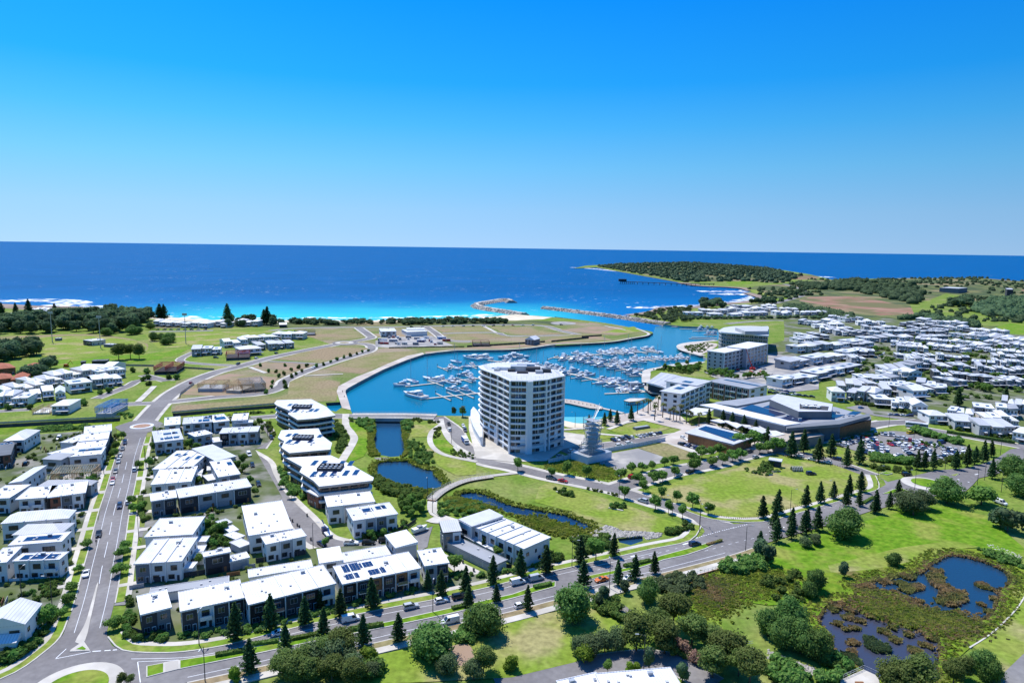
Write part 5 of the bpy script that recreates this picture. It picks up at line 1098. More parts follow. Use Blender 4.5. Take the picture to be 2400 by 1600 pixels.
FM = 1.5
def house_row(s, n, desc, mix='0123456', dep=13.0, hz=1.0, grp=None, jit=.06):
 P, Q_ = (Vector(v) for v in Q(s)[:2]); e = Q_-P; L_ = e.length; rot = math.atan2(e.y, e.x); nrm = Vector((-e.y, e.x)).normalized()
 if nrm.y < 0: P, Q_ = Q_, P; e = -e; rot += math.pi; nrm = -nrm
 n = max(n, round(n*FM)) if n > 1 else n
 for i in range(n):
  pr = FARP[int(random.choice(mix))]; ww = L_/n*random.uniform(.8, .93); pp = P+e*(i/n)+nrm*random.uniform(-.2, .2)*dep
  lab = f'{ORD(i)} house along {desc}' if n > 1 else f'white roofed house on {desc}'
  dup(pr, (pp.x, pp.y, 0), rot+random.uniform(-.07, .07), lab, grp or desc, (ww/13.0, dep/13.0*random.uniform(.9, 1.1), hz*random.uniform(.8, 1.2))).name = HN[s[0]]
ROWS = [('p 560,770 1000,815', 5, 'the extra back row by the hedge line', '0135'), ('p 880,905 1180,945', 4, 'the row behind the curved suburb street', '0135'), ('p 560,960 860,985', 4, 'the inner row of pale roofs', '0358'), ('p 1050,1030 1260,1050', 2, 'the pair at the curved street top', '03'), ('p 1080,1180 1300,1200', 2, 'the pair inside the street curve', '46'), ('p 500,1165 760,1180', 3, 'the low roofs behind the left balcony terrace', '0368'), ('p 300,1290 480,1290', 2, 'the pair before the suburb street', '03'), ('p 880,1380 1060,1370', 2, 'the pair beside the green trees', '46'), ('j 300,90 560,110', 2, 'the pair above the mall corner', '03'), ('j 1500,380 1800,420', 2, 'the pair above the bus', '01'), ('j 1900,470 2300,500', 3, 'the second row above the hedge', '035'), ('o 2000,1110 2352,1130', 4, 'the row before the earthworks', '0135'), ('o 1900,1300 2100,1310', 2, 'the pair behind the apartments', '13'), ('p 40,795 295,803', 3, 'the short row at the back of the suburb beside the earthworks', '013'), ('p 430,800 1390,896', 11, 'the long back row of the suburb under the green slope', '01345'), ('p 1060,905 1600,965', 6, 'the second back row near the vivid paddock', '0135'),
 ('p 100,850 470,862', 4, 'the row behind the first lane of the suburb', '0134'), ('p 480,852 870,884', 5, 'the dark windowed row behind the first lane', '0346'), ('p -10,900 280,892', 4, 'the box house row behind the crane', '044'), ('p 310,893 840,890', 7, 'the long white terrace across the suburb', '0046'),
 ('p 90,950 570,950', 4, 'the wide white roofed row below the terrace', '0133'), ('p 650,942 880,948', 3, 'the short row below the terrace', '0134'), ('p 340,990 640,1010', 3, 'the row of grey sided houses in the middle', '0346'), ('p 845,975 1185,1028', 4, 'the row beside the curved suburb street', '0125'), ('p 1180,930 1568,985', 5, 'the upper right row of white roofs', '0135'),
 ('p 1190,985 1568,1030', 5, 'the second upper right row of white roofs', '0135'), ('p -10,1010 200,1008', 3, 'the rounded terrace above the suburb street', '044'), ('p 400,1038 690,1058', 4, 'the pale row behind the balcony terraces', '0135'), ('p 660,1015 1040,1058', 4, 'the gabled row behind the balcony terraces', '1225'),
 ('p -20,1075 205,1092', 2, 'the curved terrace beside the suburb street', '44'), ('p 395,1118 755,1136', 4, 'the left balcony terrace', '0046'), ('p 765,1126 1075,1150', 3, 'the right balcony terrace', '0046'), ('p 1260,1068 1600,1098', 4, 'the first row by the right edge', '0135'), ('p 1285,1118 1600,1140', 4, 'the second row by the right edge', '0345'), ('p 1295,1180 1600,1202', 4, 'the third row by the right edge', '0046'),
 ('p -30,1145 115,1150', 2, 'the pair beside the suburb street corner', '03'), ('p 795,1225 1130,1235', 4, 'the row below the curved suburb street', '0346'), ('p 1140,1240 1600,1272', 5, 'the long row by the right edge above the small green', '0346'), ('p 265,1248 505,1258', 2, 'the pair with balconies beside the suburb street', '33'), ('p 505,1215 690,1210', 2, 'the dark pair beside the suburb lane', '68'),
 ('p 490,1290 620,1285', 1, 'the dark gabled plot beside the suburb lane', '7'), ('p 735,1300 1100,1325', 4, 'the row of dark windowed houses above the small green', '0468'), ('p 1095,1338 1320,1340', 2, 'the pair above the small green', '46'), ('p 1285,1365 1600,1378', 4, 'the hedge row above the small green', '0346'),
 ('p 80,1335 450,1340', 3, 'the row beside the parked cars of the suburb street', '0138'), ('p 60,1395 245,1398', 2, 'the low pair in front of the suburb street', '03'), ('p 240,1410 560,1440', 3, 'the white row in front of the suburb street', '0134'), ('p 570,1390 865,1420', 2, 'the broad white pair beside the lane', '03'),
 ('j 230,195 400,205', 1, 'the plot with the red brick corner behind the mall', '1'), ('j 400,170 700,215', 2, 'the front row behind the mall', '31'), ('j 590,140 900,160', 2, 'the second row behind the mall', '03'), ('j 700,250 900,262', 1, 'the slate walled plot behind the mall', '4'), ('j 890,295 1130,320', 2, 'the front row beside the small car park', '30'), ('j 1110,335 1300,350', 1, 'the gabled plot beside the small car park', '7'),
 ('j 1150,140 1500,135', 2, 'the broad row beside the suburb green', '04'), ('j 910,125 1130,145', 2, 'the dark faced row beside the suburb green', '46'), ('j 1150,190 1340,185', 1, 'the small plot with gabled porch', '2'), ('j 1320,445 1570,455', 1, 'the glass balcony plot beside the bus', '1'), ('j 1580,500 1860,520', 1, 'the hedged plot behind the bus', '3'), ('j 1840,565 2260,590', 2, 'the row of columned houses behind the hedge', '30'), ('j 2230,620 2400,650', 1, 'the plot at the right edge behind the hedge', '1'),
 ('j 1790,345 2290,400', 3, 'the long row above the hedge', '0048'), ('j 2090,290 2400,330', 3, 'the row by the right edge behind the green', '0139'[:3]),
 ('z 1800,892 1985,850', 5, 'the glass fronted terrace behind the site crane', '0466'), ('z 1815,850 2005,812', 5, 'the white terrace behind the glass fronted one', '0035'), ('z 1830,812 1990,795', 5, 'the third terrace behind the crane', '0135'),
 ('o 1600,1390 2020,1392', 3, 'the grey apartment row behind the curved hotel', '044'), ('o 2110,1332 2360,1340', 2, 'the row right of the grey apartments', '03'), ('o 1580,1180 1860,1205', 3, 'the row below the channel road', '0135'), ('o 1900,1170 2110,1195', 2, 'the second pair below the channel road', '15'), ('o 1820,1235 2230,1245', 3, 'the third row below the channel road', '0135'), ('o 2070,1290 2360,1292', 3, 'the fourth row below the channel road', '0134'), ('o 1590,1445 1910,1445', 2, 'the white tent roofed row behind the hotel', '00'), ('o 2250,1150 2500,1150', 2, 'the row left of the suburb earthworks', '01'),
 ('o 60,1080 330,1082', 1, 'the long hillside plot beyond the channel', '0'), ('o 370,1080 580,1082', 1, 'the hillside plot with pale eaves', '1'), ('o 660,1082 930,1078', 2, 'the gabled hillside pair', '22'), ('o 930,1062 1200,1066', 2, 'the grey hillside pair', '36'), ('o 1300,1066 1520,1066', 2, 'the hillside pair by the hedge', '11'), ('o 1350,1008 1600,1015', 2, 'the upper hillside pair', '05'), ('o 1550,1050 2000,1068', 4, 'the hillside terrace by the woods', '0135'), ('o 690,978 970,965', 3, 'the top hillside row over the bay', '034'), ('o 260,1035 620,1038', 3, 'the hillside row with a brown roof', '035'), ('o 620,1015 960,1018', 4, 'the second hillside row', '0135'), ('o 960,1005 1320,1005', 4, 'the third hillside row', '0135'), ('o 1100,965 1310,970', 2, 'the highest hillside pair', '15'),
 # left clusters
 ('k -40,1290 330,1275', 3, 'the nearest row of the left white cluster', '011'), ('k 60,1190 480,1130', 3, 'the second row of the left white cluster', '115'), ('k 330,1110 720,1050', 3, 'the third row of the left white cluster', '155'), ('k 600,1040 1010,975', 3, 'the back row of the left white cluster', '115'), ('k 790,1150 1060,1120', 1, 'the flat plot beside the bright lawn', '0'), ('k 900,1100 1370,1050', 3, 'the front row beside the grass corner', '115'), ('k 1080,1000 1410,960', 2, 'the solar roofed pair of the left cluster', '02'), ('k 870,930 1250,935', 2, 'the gabled pair at the top of the left cluster', '22'), ('k 350,1240 740,1200', 2, 'the gabled row with a brick front', '27'), ('k 560,1375 800,1365', 1, 'the half built plot beside the timber frame', '1'),
 ('l 240,725 570,715', 2, 'the near end of the beach side cluster', '03'), ('l 600,640 870,620', 2, 'the solar gabled pair of the beach side cluster', '21'), ('l 760,725 1040,700', 1, 'the wide front plot of the beach side cluster', '1'), ('l 970,670 1380,640', 3, 'the front terrace of the beach side cluster', '133'), ('l 840,590 1210,560', 3, 'the back row of the beach side cluster', '155'), ('l 1110,540 1470,545', 2, 'the far end of the beach side cluster', '15'),
 ('k 1680,400 1990,405', 3, 'the beach house row beside the field', '156'), ('k 2000,408 2300,420', 2, 'the second beach house pair', '51'), ('l 410,405 640,412', 2, 'the brown beach house pair', '55'), ('l 740,395 980,400', 2, 'the shaded beach house pair', '55'), ('k 60,320 420,310', 4, 'the house row under the point pines', '015'), ('k 480,285 780,275', 3, 'the house row on the wooded point', '015'), ('k 330,260 560,255', 3, 'the upper house row on the wooded point', '015')]
for r_ in ROWS: house_row(*r_[:4], dep=15 if r_[0][0] in 'pzj' else 17)
# ================================================================== VEGETATION
def blob(c, r, nu=9, nv=6, jit=.18):
 """a rough closed lump: verts, quads"""
 V = []; F = []
 for j in range(nv+1):
  th = math.pi*j/nv
  for i in range(nu):
   ph = 2*math.pi*i/nu; k = 1+random.uniform(-jit, jit) if 0 < j < nv else 1
   V.append((c[0]+r[0]*k*math.sin(th)*math.cos(ph), c[1]+r[1]*k*math.sin(th)*math.sin(ph), c[2]+r[2]*k*math.cos(th)))
 for j in range(nv):
  for i in range(nu): F.append((j*nu+i, (j+1)*nu+i, (j+1)*nu+(i+1) % nu, j*nu+(i+1) % nu))
 return V, F
def leaves(C, N, size):
 """one small tilted leaf-spray quad at each centre C, facing roughly along N"""
 C = np.asarray(C); N = np.asarray(N)+rng.normal(0, .55, (len(C), 3)); N /= np.linalg.norm(N, axis=1)[:, None]+1e-9
 A = np.cross(N, rng.normal(0, 1, (len(C), 3))); A /= np.linalg.norm(A, axis=1)[:, None]+1e-9; B = np.cross(N, A)
 s = (np.asarray(size)*rng.uniform(.6, 1.3, len(C)))[:, None]; e = rng.uniform(.45, .9, (len(C), 1))
 V = np.stack([C-A*s-B*s*e*.6, C+A*s*.4-B*s*e, C+A*s+B*s*e*.5, C-A*s*.5+B*s*e], 1).reshape(-1, 3)
 return V, np.arange(len(V)).reshape(-1, 4)
def crown_mesh(name, lumps, per, size, m, core=.78):
 Vs, Fs, n = [], [], 0
 for c, r in lumps:
  V, F = blob(c, [v*core for v in r]); Vs.append(np.array(V)); Fs.append(np.array(F)+n); n += len(V)
  D = rng.normal(0, 1, (per, 3)); D /= np.linalg.norm(D, axis=1)[:, None]
  k = rng.beta(2, 3, (per, 1))*.62+.72; C = np.array(c)+D*np.array(r)*k
  V, F = leaves(C, D+np.array([0, 0, .35]), np.full(per, size)); Vs.append(V); Fs.append(F+n); n += len(V)
 return mesh_np(name, np.concatenate(Vs), np.concatenate(Fs), [m])
def lumps_of(w, h, z0, n, fl=1.0):
 out = []
 for i in range(n):
  a = random.uniform(0, 6.28); q = math.sqrt(random.random())*.62; z = z0+h*random.uniform(.22, .78); t = 1-abs((z-z0)/h-.42)*.9
  r = w*random.uniform(.20, .32); out.append(((math.cos(a)*q*w/2*t*1.15, math.sin(a)*q*w/2*t*1.15, z), (r, r, r*.8*fl)))
 out.append(((0, 0, z0+h*.5), (w*.34, w*.34, h*.36)))
 return out
def trunk_mesh(name, h, r, limbs=4, spread=1.0, m='bark'):
 b = MB(); b.loft([[(rr*math.cos(6.283*k/7), rr*math.sin(6.283*k/7), z) for k in range(7)] for z, rr in ((-.2, r*1.25), (h*.25, r*.95), (h*.6, r*.75), (h, r*.35))], m)
 for i in range(limbs):
  a = 6.28*i/max(1, limbs)+random.uniform(-.4, .4); b.bar((0, 0, h*random.uniform(.4, .65)), (math.cos(a)*spread, math.sin(a)*spread, h*random.uniform(.85, 1.15)), r*.3, m, 5)
 return b.mesh(name, True)
TREE = {}
def tree_proto(kind, name, cat, tr, cr):
 o = thing(name, 'pattern', cat); link('trunk', tr, o); link('crown', cr, o); TREE.setdefault(kind, []).append(proto(o))
for v in range(4):
 Hh = 9.5; C, N, S = [], [], []; tiers = 15
 for t in range(tiers):
  f = t/(tiers-1); z = 1.3+f*(Hh-1.6); R_ = 2.15*(1-f)**.75+.12; nb = 8 if f < .75 else 5
  for k in range(nb):
   if random.random() < .12: continue
   a = 6.283*(k+.5*(t % 2))/nb+random.uniform(-.22, .22); Rr = R_*random.uniform(.75, 1.12)
   for q in range(6):
    d = Rr*(q+1)/6;
    for _ in range(2): C.append((math.cos(a)*d+random.uniform(-.14, .14), math.sin(a)*d+random.uniform(-.14, .14), z+.16*d*d/R_-.05+random.uniform(-.14, .14))); N.append((math.cos(a)*.4, math.sin(a)*.4, .9)); S.append(.30+.10*(1-f))
 V, F = leaves(C, N, S); V2, F2 = blob((0, 0, Hh*.45), (.75, .75, Hh*.36), 7, 6, .2)
 tree_proto('pine', 'pine_tree', 'tree', trunk_mesh('trunk', Hh*.97, .2, 0), mesh_np('crown', np.concatenate([V, V2]), np.concatenate([F, np.array(F2)+len(V)]), ['leaf_pine']))
for v in range(3):
 tree_proto('fig', 'shade_tree', 'tree', trunk_mesh('trunk', 4.5, .32, 5, 2.4), crown_mesh('crown', lumps_of(10, 8.0, .7, 20), 330, .28, 'leaf_fig', .68))
 tree_proto('round', 'street_tree', 'tree', trunk_mesh('trunk', 3.2, .13, 3, .8), crown_mesh('crown', lumps_of(4.2, 4.2, 1.7, 8), 110, .26, 'leaf_round'))
 tree_proto('fan', 'street_tree', 'tree', trunk_mesh('trunk', 3.2, .14, 4, 1.3), crown_mesh('crown', lumps_of(5.6, 2.8, 2.0, 11, .8), 110, .28, 'leaf_round'))
 tree_proto('coast', 'coastal_tree', 'tree', trunk_mesh('trunk', 4, .25, 4, 2), crown_mesh('crown', lumps_of(9, 7, 1.5, 9), 80, .6, 'leaf_coast', .85))
 tree_proto('shrub', 'shrub', 'shrub', trunk_mesh('stem', .6, .06, 3, .3), crown_mesh('crown', lumps_of(2.4, 1.7, 0, 5), 60, .20, 'leaf_shrub', .8))
 tree_proto('olive', 'feathery_tree', 'tree', trunk_mesh('trunk', 5.5, .17, 5, 1.3), crown_mesh('crown', lumps_of(5.6, 6.2, 2.0, 16), 330, .19, 'leaf_olive', .42))
for v in range(2):
 tree_proto('lime', 'lime_green_tree', 'tree', trunk_mesh('trunk', 2.5, .15, 4, .8), crown_mesh('crown', lumps_of(5, 4.2, .6, 10), 130, .27, 'leaf_lime', .75))
 tree_proto('grey', 'grey_green_tree', 'tree', trunk_mesh('trunk', 3.5, .16, 5, 1.2), crown_mesh('crown', lumps_of(5.6, 5.0, .8, 14), 300, .19, 'leaf_grey', .42))
 tree_proto('dry', 'dry_bush', 'bush', trunk_mesh('trunk', 1.5, .1, 4, .8), crown_mesh('crown', lumps_of(3.6, 2.6, .1, 7), 120, .22, 'leaf_dry', .6))
 b = MB(); Hp = 7.5
 b.loft([[(r_*math.cos(6.283*k/7), r_*math.sin(6.283*k/7), z) for k in range(7)] for z, r_ in ((-.2, .34), (.5, .26), (Hp*.5, .22), (Hp, .2))], 'bark'); tr = b.mesh('trunk', True)
 b = MB()
 for k in range(26):
  a = random.uniform(0, 6.283); up = random.uniform(-.2, 1.0); L_ = random.uniform(1.7, 2.3); pts = []
  for q in range(5): t = q/4; pts.append((math.cos(a)*L_*t*math.cos(up*.5), math.sin(a)*L_*t*math.cos(up*.5), Hp+L_*t*up*.8-1.5*t*t))
  for q in range(4):
   w0, w1 = .34*(1-abs(q/4-.4)), .34*(1-abs((q+1)/4-.4)) if q < 3 else .05; sx, sy = -math.sin(a), math.cos(a); p, n_ = pts[q], pts[q+1]
   b.quad([(p[0]-sx*w0, p[1]-sy*w0, p[2]-.08), (n_[0]-sx*w1, n_[1]-sy*w1, n_[2]-.08), n_, p], 'leaf_palm'); b.quad([p, n_, (n_[0]+sx*w1, n_[1]+sy*w1, n_[2]-.08), (p[0]+sx*w0, p[1]+sy*w0, p[2]-.08)], 'leaf_palm')
 tree_proto('palm', 'palm_tree', 'palm', tr, b.mesh('crown'))
HT = dict(pine=9.5, fig=8.5, round=5.8, fan=5.0, coast=8.3, shrub=1.6, olive=8.3, lime=4.8, grey=5.7, dry=2.6, palm=8.0)
def plant(kind, pts, h, label, group=None, jit=.17, z=0.0, shared=False, wide=1.0):
 P = Q(pts) if isinstance(pts, str) else pts
 for i, (x, y) in enumerate(P):
  s = h/HT[kind]*random.uniform(1-jit, 1+jit); L_ = label if (shared or len(P) == 1) else f'{ORD(i)} {label}'
  o = dup(random.choice(TREE[kind]), (x, y, z), random.uniform(0, 6.28), L_, group or (label if len(P) > 1 else None), (s*wide*random.uniform(.86, 1.12), s*wide*random.uniform(.86, 1.12), s)); o.rotation_euler[0] = random.gauss(0, .025); o.rotation_euler[1] = random.gauss(0, .025)
def shrub_light(m, w, h, lumps, per, size):
 Vs, Fs, n = [], [], 0
 for c, r_ in lumps_of(w, h, 0, lumps):
  V, F = blob(c, [v*.8 for v in r_], 6, 4); Vs.append(np.array(V)); Fs.append(np.array(F)+n); n += len(V)
  D = rng.normal(0, 1, (per, 3)); D /= np.linalg.norm(D, axis=1)[:, None]; V, F = leaves(np.array(c)+D*np.array(r_)*rng.uniform(.85, 1.1, (per, 1)), D+np.array([0, 0, .35]), np.full(per, size)); Vs.append(V); Fs.append(F+n); n += len(V)
 return np.concatenate(Vs), np.concatenate(Fs)
LIGHT = {k: [shrub_light(*a) for _ in range(3)] for k, a in dict(shrub=(0, 2.4, 1.7, 3, 26, .24), grey=(0, 2.4, 1.7, 3, 26, .24), coast=(0, 9, 8, 4, 30, .8)).items()}
def shrubbery(label, P, h, kind='shrub', m='leaf_shrub', z=0.0, jit=.35, wide=1.0, name='shrubbery', cat='shrubs'):
 Vs, Fs, n = [], [], 0
 for x, y in P:
  V, F = random.choice(LIGHT[kind]); s = h/(1.6 if kind != 'coast' else 8.3)*random.uniform(1-jit, 1+jit); a = random.uniform(0, 6.28); c, d = math.cos(a)*s*wide, math.sin(a)*s*wide
  Vs.append(np.stack([V[:, 0]*c-V[:, 1]*d+x, V[:, 0]*d+V[:, 1]*c+y, V[:, 2]*s+z], 1)); Fs.append(F+n); n += len(V)
 tag(link(name, mesh_np(name, np.concatenate(Vs), np.concatenate(Fs), [m])), label, cat, kind='stuff')
plant('pine', 'b 140,1085 455,1040 780,970 1075,885 1700,770 1925,735 2175,660 c 75,595 310,565 630,490 930,405', 9.6, 'pine from the left on the verge in front of the townhouses')
plant('pine', 'a 2155,1190', 10.5, 'tall pine on the verge nearest the dark corner townhouse')
plant('round', 'c 770,450', 8.5, 'bushy leafy tree among the verge pines by the weir pool')
plant('pine', 'a 2300,1478 b 270,1312 620,1142 985,1228 1305,1195 c 145,905 660,690 975,680 1130,625 1310,570', 8.6, 'pine from the left on the near side of the boulevard')
plant('pine', 'b 1950,880 2210,830', 7.5, 'small pine in the median behind the near trees')
plant('pine', 'd -80,380 75,275 212,245 338,200 455,165 j 710,1420 860,1370 960,1275 2000,1040', 9.0, 'pine from the left along the lower boulevard footpath beside the meadow')
plant('pine', 'i 885,1480 1040,1430 1350,1355 1515,1310 1665,1265 1830,1220 1965,1190', 9.4, 'pine from the left along the lower edge of the big park')
plant('pine', 'i 1010,1590 1200,1575 1365,1560 1800,1350 1945,1345 2115,1420', 8.4, 'pine from the left in the boulevard median beside the big park')
plant('pine', 'j 1170,940 1250,940 1350,940 1595,940 1725,912 1805,885 1900,862 1990,800', 11, 'dark pine from the left beside the car park embankment')
plant('pine', 'i 1195,800 1330,755 1495,855 1630,800 1810,920 1945,880', 12.5, 'tall pine from the left between the park and the car park')
plant('pine', 'i 285,440 430,490 535,515 670,535 800,575 930,655', 10.5, 'pine from the left in the lane before the mall')
plant('pine', 'h 850,490 1020,452 1080,412 1160,445 1310,400', 9.5, 'pine from the left around the sandy cove')
plant('pine', 'p 960,1540 1395,1500 j 1620,240', 13, 'pine from the left on the small suburb green')
plant('pine', 'b 1580,720 590,890', 6.5, 'slim pine standing close against the townhouse fronts')
plant('pine', 'b 2090,360', 5, 'little pine beside the row of garages')
plant('round', 'h 65,960 435,1040 615,1000 820,1035 1240,1262 1445,1190 1580,1380 1645,1255 1725,1420 1820,1310 1880,1482 1990,1370 2160,1440', 6.2, 'round crowned street tree from the left along the park street')
plant('fan', 'h 1200,1060 1320,985 1440,965 1545,945 1680,905 1780,885 1400,1105 1560,1090 1660,1075 1790,1020 2000,960', 5.2, 'spreading street tree from the left along the street above the park', wide=.9)
plant('fan', 'i 115,860 210,820 310,800 400,790 330,915 440,885 545,860 640,840 130,950', 5.6, 'broad street tree from the left before the solar roofed shop', wide=.9)
plant('fan', 'i 600,705 700,690 790,675 850,765 940,760 1040,750', 7.0, 'wide fig tree from the left beside the mall corner', wide=1.0)
plant('fig', 'c 540,985', 9.8, 'very broad dark shade tree on the lawn by the lane junction')
plant('fig', 'b 1600,1335', 10.2, 'huge dark shade tree on the near lawn beside the boulevard', wide=1.05)
plant('fig', 'b 2090,1120', 9.2, 'large shade tree right of the huge one on the near lawn')
plant('fig', 'c 1245,835', 8.4, 'dense dark tree beside the footbridge path', wide=.75)
plant('fig', 'd 690,225', 9.5, 'broad dark tree on the meadow beside the boulevard', wide=1.05)
plant('fig', 'j 1500,1310 2230,1060 2330,1230', 10, 'dark spreading tree from the left below the right roundabout')
plant('fan', 'j 1880,1330', 7.5, 'flat topped green tree at the right road bend', wide=1.35)
plant('grey', 'j 1260,1380 1130,1450 1050,1400', 8.5, 'grey green tree from the right below the roundabout', wide=1.1)
plant('olive', 'b 2090,1480', 8.6, 'feathery olive tree standing alone on the near lawn')
plant('olive', 'c 1140,1270 1400,1300 1650,1230 1480,1060 1330,1180', 9.6, 'olive gum tree from the group above the near street', wide=1.15)
plant('olive', 'c 1850,1290 1960,1400 2080,1500 1840,1520 2180,1590', 9.0, 'olive tree from the group right of the near street', wide=1.2)
plant('grey', 'c 720,1330 850,1290 960,1250 640,1330', 5.6, 'grey green tree from the left in the thicket above the near street')
plant('lime', 'c 660,1390 620,1300', 4.4, 'bright green shrub tree at the thicket edge')
plant('dry', 'c 1700,1390 1590,1290 1500,1240', 3.2, 'pinkish dry bush beside the near street bend')
plant('olive', 'b 250,1530 430,1470 640,1400 790,1370 480,1570 700,1560 880,1600 330,1600', 8.6, 'dark olive tree of the thicket at the bottom edge, counting from the left', wide=1.2)
plant('grey', 'b 520,1430 700,1450 860,1440 900,1500', 7.6, 'grey green tree of the thicket at the bottom edge')
plant('lime', 'b 1030,1385', 5.0, 'lime green round tree beside the bottom thicket')
plant('lime', 'b 1950,1030 2352,1450 -200,1560', 4.2, 'lime green bush near the boulevard kerb')
plant('grey', 'b 1080,1510 1700,1500 1760,1470 2000,1540', 4.8, 'grey bush at the lower lawn edge')
plant('olive', 'a 1120,1590 1200,1580', 3.2, 'low brownish bush beside the near roundabout')
plant('fig', 'd 430,720', 8.0, 'dark clumped tree left of the wetland', wide=.7)
plant('fig', 'd 380,780', 5.5, 'lower dark bush left of the wetland', wide=.8)
plant('coast', 'd 700,600', 6.2, 'conical dark tree beside the meadow strip', wide=.6)
plant('fig', 'd 1150,490', 4.0, 'round dark bush beside the pale meadow strip', wide=.9)
plant('fig', 'd 130,1230 300,1290 440,1330 0,1130 200,1080', 8.6, 'dark tree of the grove left of the murky pool', wide=.85)
plant('olive', 'd 1230,1640 1400,1640 1100,1650', 8.0, 'olive crown rising from the bottom edge beside the viewing deck', wide=1.3)
plant('olive', 'd 1800,1540 1700,1600', 7.0, 'yellowish olive tree at the bottom right of the pool', wide=1.1)
plant('fig', 'd 1960,1490 2050,1560', 6.6, 'dark tree beside the grey path', wide=.8)
plant('coast', 'd 2200,180 2130,140 2330,150', 7.5, 'dark tree at the right edge above the meadow')
plant('coast', 'd 0,480 -60,420', 6.5, 'dark bush tree at the meadow corner by the boulevard', wide=.7)
plant('grey', 'd 340,320 430,300', 4.0, 'low grey green bush below the boulevard pines', wide=1.2)
plant('coast', 'c 1040,745 840,830 800,880', 4.5, 'small dark tree beside the turning path', wide=.7)
plant('round', 'c 880,1490', 4.2, 'small green tree beside the near street kerb')
plant('lime', 'c 750,1590 1080,1460 1150,1460', 2.6, 'yellow green garden shrub above the bottom roofs')
plant('coast', 'c 1260,1440 1560,1560', 5.0, 'slim dark tree beside the bottom roofs', wide=.6)
plant('round', 'b 970,190', 6.5, 'round leafy tree against the white cubic house')
plant('round', 'b 1050,250 1175,240 640,320', 3.6, 'clipped round tree in front of the white cubic house')
plant('round', 'a 1300,640', 3.9, 'clipped round green tree beside the white corner house')
plant('round', 'b 1820,560 2220,430', 5.6, 'leafy tree at the end of the garage driveway', wide=1.2)
plant('round', 'a 430,1060', 8.0, 'bright leafy tree beside the white gabled house', wide=1.1)
plant('fan', 'a 1040,1080 1110,580 1130,420 1160,350', 3.6, 'young street tree on the east verge, counting from the roundabout')
plant('fan', 'a 590,970 630,850 660,730 720,560 800,330', 3.2, 'young street tree on the west verge, counting from the roundabout')
plant('fan', 'e 1455,1330 1470,1420 1540,940 1340,610 1280,720 1260,810', 4.2, 'street tree beside the parked cars, counting from the side road', wide=.8)
plant('round', 'e 1690,740 1650,920 1580,1400 1540,1430', 5.0, 'dark garden tree along the east footpath')
plant('round', 'f 800,850 760,760 680,720 1270,900 1210,960 1290,980 1400,500 1450,470 1480,530', 5.6, 'garden tree between the pale houses', wide=.9)
plant('round', 'f 780,1110', 4.6, 'clipped dome tree behind the grey terrace', wide=1.2)
plant('fan', 'f 1340,1110 1400,1230 1690,1150 1800,1260', 4.0, 'street tree along the quiet street', wide=.8)
plant('round', 'a 1960,240 2050,210 1900,180 1830,500', 5.0, 'garden tree beside the little carports')
plant('palm', 'h 1380,330 1445,300 1500,330 1525,290 1580,330 1610,290 1680,240 1700,200 1570,400 1740,400 1780,400 1810,420 1850,400 1920,440 1960,440 1980,440 1660,370', 9.0, 'palm from the left on the marina promenade')
plant('palm', 'm 965,1400 h 2060,470', 8.5, 'lone palm near the tower')
plant('round', 'g 1570,360', 6.5, 'dark bushy tree beside the tower and the bridge'); plant('coast', 'g 1475,335', 4.5, 'small dark round tree on the marina bank', wide=.6)
# dark belts and coastal scrub
plant('coast', scatter(Q('k 0,490 250,490 700,470 1100,480 1350,480 1560,440 1650,330 1330,280 1000,300 700,330 300,330 0,370'), 135), 15, 'dark evergreen tree in the belt behind the sports oval', 'trees behind the sports oval', .25, shared=True)
plant('coast', scatter(Q('k -150,800 430,780 460,700 380,650 100,620 -150,650'), 22), 12, 'dark tree in the grove at the left edge by the oval', 'grove at the left edge', .25, shared=True)
plant('coast', 'k 300,990 380,980 450,960 520,900 560,860', 11, 'dark tree between the terracotta units and the white cluster', jit=.2)
plant('olive', 'k 1310,770 1440,755 1535,760', 14, 'tall gum tree with bare trunk beside the oval')
plant('fig', 'k 1450,490 1510,480 1700,560 1780,560 1830,600 1880,575 1660,430 1180,500', 9.5, 'dome shaped fig tree beside the playing field', wide=1.1)
shrubbery('low coastal scrub on the dunes behind the beach', scatter(Q('l 1330,385 2352,385 m 1000,375 1440,365 1440,345 1000,335 m 0,350 l 2000,350 1330,350'), 150), 7, 'coast', 'leaf_coast', jit=.3, wide=1.3, name='coastal_scrub', cat='scrub')
plant('coast', scatter(Q('l 600,410 1250,400 1300,350 1000,345 620,350'), 20), 9, 'dark tree between the beach houses and the sand', 'trees around the beach houses', .3, shared=True)
plant('pine', 'k 20,330 180,290 320,270 610,290 1760,330 1810,330 l 630,380 1030,380 1060,380', 24, 'giant dark pine near the shore, counting from the left', jit=.2, wide=1.3)
shrubbery('low dark scrub on the far channel bank', scatter(Q('n 850,300 1230,360 1550,340 1500,200 1200,210 1100,245'), 120), 6, 'coast', 'leaf_coast', jit=.3, wide=1.5, name='coastal_scrub', cat='scrub')
plant('coast', scatter(Q('n 1520,215 1880,205 1800,140 1600,140'), 24), 11, 'dark tree in the grove over the far bay', 'grove over the far bay', .25, shared=True, wide=1.2)
shrubbery('dark hedge belt below the hillside houses', scatter(Q('o 60,1110 1500,1100 2000,1110 2000,1080 1200,1095 60,1095'), 90), 5, 'coast', 'leaf_coast', jit=.25, wide=1.5, name='coastal_scrub', cat='scrub')
plant('coast', scatter(Q('o 900,900 1250,900 1260,840 1000,840'), 14), 10, 'dark tree beside the headland road end', 'trees beside the headland road', .25, shared=True)
plant('coast', scatter(Q('o 1390,760 1630,790 1640,740 1520,720'), 14), 9, 'dark tree inside the headland road bend', 'trees inside the road bend', .25, shared=True)
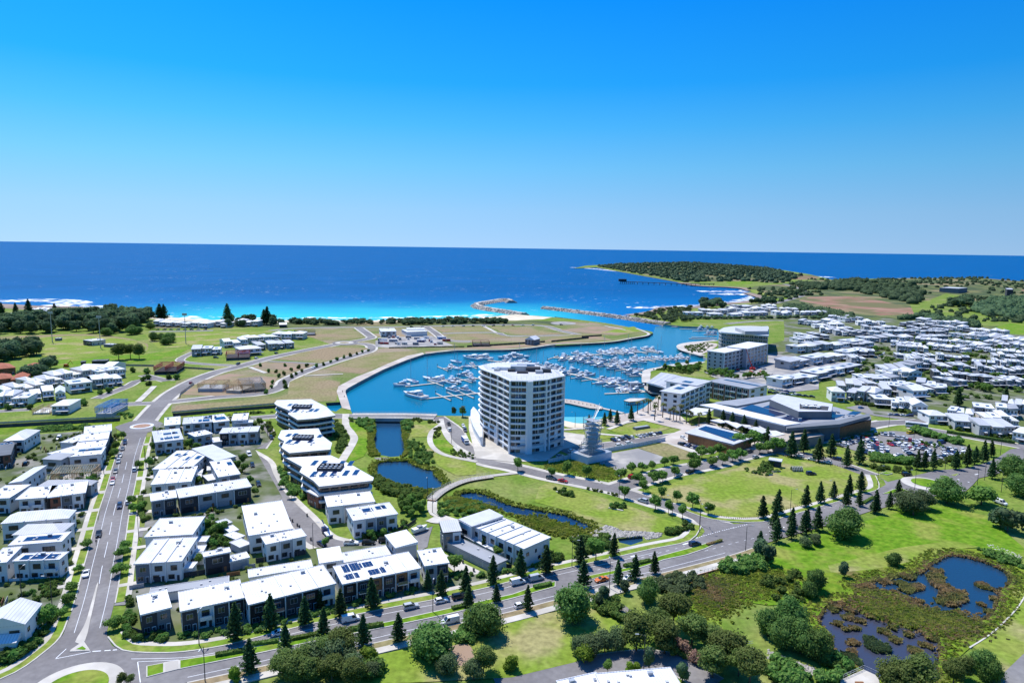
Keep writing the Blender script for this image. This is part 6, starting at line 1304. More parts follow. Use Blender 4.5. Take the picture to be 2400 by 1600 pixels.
plant('coast', scatter(Q('p 870,630 1080,620 1060,570 900,580'), 26), 12, 'dark tree in the copse on the bright slope', 'copse on the bright slope', .25, shared=True, wide=1.3)
# garden shrubs
for s_, n_, l_, h_ in (('a 1180,780 1120,1150 1250,1200 1560,1200 1540,1130 1220,1080 1230,900', 34, 'shrub in the corner garden of the dark townhouse', 1.6), ('a 1560,1150 1700,1190 2352,1110 b 600,960 1200,800 1600,730 1560,690 1100,790 500,940 0,1040', 90, 'low shrub in the front gardens of the boulevard terrace', 1.3),
 ('b 1640,560 1750,660 2352,560 c 300,500 80,480 b 2200,580', 40, 'shrub beside the garage driveway', 1.5), ('a 1830,60 2000,60 2150,330 1850,320', 40, 'dark shrub in the garden between the carports', 2.2), ('b 1000,290 1400,180 1420,80 1300,140 1000,230', 26, 'shrub in the garden of the white cubic house', 1.6),
 ('f 1650,900 1950,1270 1880,1290 1700,1080', 34, 'shrub along the lowest apartment block', 2.0), ('f 1540,420 1640,560 1600,600 1500,440', 18, 'shrub along the upper apartment block', 1.8), ('g 170,400 290,560 280,720 180,800', 60, 'shrub on the bank between apartments and the white path', 2.2),
 ('e 360,470 960,440 960,490 380,530', 70, 'shrub in the sunken drain', 2.4), ('f 1100,320 1640,280 1640,305 1100,345', 30, 'shrub at the end of the sunken drain', 2.0), ('e 1160,900 1280,560 1310,560 1200,900', 26, 'shrub along the long row of units', 1.6), ('e 1300,330 1480,350 1440,380 1330,400', 10, 'shrub at the drain end by the roundabout', 1.8),
 ('a 560,520 640,300 690,120 660,110 600,280', 26, 'shrub in the west gardens beside the footpath', 1.8), ('a 250,760 440,640 600,620 560,760 380,800', 26, 'shrub in the garden beds above the gabled house', 1.2), ('a 0,1450 260,1300 440,1120 540,900 470,900 380,1100 200,1250 0,1370', 40, 'shrub along the fence of the white gabled house', 2.0),
 ('e 950,1160 1040,1130 1020,1060 960,1100', 8, 'dark shrub beside the layered white house', 3.0), ('e 530,1350 720,1350 700,1310 560,1310', 12, 'shrub below the layered white house', 1.8), ('i 700,940 1080,900 1100,960 900,1020 660,960', 60, 'vegetable bush in the community garden', 1.1), ('i 870,890 1050,900 1000,930 880,930', 10, 'taller bush beside the community garden shed', 2.4),
 ('j 600,900 1130,940 1100,990 700,950', 40, 'low shrub on the car park embankment', 1.6), ('j 650,800 1130,850 1130,890 650,850', 70, 'hedge bush along the car park lawn', 2.6), ('j 1400,900 1700,830 1900,790 1800,760 1400,860', 34, 'shrub behind the car park pines', 2.0), ('j 1120,500 1640,620 1640,680 1420,620 1120,540', 40, 'dense shrub behind the car park', 3.2),
 ('j 450,220 900,280 1100,350 1080,310 700,240', 40, 'shrub along the hedge behind the mall', 2.2), ('j 1480,480 2250,640 2300,610 1600,470', 60, 'hedge bush in front of the columned houses', 2.0), ('j 1740,60 1980,100 1950,30 1800,40', 14, 'leafy tree beside the small green', 5.0), ('j 240,700 500,600 900,560 880,540 480,580 240,680', 30, 'small bush in the car park edge', 1.6),
 ('j 450,680 1500,720 1400,650 600,640', 26, 'small tree between the parked cars', 2.2), ('g 400,1010 620,1020 900,1140 1150,1180 1180,1260 900,1260 700,1200 560,1100', 120, 'green bush on the bank below the round pond', 2.0), ('g 860,1300 1180,1290 1200,1420 1000,1480 870,1400', 30, 'bushy tree beside the pond path corner', 4.0),
 ('g 1300,1330 1500,1310 1850,1350 1880,1400 1500,1500 1330,1480', 60, 'bush between the boardwalk and the pond side terrace', 1.6), ('g 950,640 1050,620 1250,760 1260,860 1200,920 1050,860 960,760', 90, 'bush on the bank right of the canal', 1.6), ('g 300,400 580,400 600,540 560,560 480,480 330,430', 40, 'bush below the left end of the bridge', 2.0), ('g 900,430 1000,420 1000,560 930,560', 18, 'bush below the right end of the bridge', 2.4), ('g 1240,480 1340,480 1350,560 1260,610', 20, 'shrub between the two white paths', 1.2), ('g 1390,740 1560,730 1700,800 1690,840 1480,790', 24, 'shrub beside the white looping path', 1.2),
 ('g 1000,390 1320,400 1320,430 1020,430', 20, 'shrub along the road end of the bridge', 1.4), ('c 540,260 860,240 900,330 760,400 500,330', 40, 'bush beside the weir pool', 2.0), ('c 1400,180 1640,110 1660,160 1430,230', 26, 'round clipped bush at the park street corner', 1.5), ('c 330,400 490,430 450,480 330,460', 12, 'clipped hedge bush beside the white terrace end', 2.4), ('h 460,1160 690,1190 690,1240 540,1230', 12, 'clipped dark bush by the first park seat', 1.6), ('h 1060,1340 1240,1350 1240,1390 1100,1380', 10, 'clipped dark bush by the second park seat', 1.6), ('h 830,1150 1160,1220 1160,1240 830,1165', 20, 'low planting beside the park street', .9),
 ('c 1330,620 1700,590 1750,700 1500,790 1350,740', 50, 'grey heath bush below the footbridge', 2.4), ('c 1900,520 2300,420 2352,520 2000,600', 40, 'dark heath bush beside the footbridge end', 2.6), ('c 760,800 980,820 1000,1000 850,960 740,880', 40, 'scrubby bush beside the bare rocks', 2.2), ('d -100,640 300,560 560,620 300,840 0,800', 34, 'marsh bush left of the wetland', 2.0), ('d 0,1330 400,1500 700,1500 650,1580 100,1600 0,1480', 50, 'low bush along the rocky bank at the bottom', 2.0), ('d 560,1330 760,1440 700,1480 500,1400', 14, 'green bush beside the viewing deck', 2.6), ('d 1900,330 2200,420 2352,480 2352,520 2100,470', 30, 'shrub above the blue wetland', 1.8),
 ('b 1830,1080 2000,1080 2000,1200 1850,1200', 16, 'dry shrub under the large shade tree', 2.0), ('b 950,1440 1160,1420 1150,1520 980,1530', 14, 'dark low bush on the near lawn', 2.6), ('c 1480,1230 1700,1330 1640,1400 1460,1320', 14, 'brown scrub at the near street bend', 1.6)):
 k_ = {'leafy tree beside the small green': 'round', 'grey heath bush below the footbridge': 'grey', 'green bush on the bank below the round pond': 'shrub', 'bushy tree beside the pond path corner': 'round', 'small tree between the parked cars': 'round'}.get(l_, 'shrub')
 zz = -2.0 if 'drain' in l_ and 'roundabout' not in l_ else 0.0; P_ = scatter(Q(s_), n_)
 if k_ == 'round': plant(k_, P_, h_, l_, l_, .35, shared=True, z=zz)
 elif any(t in l_ for t in ('corner garden', 'clipped', 'cubic house', 'carports', 'gabled house', 'layered', 'beside the viewing')): plant(k_, P_, h_, l_, l_, .35, shared=True, z=zz)
 else: shrubbery('mass of '+l_.replace('shrub', 'shrubs').replace('bush ', 'bushes '), P_, h_, 'shrub', 'leaf_grey' if k_ == 'grey' else 'leaf_shrub', zz)
shrubbery('garden bushes between the white suburb houses', scatter(Q('p -100,1330 300,900 1500,950 1600,1400 900,1540 300,1480'), 260), 3.0, jit=.4, wide=1.3)
plant('round', scatter(Q('p -100,1330 300,900 1500,950 1600,1400 900,1540 300,1480'), 70), 5.5, 'garden tree between the white suburb houses', 'garden trees of the suburb', .3, shared=True)
plant('shrub', 'l 985,840 1260,840 1410,865 1500,845 1605,850 1685,830 1765,800 1835,775 1915,750 1985,730 2050,710 2115,690 2180,675 1450,905 1385,935 1330,965 1255,935 1190,960 1120,1030 1115,1080 1260,1030 1260,1080 1055,1140 1080,905 1160,910 1330,890', 3.0, 'young street shrub along the curving street', wide=.8)
plant('shrub', 'k 1470,905 1620,920 1640,980 1575,1000 1635,1050 1950,980 1855,980 1205,1130 1105,1150 850,1260 930,1270 100,1320 325,1310', 3.6, 'young tree along the lane of the left cluster')
# hedges on the median
def hedge(label, s, w, h, m='leaf_shrub', z=RZ+.1, name='hedge'):
 P = smooth(Q(s), n=6); L_ = sum(math.dist(P[i], P[i+1]) for i in range(len(P)-1)); n = int(L_*26); C, N = [], []
 for _ in range(n):
  i = random.randrange(len(P)-1); t = random.random(); e = Vector((P[i+1][0]-P[i][0], P[i+1][1]-P[i][1])); nr = Vector((-e.y, e.x)).normalized(); u = random.uniform(-1, 1); v = random.uniform(0, 1)
  if abs(u) < .8: v = random.uniform(.85, 1.08)
  p = Vector(P[i])+e*t+nr*u*w/2; C.append((p.x, p.y, z+v*h)); N.append((nr.x*u, nr.y*u, .6+v*.5))
 o = thing(name, label, 'hedge'); V, F = leaves(C, N, np.full(len(C), .2)); link('foliage', mesh_np('foliage', V, F, [m]), o)
 b = slab_strip(P, w*.4, -w*.4, z-.05, z+h*.88, m); b.build('body', o)
hedge('clipped hedge at the left end of the boulevard median', 'a 1980,1330 2100,1310 2240,1285', 1.6, .9); hedge('dark hedge strip on the median before the bottom thicket', 'b -60,1235 100,1215 210,1195', 1.6, .9); hedge('long median hedge behind the small pine', 'b 300,1185 450,1160 580,1130', 1.6, .9); hedge('median hedge beside the white van', 'b 850,1095 1000,1075 1170,1045', 1.8, 1.0); hedge('median hedge beside the dark wagon', 'b 1800,900 1880,880 1960,858', 1.5, .9); hedge('low median hedge left of the orange car', 'c 200,705 280,690 360,670', 1.8, 1.0); hedge('median hedge between the two median pines', 'c 1030,510 1170,480 1270,455', 1.8, .9); hedge('brown median planting near the junction point', 'c 1790,310 1860,290 1925,268', 1.2, .7, 'reed_brown'); hedge('hedge in the median near the right roundabout', 'j 580,1325 640,1290 690,1262', 1.6, .9); hedge('tall green hedge beside the corner townhouse path', 'f 140,1260 130,1400 180,1520', 2.2, 1.6, 'leaf_shrub', .1); hedge('hedge beside the pale house and the footpath', 'f 290,500 275,640', 1.6, 1.8, 'leaf_fig', .1); hedge('hedge below the white house with wide solar roof', 'a 260,650 420,640 600,630', 1.5, 1.0, 'leaf_fig', .1); hedge('tall dark hedge in front of the columned houses', 'j 1500,540 1900,610 2250,660', 2, 1.8, 'leaf_fig', .1)
# reeds and tall grass
def reeds(label, P, n, h, m, z=-.5, w=.16, name='reeds'):
 pts = np.array(scatter(P, n)); pts += rng.normal(0, 2.2 if 'marsh' in label or 'strip' in label or 'rough' in label else .3, pts.shape); n = len(pts); a = rng.uniform(0, 6.283, (n, 3)); hh = h*rng.uniform(.5, 1.25, (n, 1)); V = []
 ln = rng.normal(0, .28, (n, 2))*h
 for k in range(3):
  dx, dy = np.cos(a[:, k])*w*2.2, np.sin(a[:, k])*w*2.2; zz = np.full(n, z)
  p0 = np.stack([pts[:, 0]-dx, pts[:, 1]-dy, zz], 1); p1 = np.stack([pts[:, 0]+dx, pts[:, 1]+dy, zz], 1)
  t0 = np.stack([pts[:, 0]+ln[:, 0]+dx*1.5, pts[:, 1]+ln[:, 1]+dy*1.5, zz+hh[:, 0]], 1); t1 = np.stack([pts[:, 0]+ln[:, 0]-dx*1.5, pts[:, 1]+ln[:, 1]-dy*1.5, zz+hh[:, 0]*.9], 1)
  V.append(np.stack([p0, p1, t0, t1], 1))
 V = np.concatenate(V).reshape(-1, 3); o = link(name, mesh_np(name, V, np.arange(len(V)).reshape(-1, 4), [m])); tag(o, label, 'reeds', kind='stuff')
def ring(P, w0, w1):
 """band round a closed outline, from w0 inside to w1 outside"""
 P = ccw(P); Q1 = P+[P[0]]; a = offset(Q1, w0); b = offset(Q1, -w1); return [(a[i], a[i+1], b[i+1], b[i]) for i in range(len(P))]
def reed_band(label, P, w0, w1, dens, h, m, z=-.4):
 quads = ring(P, w0, w1); pts = []
 A = [abs(area(list(q))) for q in quads]
 for q, a in zip(quads, A):
  for _ in range(int(a*dens+random.random())):
   s, t = random.random(), random.random(); x = (q[0][0]*(1-s)+q[1][0]*s)*(1-t)+(q[3][0]*(1-s)+q[2][0]*s)*t; y = (q[0][1]*(1-s)+q[1][1]*s)*(1-t)+(q[3][1]*(1-s)+q[2][1]*s)*t; pts.append((x, y))
 global scatter
 keep = scatter
 try:
  scatter = lambda P_, n_: pts; reeds(label, None, len(pts), h, m, z)
 finally: scatter = keep
reed_band('brown reed fringe round the blue wetland', HOLES['wetland'], .8, 1.6, 3.5, .8, 'reed_brown'); reed_band('green reed fringe round the blue wetland', HOLES['wetland'], -1, 5, 1.6, .6, 'reed_green', 0)
reed_band('brown reed fringe round the murky pool', HOLES['wetland_pool'], .5, 1.5, 2.6, .8, 'reed_brown'); reed_band('green reed fringe round the murky pool', HOLES['wetland_pool'], -1, 4.5, 1.6, .6, 'reed_green', 0)
reed_band('green reeds round the round pond', HOLES['pond'], .6, 3.5, 1.7, 1.1, 'reed_green'); reed_band('olive reeds round the lily pond', HOLES['lily_pond'], .5, 3.0, 1.8, 1.0, 'reed_green')
reeds('brown reeds on the strip between the two wetland pools', Q('d 700,800 1000,720 1300,810 1800,960 2100,980 1950,1140 1600,1180 1480,1090 1180,1000 900,900'), 1300, .7, 'reed_brown', 0)
reeds('green marsh grass on the strip between the two wetland pools', Q('d 780,850 1100,800 1500,950 1900,1000 1700,1150 1480,1080 1000,940'), 2400, .7, 'reed_green', 0)
reeds('brown reed islands standing in the blue wetland', Q('d 1460,570 1510,510 1600,530 1620,640 1690,690 1820,730 1830,800 1740,860 1620,850 1530,800 1600,720 1500,650'), 800, 1.1, 'reed_brown', -.6)
for k_, (x_, y_, r_) in enumerate(((1280,600,3.2),(1220,660,3),(1340,700,2.8),(1270,720,2.6),(1390,690,2.2),(1970,680,3.2),(2060,715,1.4),(1380,825,1.6),(1960,850,1.6),(2080,800,1.6),(1750,930,1.6),(1060,640,2.6),(920,680,2),(860,700,2),(2020,920,1.6),(620,880,1.8),(610,910,1.4),(680,850,1.2),(760,900,2.6),(730,970,2.2),(850,1000,1.8),(940,960,1.6),(1130,1000,1.6),(1230,1015,1.8),(640,1030,1.8),(800,1070,1.6),(720,1080,1.2),(1060,1100,2),(1170,1180,2),(1290,1130,1.8),(780,1200,2),(1350,1280,2.6),(1500,1160,2.4),(1430,1220,1.4),(1140,1070,1.2),(780,1290,1.8),(1480,1240,1.4))):
 c_ = G('d', x_, y_, -.5); rr_ = r_*.62
 reeds(f'{ORD(k_)} brown reed clump standing in the wetland water', [(c_[0]+rr_*random.uniform(.75, 1.2)*math.cos(6.283*q/9), c_[1]+rr_*random.uniform(.7, 1.1)*math.sin(6.283*q/9)) for q in range(9)], int(20*r_*r_), .95, 'reed_brown', -.6)
for k_, (x_, y_, r_) in enumerate(((1000,1240,3.2),(940,1180,1.8),(1060,1250,2.2),(740,1340,2.4),(800,1390,2))):
 c_ = G('d', x_, y_, -.5); reeds(f'{ORD(k_)} blue green sedge clump in the murky pool', [(c_[0]+r_*.8*math.cos(6.283*q/9), c_[1]+r_*.8*math.sin(6.283*q/9)) for q in range(9)], int(30*r_*r_), 1.0, 'leaf_grey', -.6)
reeds('rank marsh grass below the footbridge', Q('c 1500,700 1900,570 2352,520 d 300,620 200,760 c 2200,800 1900,960 1750,1000 1650,850'), 3000, .6, 'reed_green', 0)
reeds('brown marsh grass below the footbridge', Q('c 1700,640 1860,620 2050,760 1950,830 1780,860 1720,740'), 800, .7, 'reed_brown', 0)
reeds('tall grass along the canal, left bank', Q('g 520,440 600,420 610,560 580,600 590,700 660,790 560,800 530,700 540,560'), 1600, 1.3, 'reed_green', -.2); reeds('tall grass along the canal, right bank', Q('g 900,430 990,430 960,580 940,640 990,760 900,810 950,740 930,620'), 1500, 1.4, 'reed_green', -.2)
reeds('tall green grass below the round pond', Q('g 580,1000 720,1060 880,1130 1150,1175 1300,1170 1200,1260 900,1260 700,1180 580,1080'), 2000, 1.0, 'reed_green', 0)
reeds('tall grass beside the lily pond', Q('g 1380,1260 1560,1275 1700,1300 1900,1370 1880,1420 1600,1420 1400,1380'), 2400, 1.2, 'reed_green', 0); reeds('rough grass beside the lily pond and terrace', Q('c 120,60 280,80 420,130 560,170 690,200 480,210 320,160 200,130'), 1600, 1.1, 'reed_green', 0)
reeds('rank grass in the rough lot', Q('h 400,885 800,830 1140,965 1140,1035 980,1045 700,975 400,935'), 2600, .5, 'reed_green', 0)
# forest masses on the headland and ridge
def forest(label, pts, r, m='forest', zf=None, per=26, leafs=1.6):
 Vs, Fs, n = [], [], 0
 for x, y in pts:
  z = zf(x, y) if zf else 0; q = r*random.uniform(.6, 1.35); V, F = blob((x, y, z+q*.35), (q, q, q*random.uniform(.6, .95)), 7, 5, .3); Vs.append(np.array(V)); Fs.append(np.array(F)+n); n += len(V)
  D = rng.normal(0, 1, (per, 3)); D[:, 2] = abs(D[:, 2]); D /= np.linalg.norm(D, axis=1)[:, None]; V, F = leaves(np.array((x, y, z+q*.35))+D*q*.95, D, np.full(per, leafs)); Vs.append(V); Fs.append(F+n); n += len(V)
 o = link('forest', mesh_np('forest', np.concatenate(Vs), np.concatenate(Fs), [m])); tag(o, label, 'forest', kind='stuff')
forest('dark woodland covering the headland', [p for p in scatter(HEAD, 1900)], 8, 'forest', head_z, 16, 3.0)
forest('dark scrub on the slope behind the suburb', scatter(Q('o 1830,700 2352,720 p 560,600 700,520 500,440 200,410 0,390 o 2000,600'), 330)+scatter(Q('o 1450,620 1850,640 1850,690 1700,670'), 90), 9, 'leaf_coast', ridge_z, 14, 2.2)
forest('grey green woodland at the right edge of the slope', scatter(Q('p 1100,640 1250,560 1568,540 1700,560 1700,740 1400,730 1130,700'), 260), 8, 'leaf_coast', ridge_z, 14, 2.2)
forest('hedge line between the suburb and the slope', scatter(Q('p 330,745 640,735 900,790 1150,815 1160,790 900,760 640,720'), 120), 6, 'leaf_coast', ridge_z, 14, 1.6)
plant('round', scatter(Q('n 1150,860 1600,815 1630,860 1480,930 1250,880'), 12)+scatter(Q('n 1640,905 1900,910 2000,960 1700,960'), 14)+scatter(Q('n 1700,1010 2300,950 2352,1000 2352,1040 2300,960'), 10), 4.5, 'small tree in the gardens round the marina apartments', 'garden trees round the marina apartments', .3, shared=True)
shrubbery('low planting in the quay gardens', scatter(Q('n 1090,880 1500,825 1630,850 1480,930 1200,890'), 90)+scatter(Q('n 1420,625 1640,585 1750,610 1620,690 1500,690'), 60), 1.3)
forest('scrub between the hillside houses and the earthworks', scatter(Q('o 1350,960 1600,940 2000,1010 2352,1090 2352,1150 2000,1080 1600,1000'), 160), 6, 'leaf_coast', ridge_z, 14, 1.6)
plant('round', scatter(Q('n 1150,860 1600,815 1630,860 1480,930 1250,880'), 12)+scatter(Q('n 1640,905 1900,910 2000,960 1700,960'), 14)+scatter(Q('n 1700,1010 2300,950 2352,1000 2352,1040 2300,960'), 10), 4.5, 'small tree in the gardens round the marina apartments', 'garden trees round the marina apartments', .3, shared=True)
shrubbery('low planting in the quay gardens', scatter(Q('n 1090,880 1500,825 1630,850 1480,930 1200,890'), 90)+scatter(Q('n 1420,625 1640,585 1750,610 1620,690 1500,690'), 60), 1.3)
forest('low scrub scattered over the paddocks', scatter(Q('o 900,690 1450,680 1700,640 1800,700 2000,780 1700,780 1500,830 1250,900 1130,800'), 110)+scatter(RIDGE, 260)+scatter(Q('p 560,690 1000,520 1568,560 1568,800 1150,800'), 120), 5, 'leaf_coast', ridge_z, 14, 1.6)
plant('round', scatter(Q('n 1150,860 1600,815 1630,860 1480,930 1250,880'), 12)+scatter(Q('n 1640,905 1900,910 2000,960 1700,960'), 14)+scatter(Q('n 1700,1010 2300,950 2352,1000 2352,1040 2300,960'), 10), 4.5, 'small tree in the gardens round the marina apartments', 'garden trees round the marina apartments', .3, shared=True)
shrubbery('low planting in the quay gardens', scatter(Q('n 1090,880 1500,825 1630,850 1480,930 1200,890'), 90)+scatter(Q('n 1420,625 1640,585 1750,610 1620,690 1500,690'), 60), 1.3)
# ================================================================== MARINA
def hull_rings(L, B, fb, n=9, bow=.55):
 out = []
 for i in range(n):
  t = i/(n-1); x = -L/2+L*t; k = 1.0 if t < .45 else max(.03, 1-((t-.45)/.55)**2.2); hw = B/2*k; z1 = fb*(1+.28*t*t); xx = x+(0 if t < 1 else 0)
  out.append([(xx-(.06*L*t*t), -hw*.78, -.35), (xx-(.06*L*t*t), hw*.78, -.35), (xx, hw, z1*.45), (xx+.02*L*t, hw*1.0, z1), (xx+.02*L*t, -hw*1.0, z1), (xx, -hw, z1*.45)])
 return out
def cabin_rings(x0, x1, y, z0, z1, rf=.75, rb=.12):
 h = z1-z0
 return [[(x0, -y, z0), (x0, y, z0), (x0+rb*h, y*.9, z1), (x0+rb*h, -y*.9, z1)], [(x1, -y*.8, z0), (x1, y*.8, z0), (x1-rf*h*1.6, y*.75, z1), (x1-rf*h*1.6, -y*.75, z1)]]
BOAT = {}
def boat_proto(kind, L):
 o = thing({'sail':'sailing_yacht', 'cat':'catamaran', 'small':'runabout'}.get(kind[:5].rstrip('0123456789'), 'motor_yacht'), 'pattern', 'boat'); B = L*.31; fb = .9+L*.05
 if kind.startswith('cat'):
  for s in (-1, 1): b = MB(); b.loft([[(p[0], p[1]*.42+s*B*.55, p[2]) for p in r_] for r_ in hull_rings(L, B, fb)], 'gelcoat'); b.build('hull', o)
  MB().box(-L*.42, L*.15, -B*.6, B*.6, fb*.75, fb*1.05, 'gelcoat').build('deck', o)
 else: MB().loft(hull_rings(L, B, fb), 'gelcoat').build('hull', o);
 if kind.startswith('sail'):
  MB().loft(cabin_rings(-L*.12, L*.22, B*.27, fb, fb+.55), 'gelcoat').build('cabin', o); MB().box(-L*.42, -L*.14, -B*.28, B*.28, fb-.02, fb+.25, 'canvas_blue').build('cockpit_cover', o)
  b = MB(); b.bar((L*.08, 0, fb), (L*.08, 0, fb+L*1.25), .14, 'steel', 6); b.bar((L*.02, -B*.3, fb+L*.6), (L*.14, B*.3, fb+L*.6), .05, 'steel'); b.build('mast', o)
  b = MB(); b.bar((L*.06, 0, fb+1.5), (-L*.33, 0, fb+1.4), .22, 'canvas_blue', 6); b.build('boom', o)
  b = MB(); b.bar((L*.08, 0, fb+L*1.22), (L*.5, 0, fb*1.3), .03, 'steel', 3); b.bar((L*.08, 0, fb+L*1.22), (-L*.48, 0, fb), .03, 'steel', 3); b.build('rigging', o)
 elif kind.startswith('small'):
  MB().loft(cabin_rings(-L*.15, L*.22, B*.36, fb, fb+.9, .6), 'gelcoat').build('cabin', o); MB().loft(cabin_rings(-L*.13, L*.24, B*.372, fb+.25, fb+.7, .5), 'glass').build('cabin_window', o); MB().box(-L*.46, -L*.17, -B*.34, B*.34, fb-.01, fb+.12, 'canvas_grey').build('cockpit', o)
  b = MB(); b.box(-L*.5-.5, -L*.5+.15, -.35, .35, .1, 1.1, 'frame_dark'); b.build('outboard', o)
 else:
  MB().loft(cabin_rings(-L*.28, L*.28, B*.40, fb*.95, fb+1.5, .8), 'gelcoat').build('cabin', o); MB().loft(cabin_rings(-L*.26, L*.275, B*.413, fb+.45, fb+1.15, .78), 'glass').build('cabin_window', o)
  MB().box(-L*.47, -L*.29, -B*.36, B*.36, fb*.93, fb+.08, 'deck').build('aft_deck', o)
  if L > 11 or kind.startswith('cat'):
   b = MB(); b.loft(cabin_rings(-L*.3, L*.06, B*.36, fb+1.5, fb+2.1, .5), 'gelcoat'); b.build('flybridge', o); MB().box(-L*.28, -L*.08, -B*.34, B*.34, fb+3.1, fb+3.2, 'gelcoat').build('hardtop', o)
   b = MB()
   for sx in (-.27, -.1):
    for sy in (-1, 1): b.bar((L*sx, sy*B*.3, fb+2.0), (L*sx, sy*B*.3, fb+3.12), .06, 'steel')
   b.bar((-L*.18, 0, fb+3.2), (-L*.2, 0, fb+4.8), .05, 'steel'); b.bar((-L*.25, -.6, fb+4.0), (-L*.2, .6, fb+4.0), .05, 'steel'); q = b.build('radar_arch', o); q['kind'] = 'stuff'
   if L > 15: MB().loft(cabin_rings(-L*.26, L*.0, B*.372, fb+1.75, fb+2.05, .4), 'glass').build('flybridge_screen', o)
 BOAT[kind] = proto(o)
for k_, l_ in (('motor9', 9.5), ('motor12', 12), ('motor14', 14), ('motor18', 18), ('motor22', 23), ('sail11', 11), ('sail14', 13.5), ('cat13', 13), ('small6', 6.5), ('small7', 7.5)): boat_proto(k_, l_)
BL = dict(motor9=9.5, motor12=12, motor14=14, motor18=18, motor22=23, sail11=11, sail14=13.5, cat13=13, small6=6.5, small7=7.5)
BT = {'m':'white motor yacht', 's':'white sailing yacht', 'c':'white catamaran'}
LANDTEST = ccw(outer)
def moor(kind, x, y, rot, label, grp=None): return dup(BOAT[kind], (x, y, SEA+.06), rot, label, grp)
def pier(label, s, w, fingers=None, flen=11.0, mixb=(), fill=.8, desc='', both=True, grp=None, step=2, slot=5.6, skip=0.0, side0=1):
 P = smooth(Q(s, SEA+.5), n=3); o = thing('pontoon', label, 'pontoon', (P[0][0], P[0][1], SEA)); ox, oy = P[0]; L_ = [(x-ox, y-oy) for x, y in P]
 slab_strip(L_, w/2, -w/2, .15, .62, 'concrete').build('walkway', o)
 if not fingers: return
 tot = sum(math.dist(P[i], P[i+1]) for i in range(len(P)-1)); n = int(tot/slot); cnt = 0
 def at(d):
  for i in range(len(P)-1):
   l = math.dist(P[i], P[i+1])
   if d <= l or i == len(P)-2: t = d/l; return (P[i][0]+(P[i+1][0]-P[i][0])*t, P[i][1]+(P[i+1][1]-P[i][1])*t), math.atan2(P[i+1][1]-P[i][1], P[i+1][0]-P[i][0])
   d -= l
 for i in range(n):
  if i*slot < skip: continue
  (x, y), a = at((i+.5)*slot); (fx, fy), fa = at(i*slot)
  for sd in ((1, -1) if both else (side0,)):
   nx, ny = -math.sin(a)*sd, math.cos(a)*sd
   if i % step == 0:
    gx, gy = -math.sin(fa)*sd, math.cos(fa)*sd
    if not inside(fx+gx*flen, fy+gy*flen, LANDTEST):
     b = MB(); p0 = Vector((fx-ox+gx*w/2, fy-oy+gy*w/2)); p1 = p0+Vector((gx, gy))*flen; q = Vector((-gy, gx))*.55
     b.prism([tuple(p0-q), tuple(p1-q), tuple(p1+q), tuple(p0+q)], .15, .58, 'concrete'); b.build('finger', o)
     b = MB(); b.cyl(p1.x+gx*.4, p1.y+gy*.4, -1, 2.6, .22, .22, 'frame_dark', 7); b.cyl(p1.x+gx*.4, p1.y+gy*.4, 2.6, 3.0, .26, .05, 'frame_white', 7); b.build('pile', o)
   if mixb and random.random() < fill:
    k = random.choice(mixb); l2 = BL[k]; dd = w/2+l2/2+.8; bx, by = x+nx*dd, y+ny*dd
    if inside(bx, by, LANDTEST) or inside(x+nx*(dd+l2*.6), y+ny*(dd+l2*.6), LANDTEST): continue
    if any((bx-q[0])**2+(by-q[1])**2 < 34 for q in MOORED): continue
    MOORED.append((bx, by)); ori = math.atan2(ny, nx)
    nm = BT['m' if k[0] == 'm' or k[:2] == 'sm' else k[0]]; cnt += 1
    if k.startswith('small'): nm = 'small white runabout'
    moor(k, bx, by, ori, f'{nm}, {ORD(cnt-1)} boat along {desc}', 'boats on '+desc)
MOORED = []
MED = ('motor12', 'motor14', 'motor12', 'motor9', 'sail11', 'motor14'); BIG = ('motor14', 'motor18', 'motor14', 'motor12', 'sail14');
def single(k, fr, x, y, rot, label):
 p = G(fr, x, y, SEA); MOORED.append(p); moor(k, p[0], p[1], rot, label)
# boats that stand out by themselves
D1 = heading('m 500,1195 1110,1135')
single('motor22', 'm', 430, 1175, D1+math.pi*.62, 'large white motor yacht at the end of the nearest pontoon'); single('motor14', 'm', 840, 1115, D1+math.pi*.6, 'white cruiser alone on the upper side of the nearest pontoon'); single('motor12', 'm', 975, 1110, D1+math.pi*.62, 'smaller cruiser beside it on the nearest pontoon')
single('cat13', 'm', 290, 1055, D1+math.pi*.9, 'white catamaran at the outer end of the second pontoon'); single('sail14', 'm', 400, 1015, D1+math.pi*.6, 'first sailing yacht near the outer end of the second pontoon'); single('sail14', 'm', 580, 985, D1+math.pi*.6, 'second sailing yacht along the second pontoon'); single('motor18', 'm', 660, 1010, D1+math.pi*.6, 'white cruiser between the yachts of the second pontoon'); single('motor14', 'm', 985, 945, D1+math.pi*.9, 'white cruiser moored nearest the tower on the second pontoon'); single('motor12', 'm', 860, 1010, D1-math.pi*.4, 'cruiser with dark canopy below the second pontoon')
single('sail14', 'm', 880, 800, D1+math.pi*.62, 'twin masted looking yacht on the third pontoon'); single('sail11', 'm', 1010, 855, D1-math.pi*.35, 'yacht below the third pontoon')
single('motor22', 'm', 1060, 760, D1+math.pi*.62, 'first large flybridge yacht by the north quay'); single('motor22', 'm', 1180, 755, D1+math.pi*.62, 'second large flybridge yacht by the north quay'); single('motor22', 'm', 1570, 745, D1-math.pi*.2, 'long white superyacht behind the tower'); single('motor18', 'm', 1450, 755, D1+math.pi*.85, 'wide white yacht beside the superyacht')
pier('nearest floating pontoon with white fingers left of the tower', 'm 490,1200 1110,1135 1500,1090', 2.4, True, 12, ('motor12', 'sail11'), .25, 'the nearest pontoon', slot=9, step=1, skip=16)
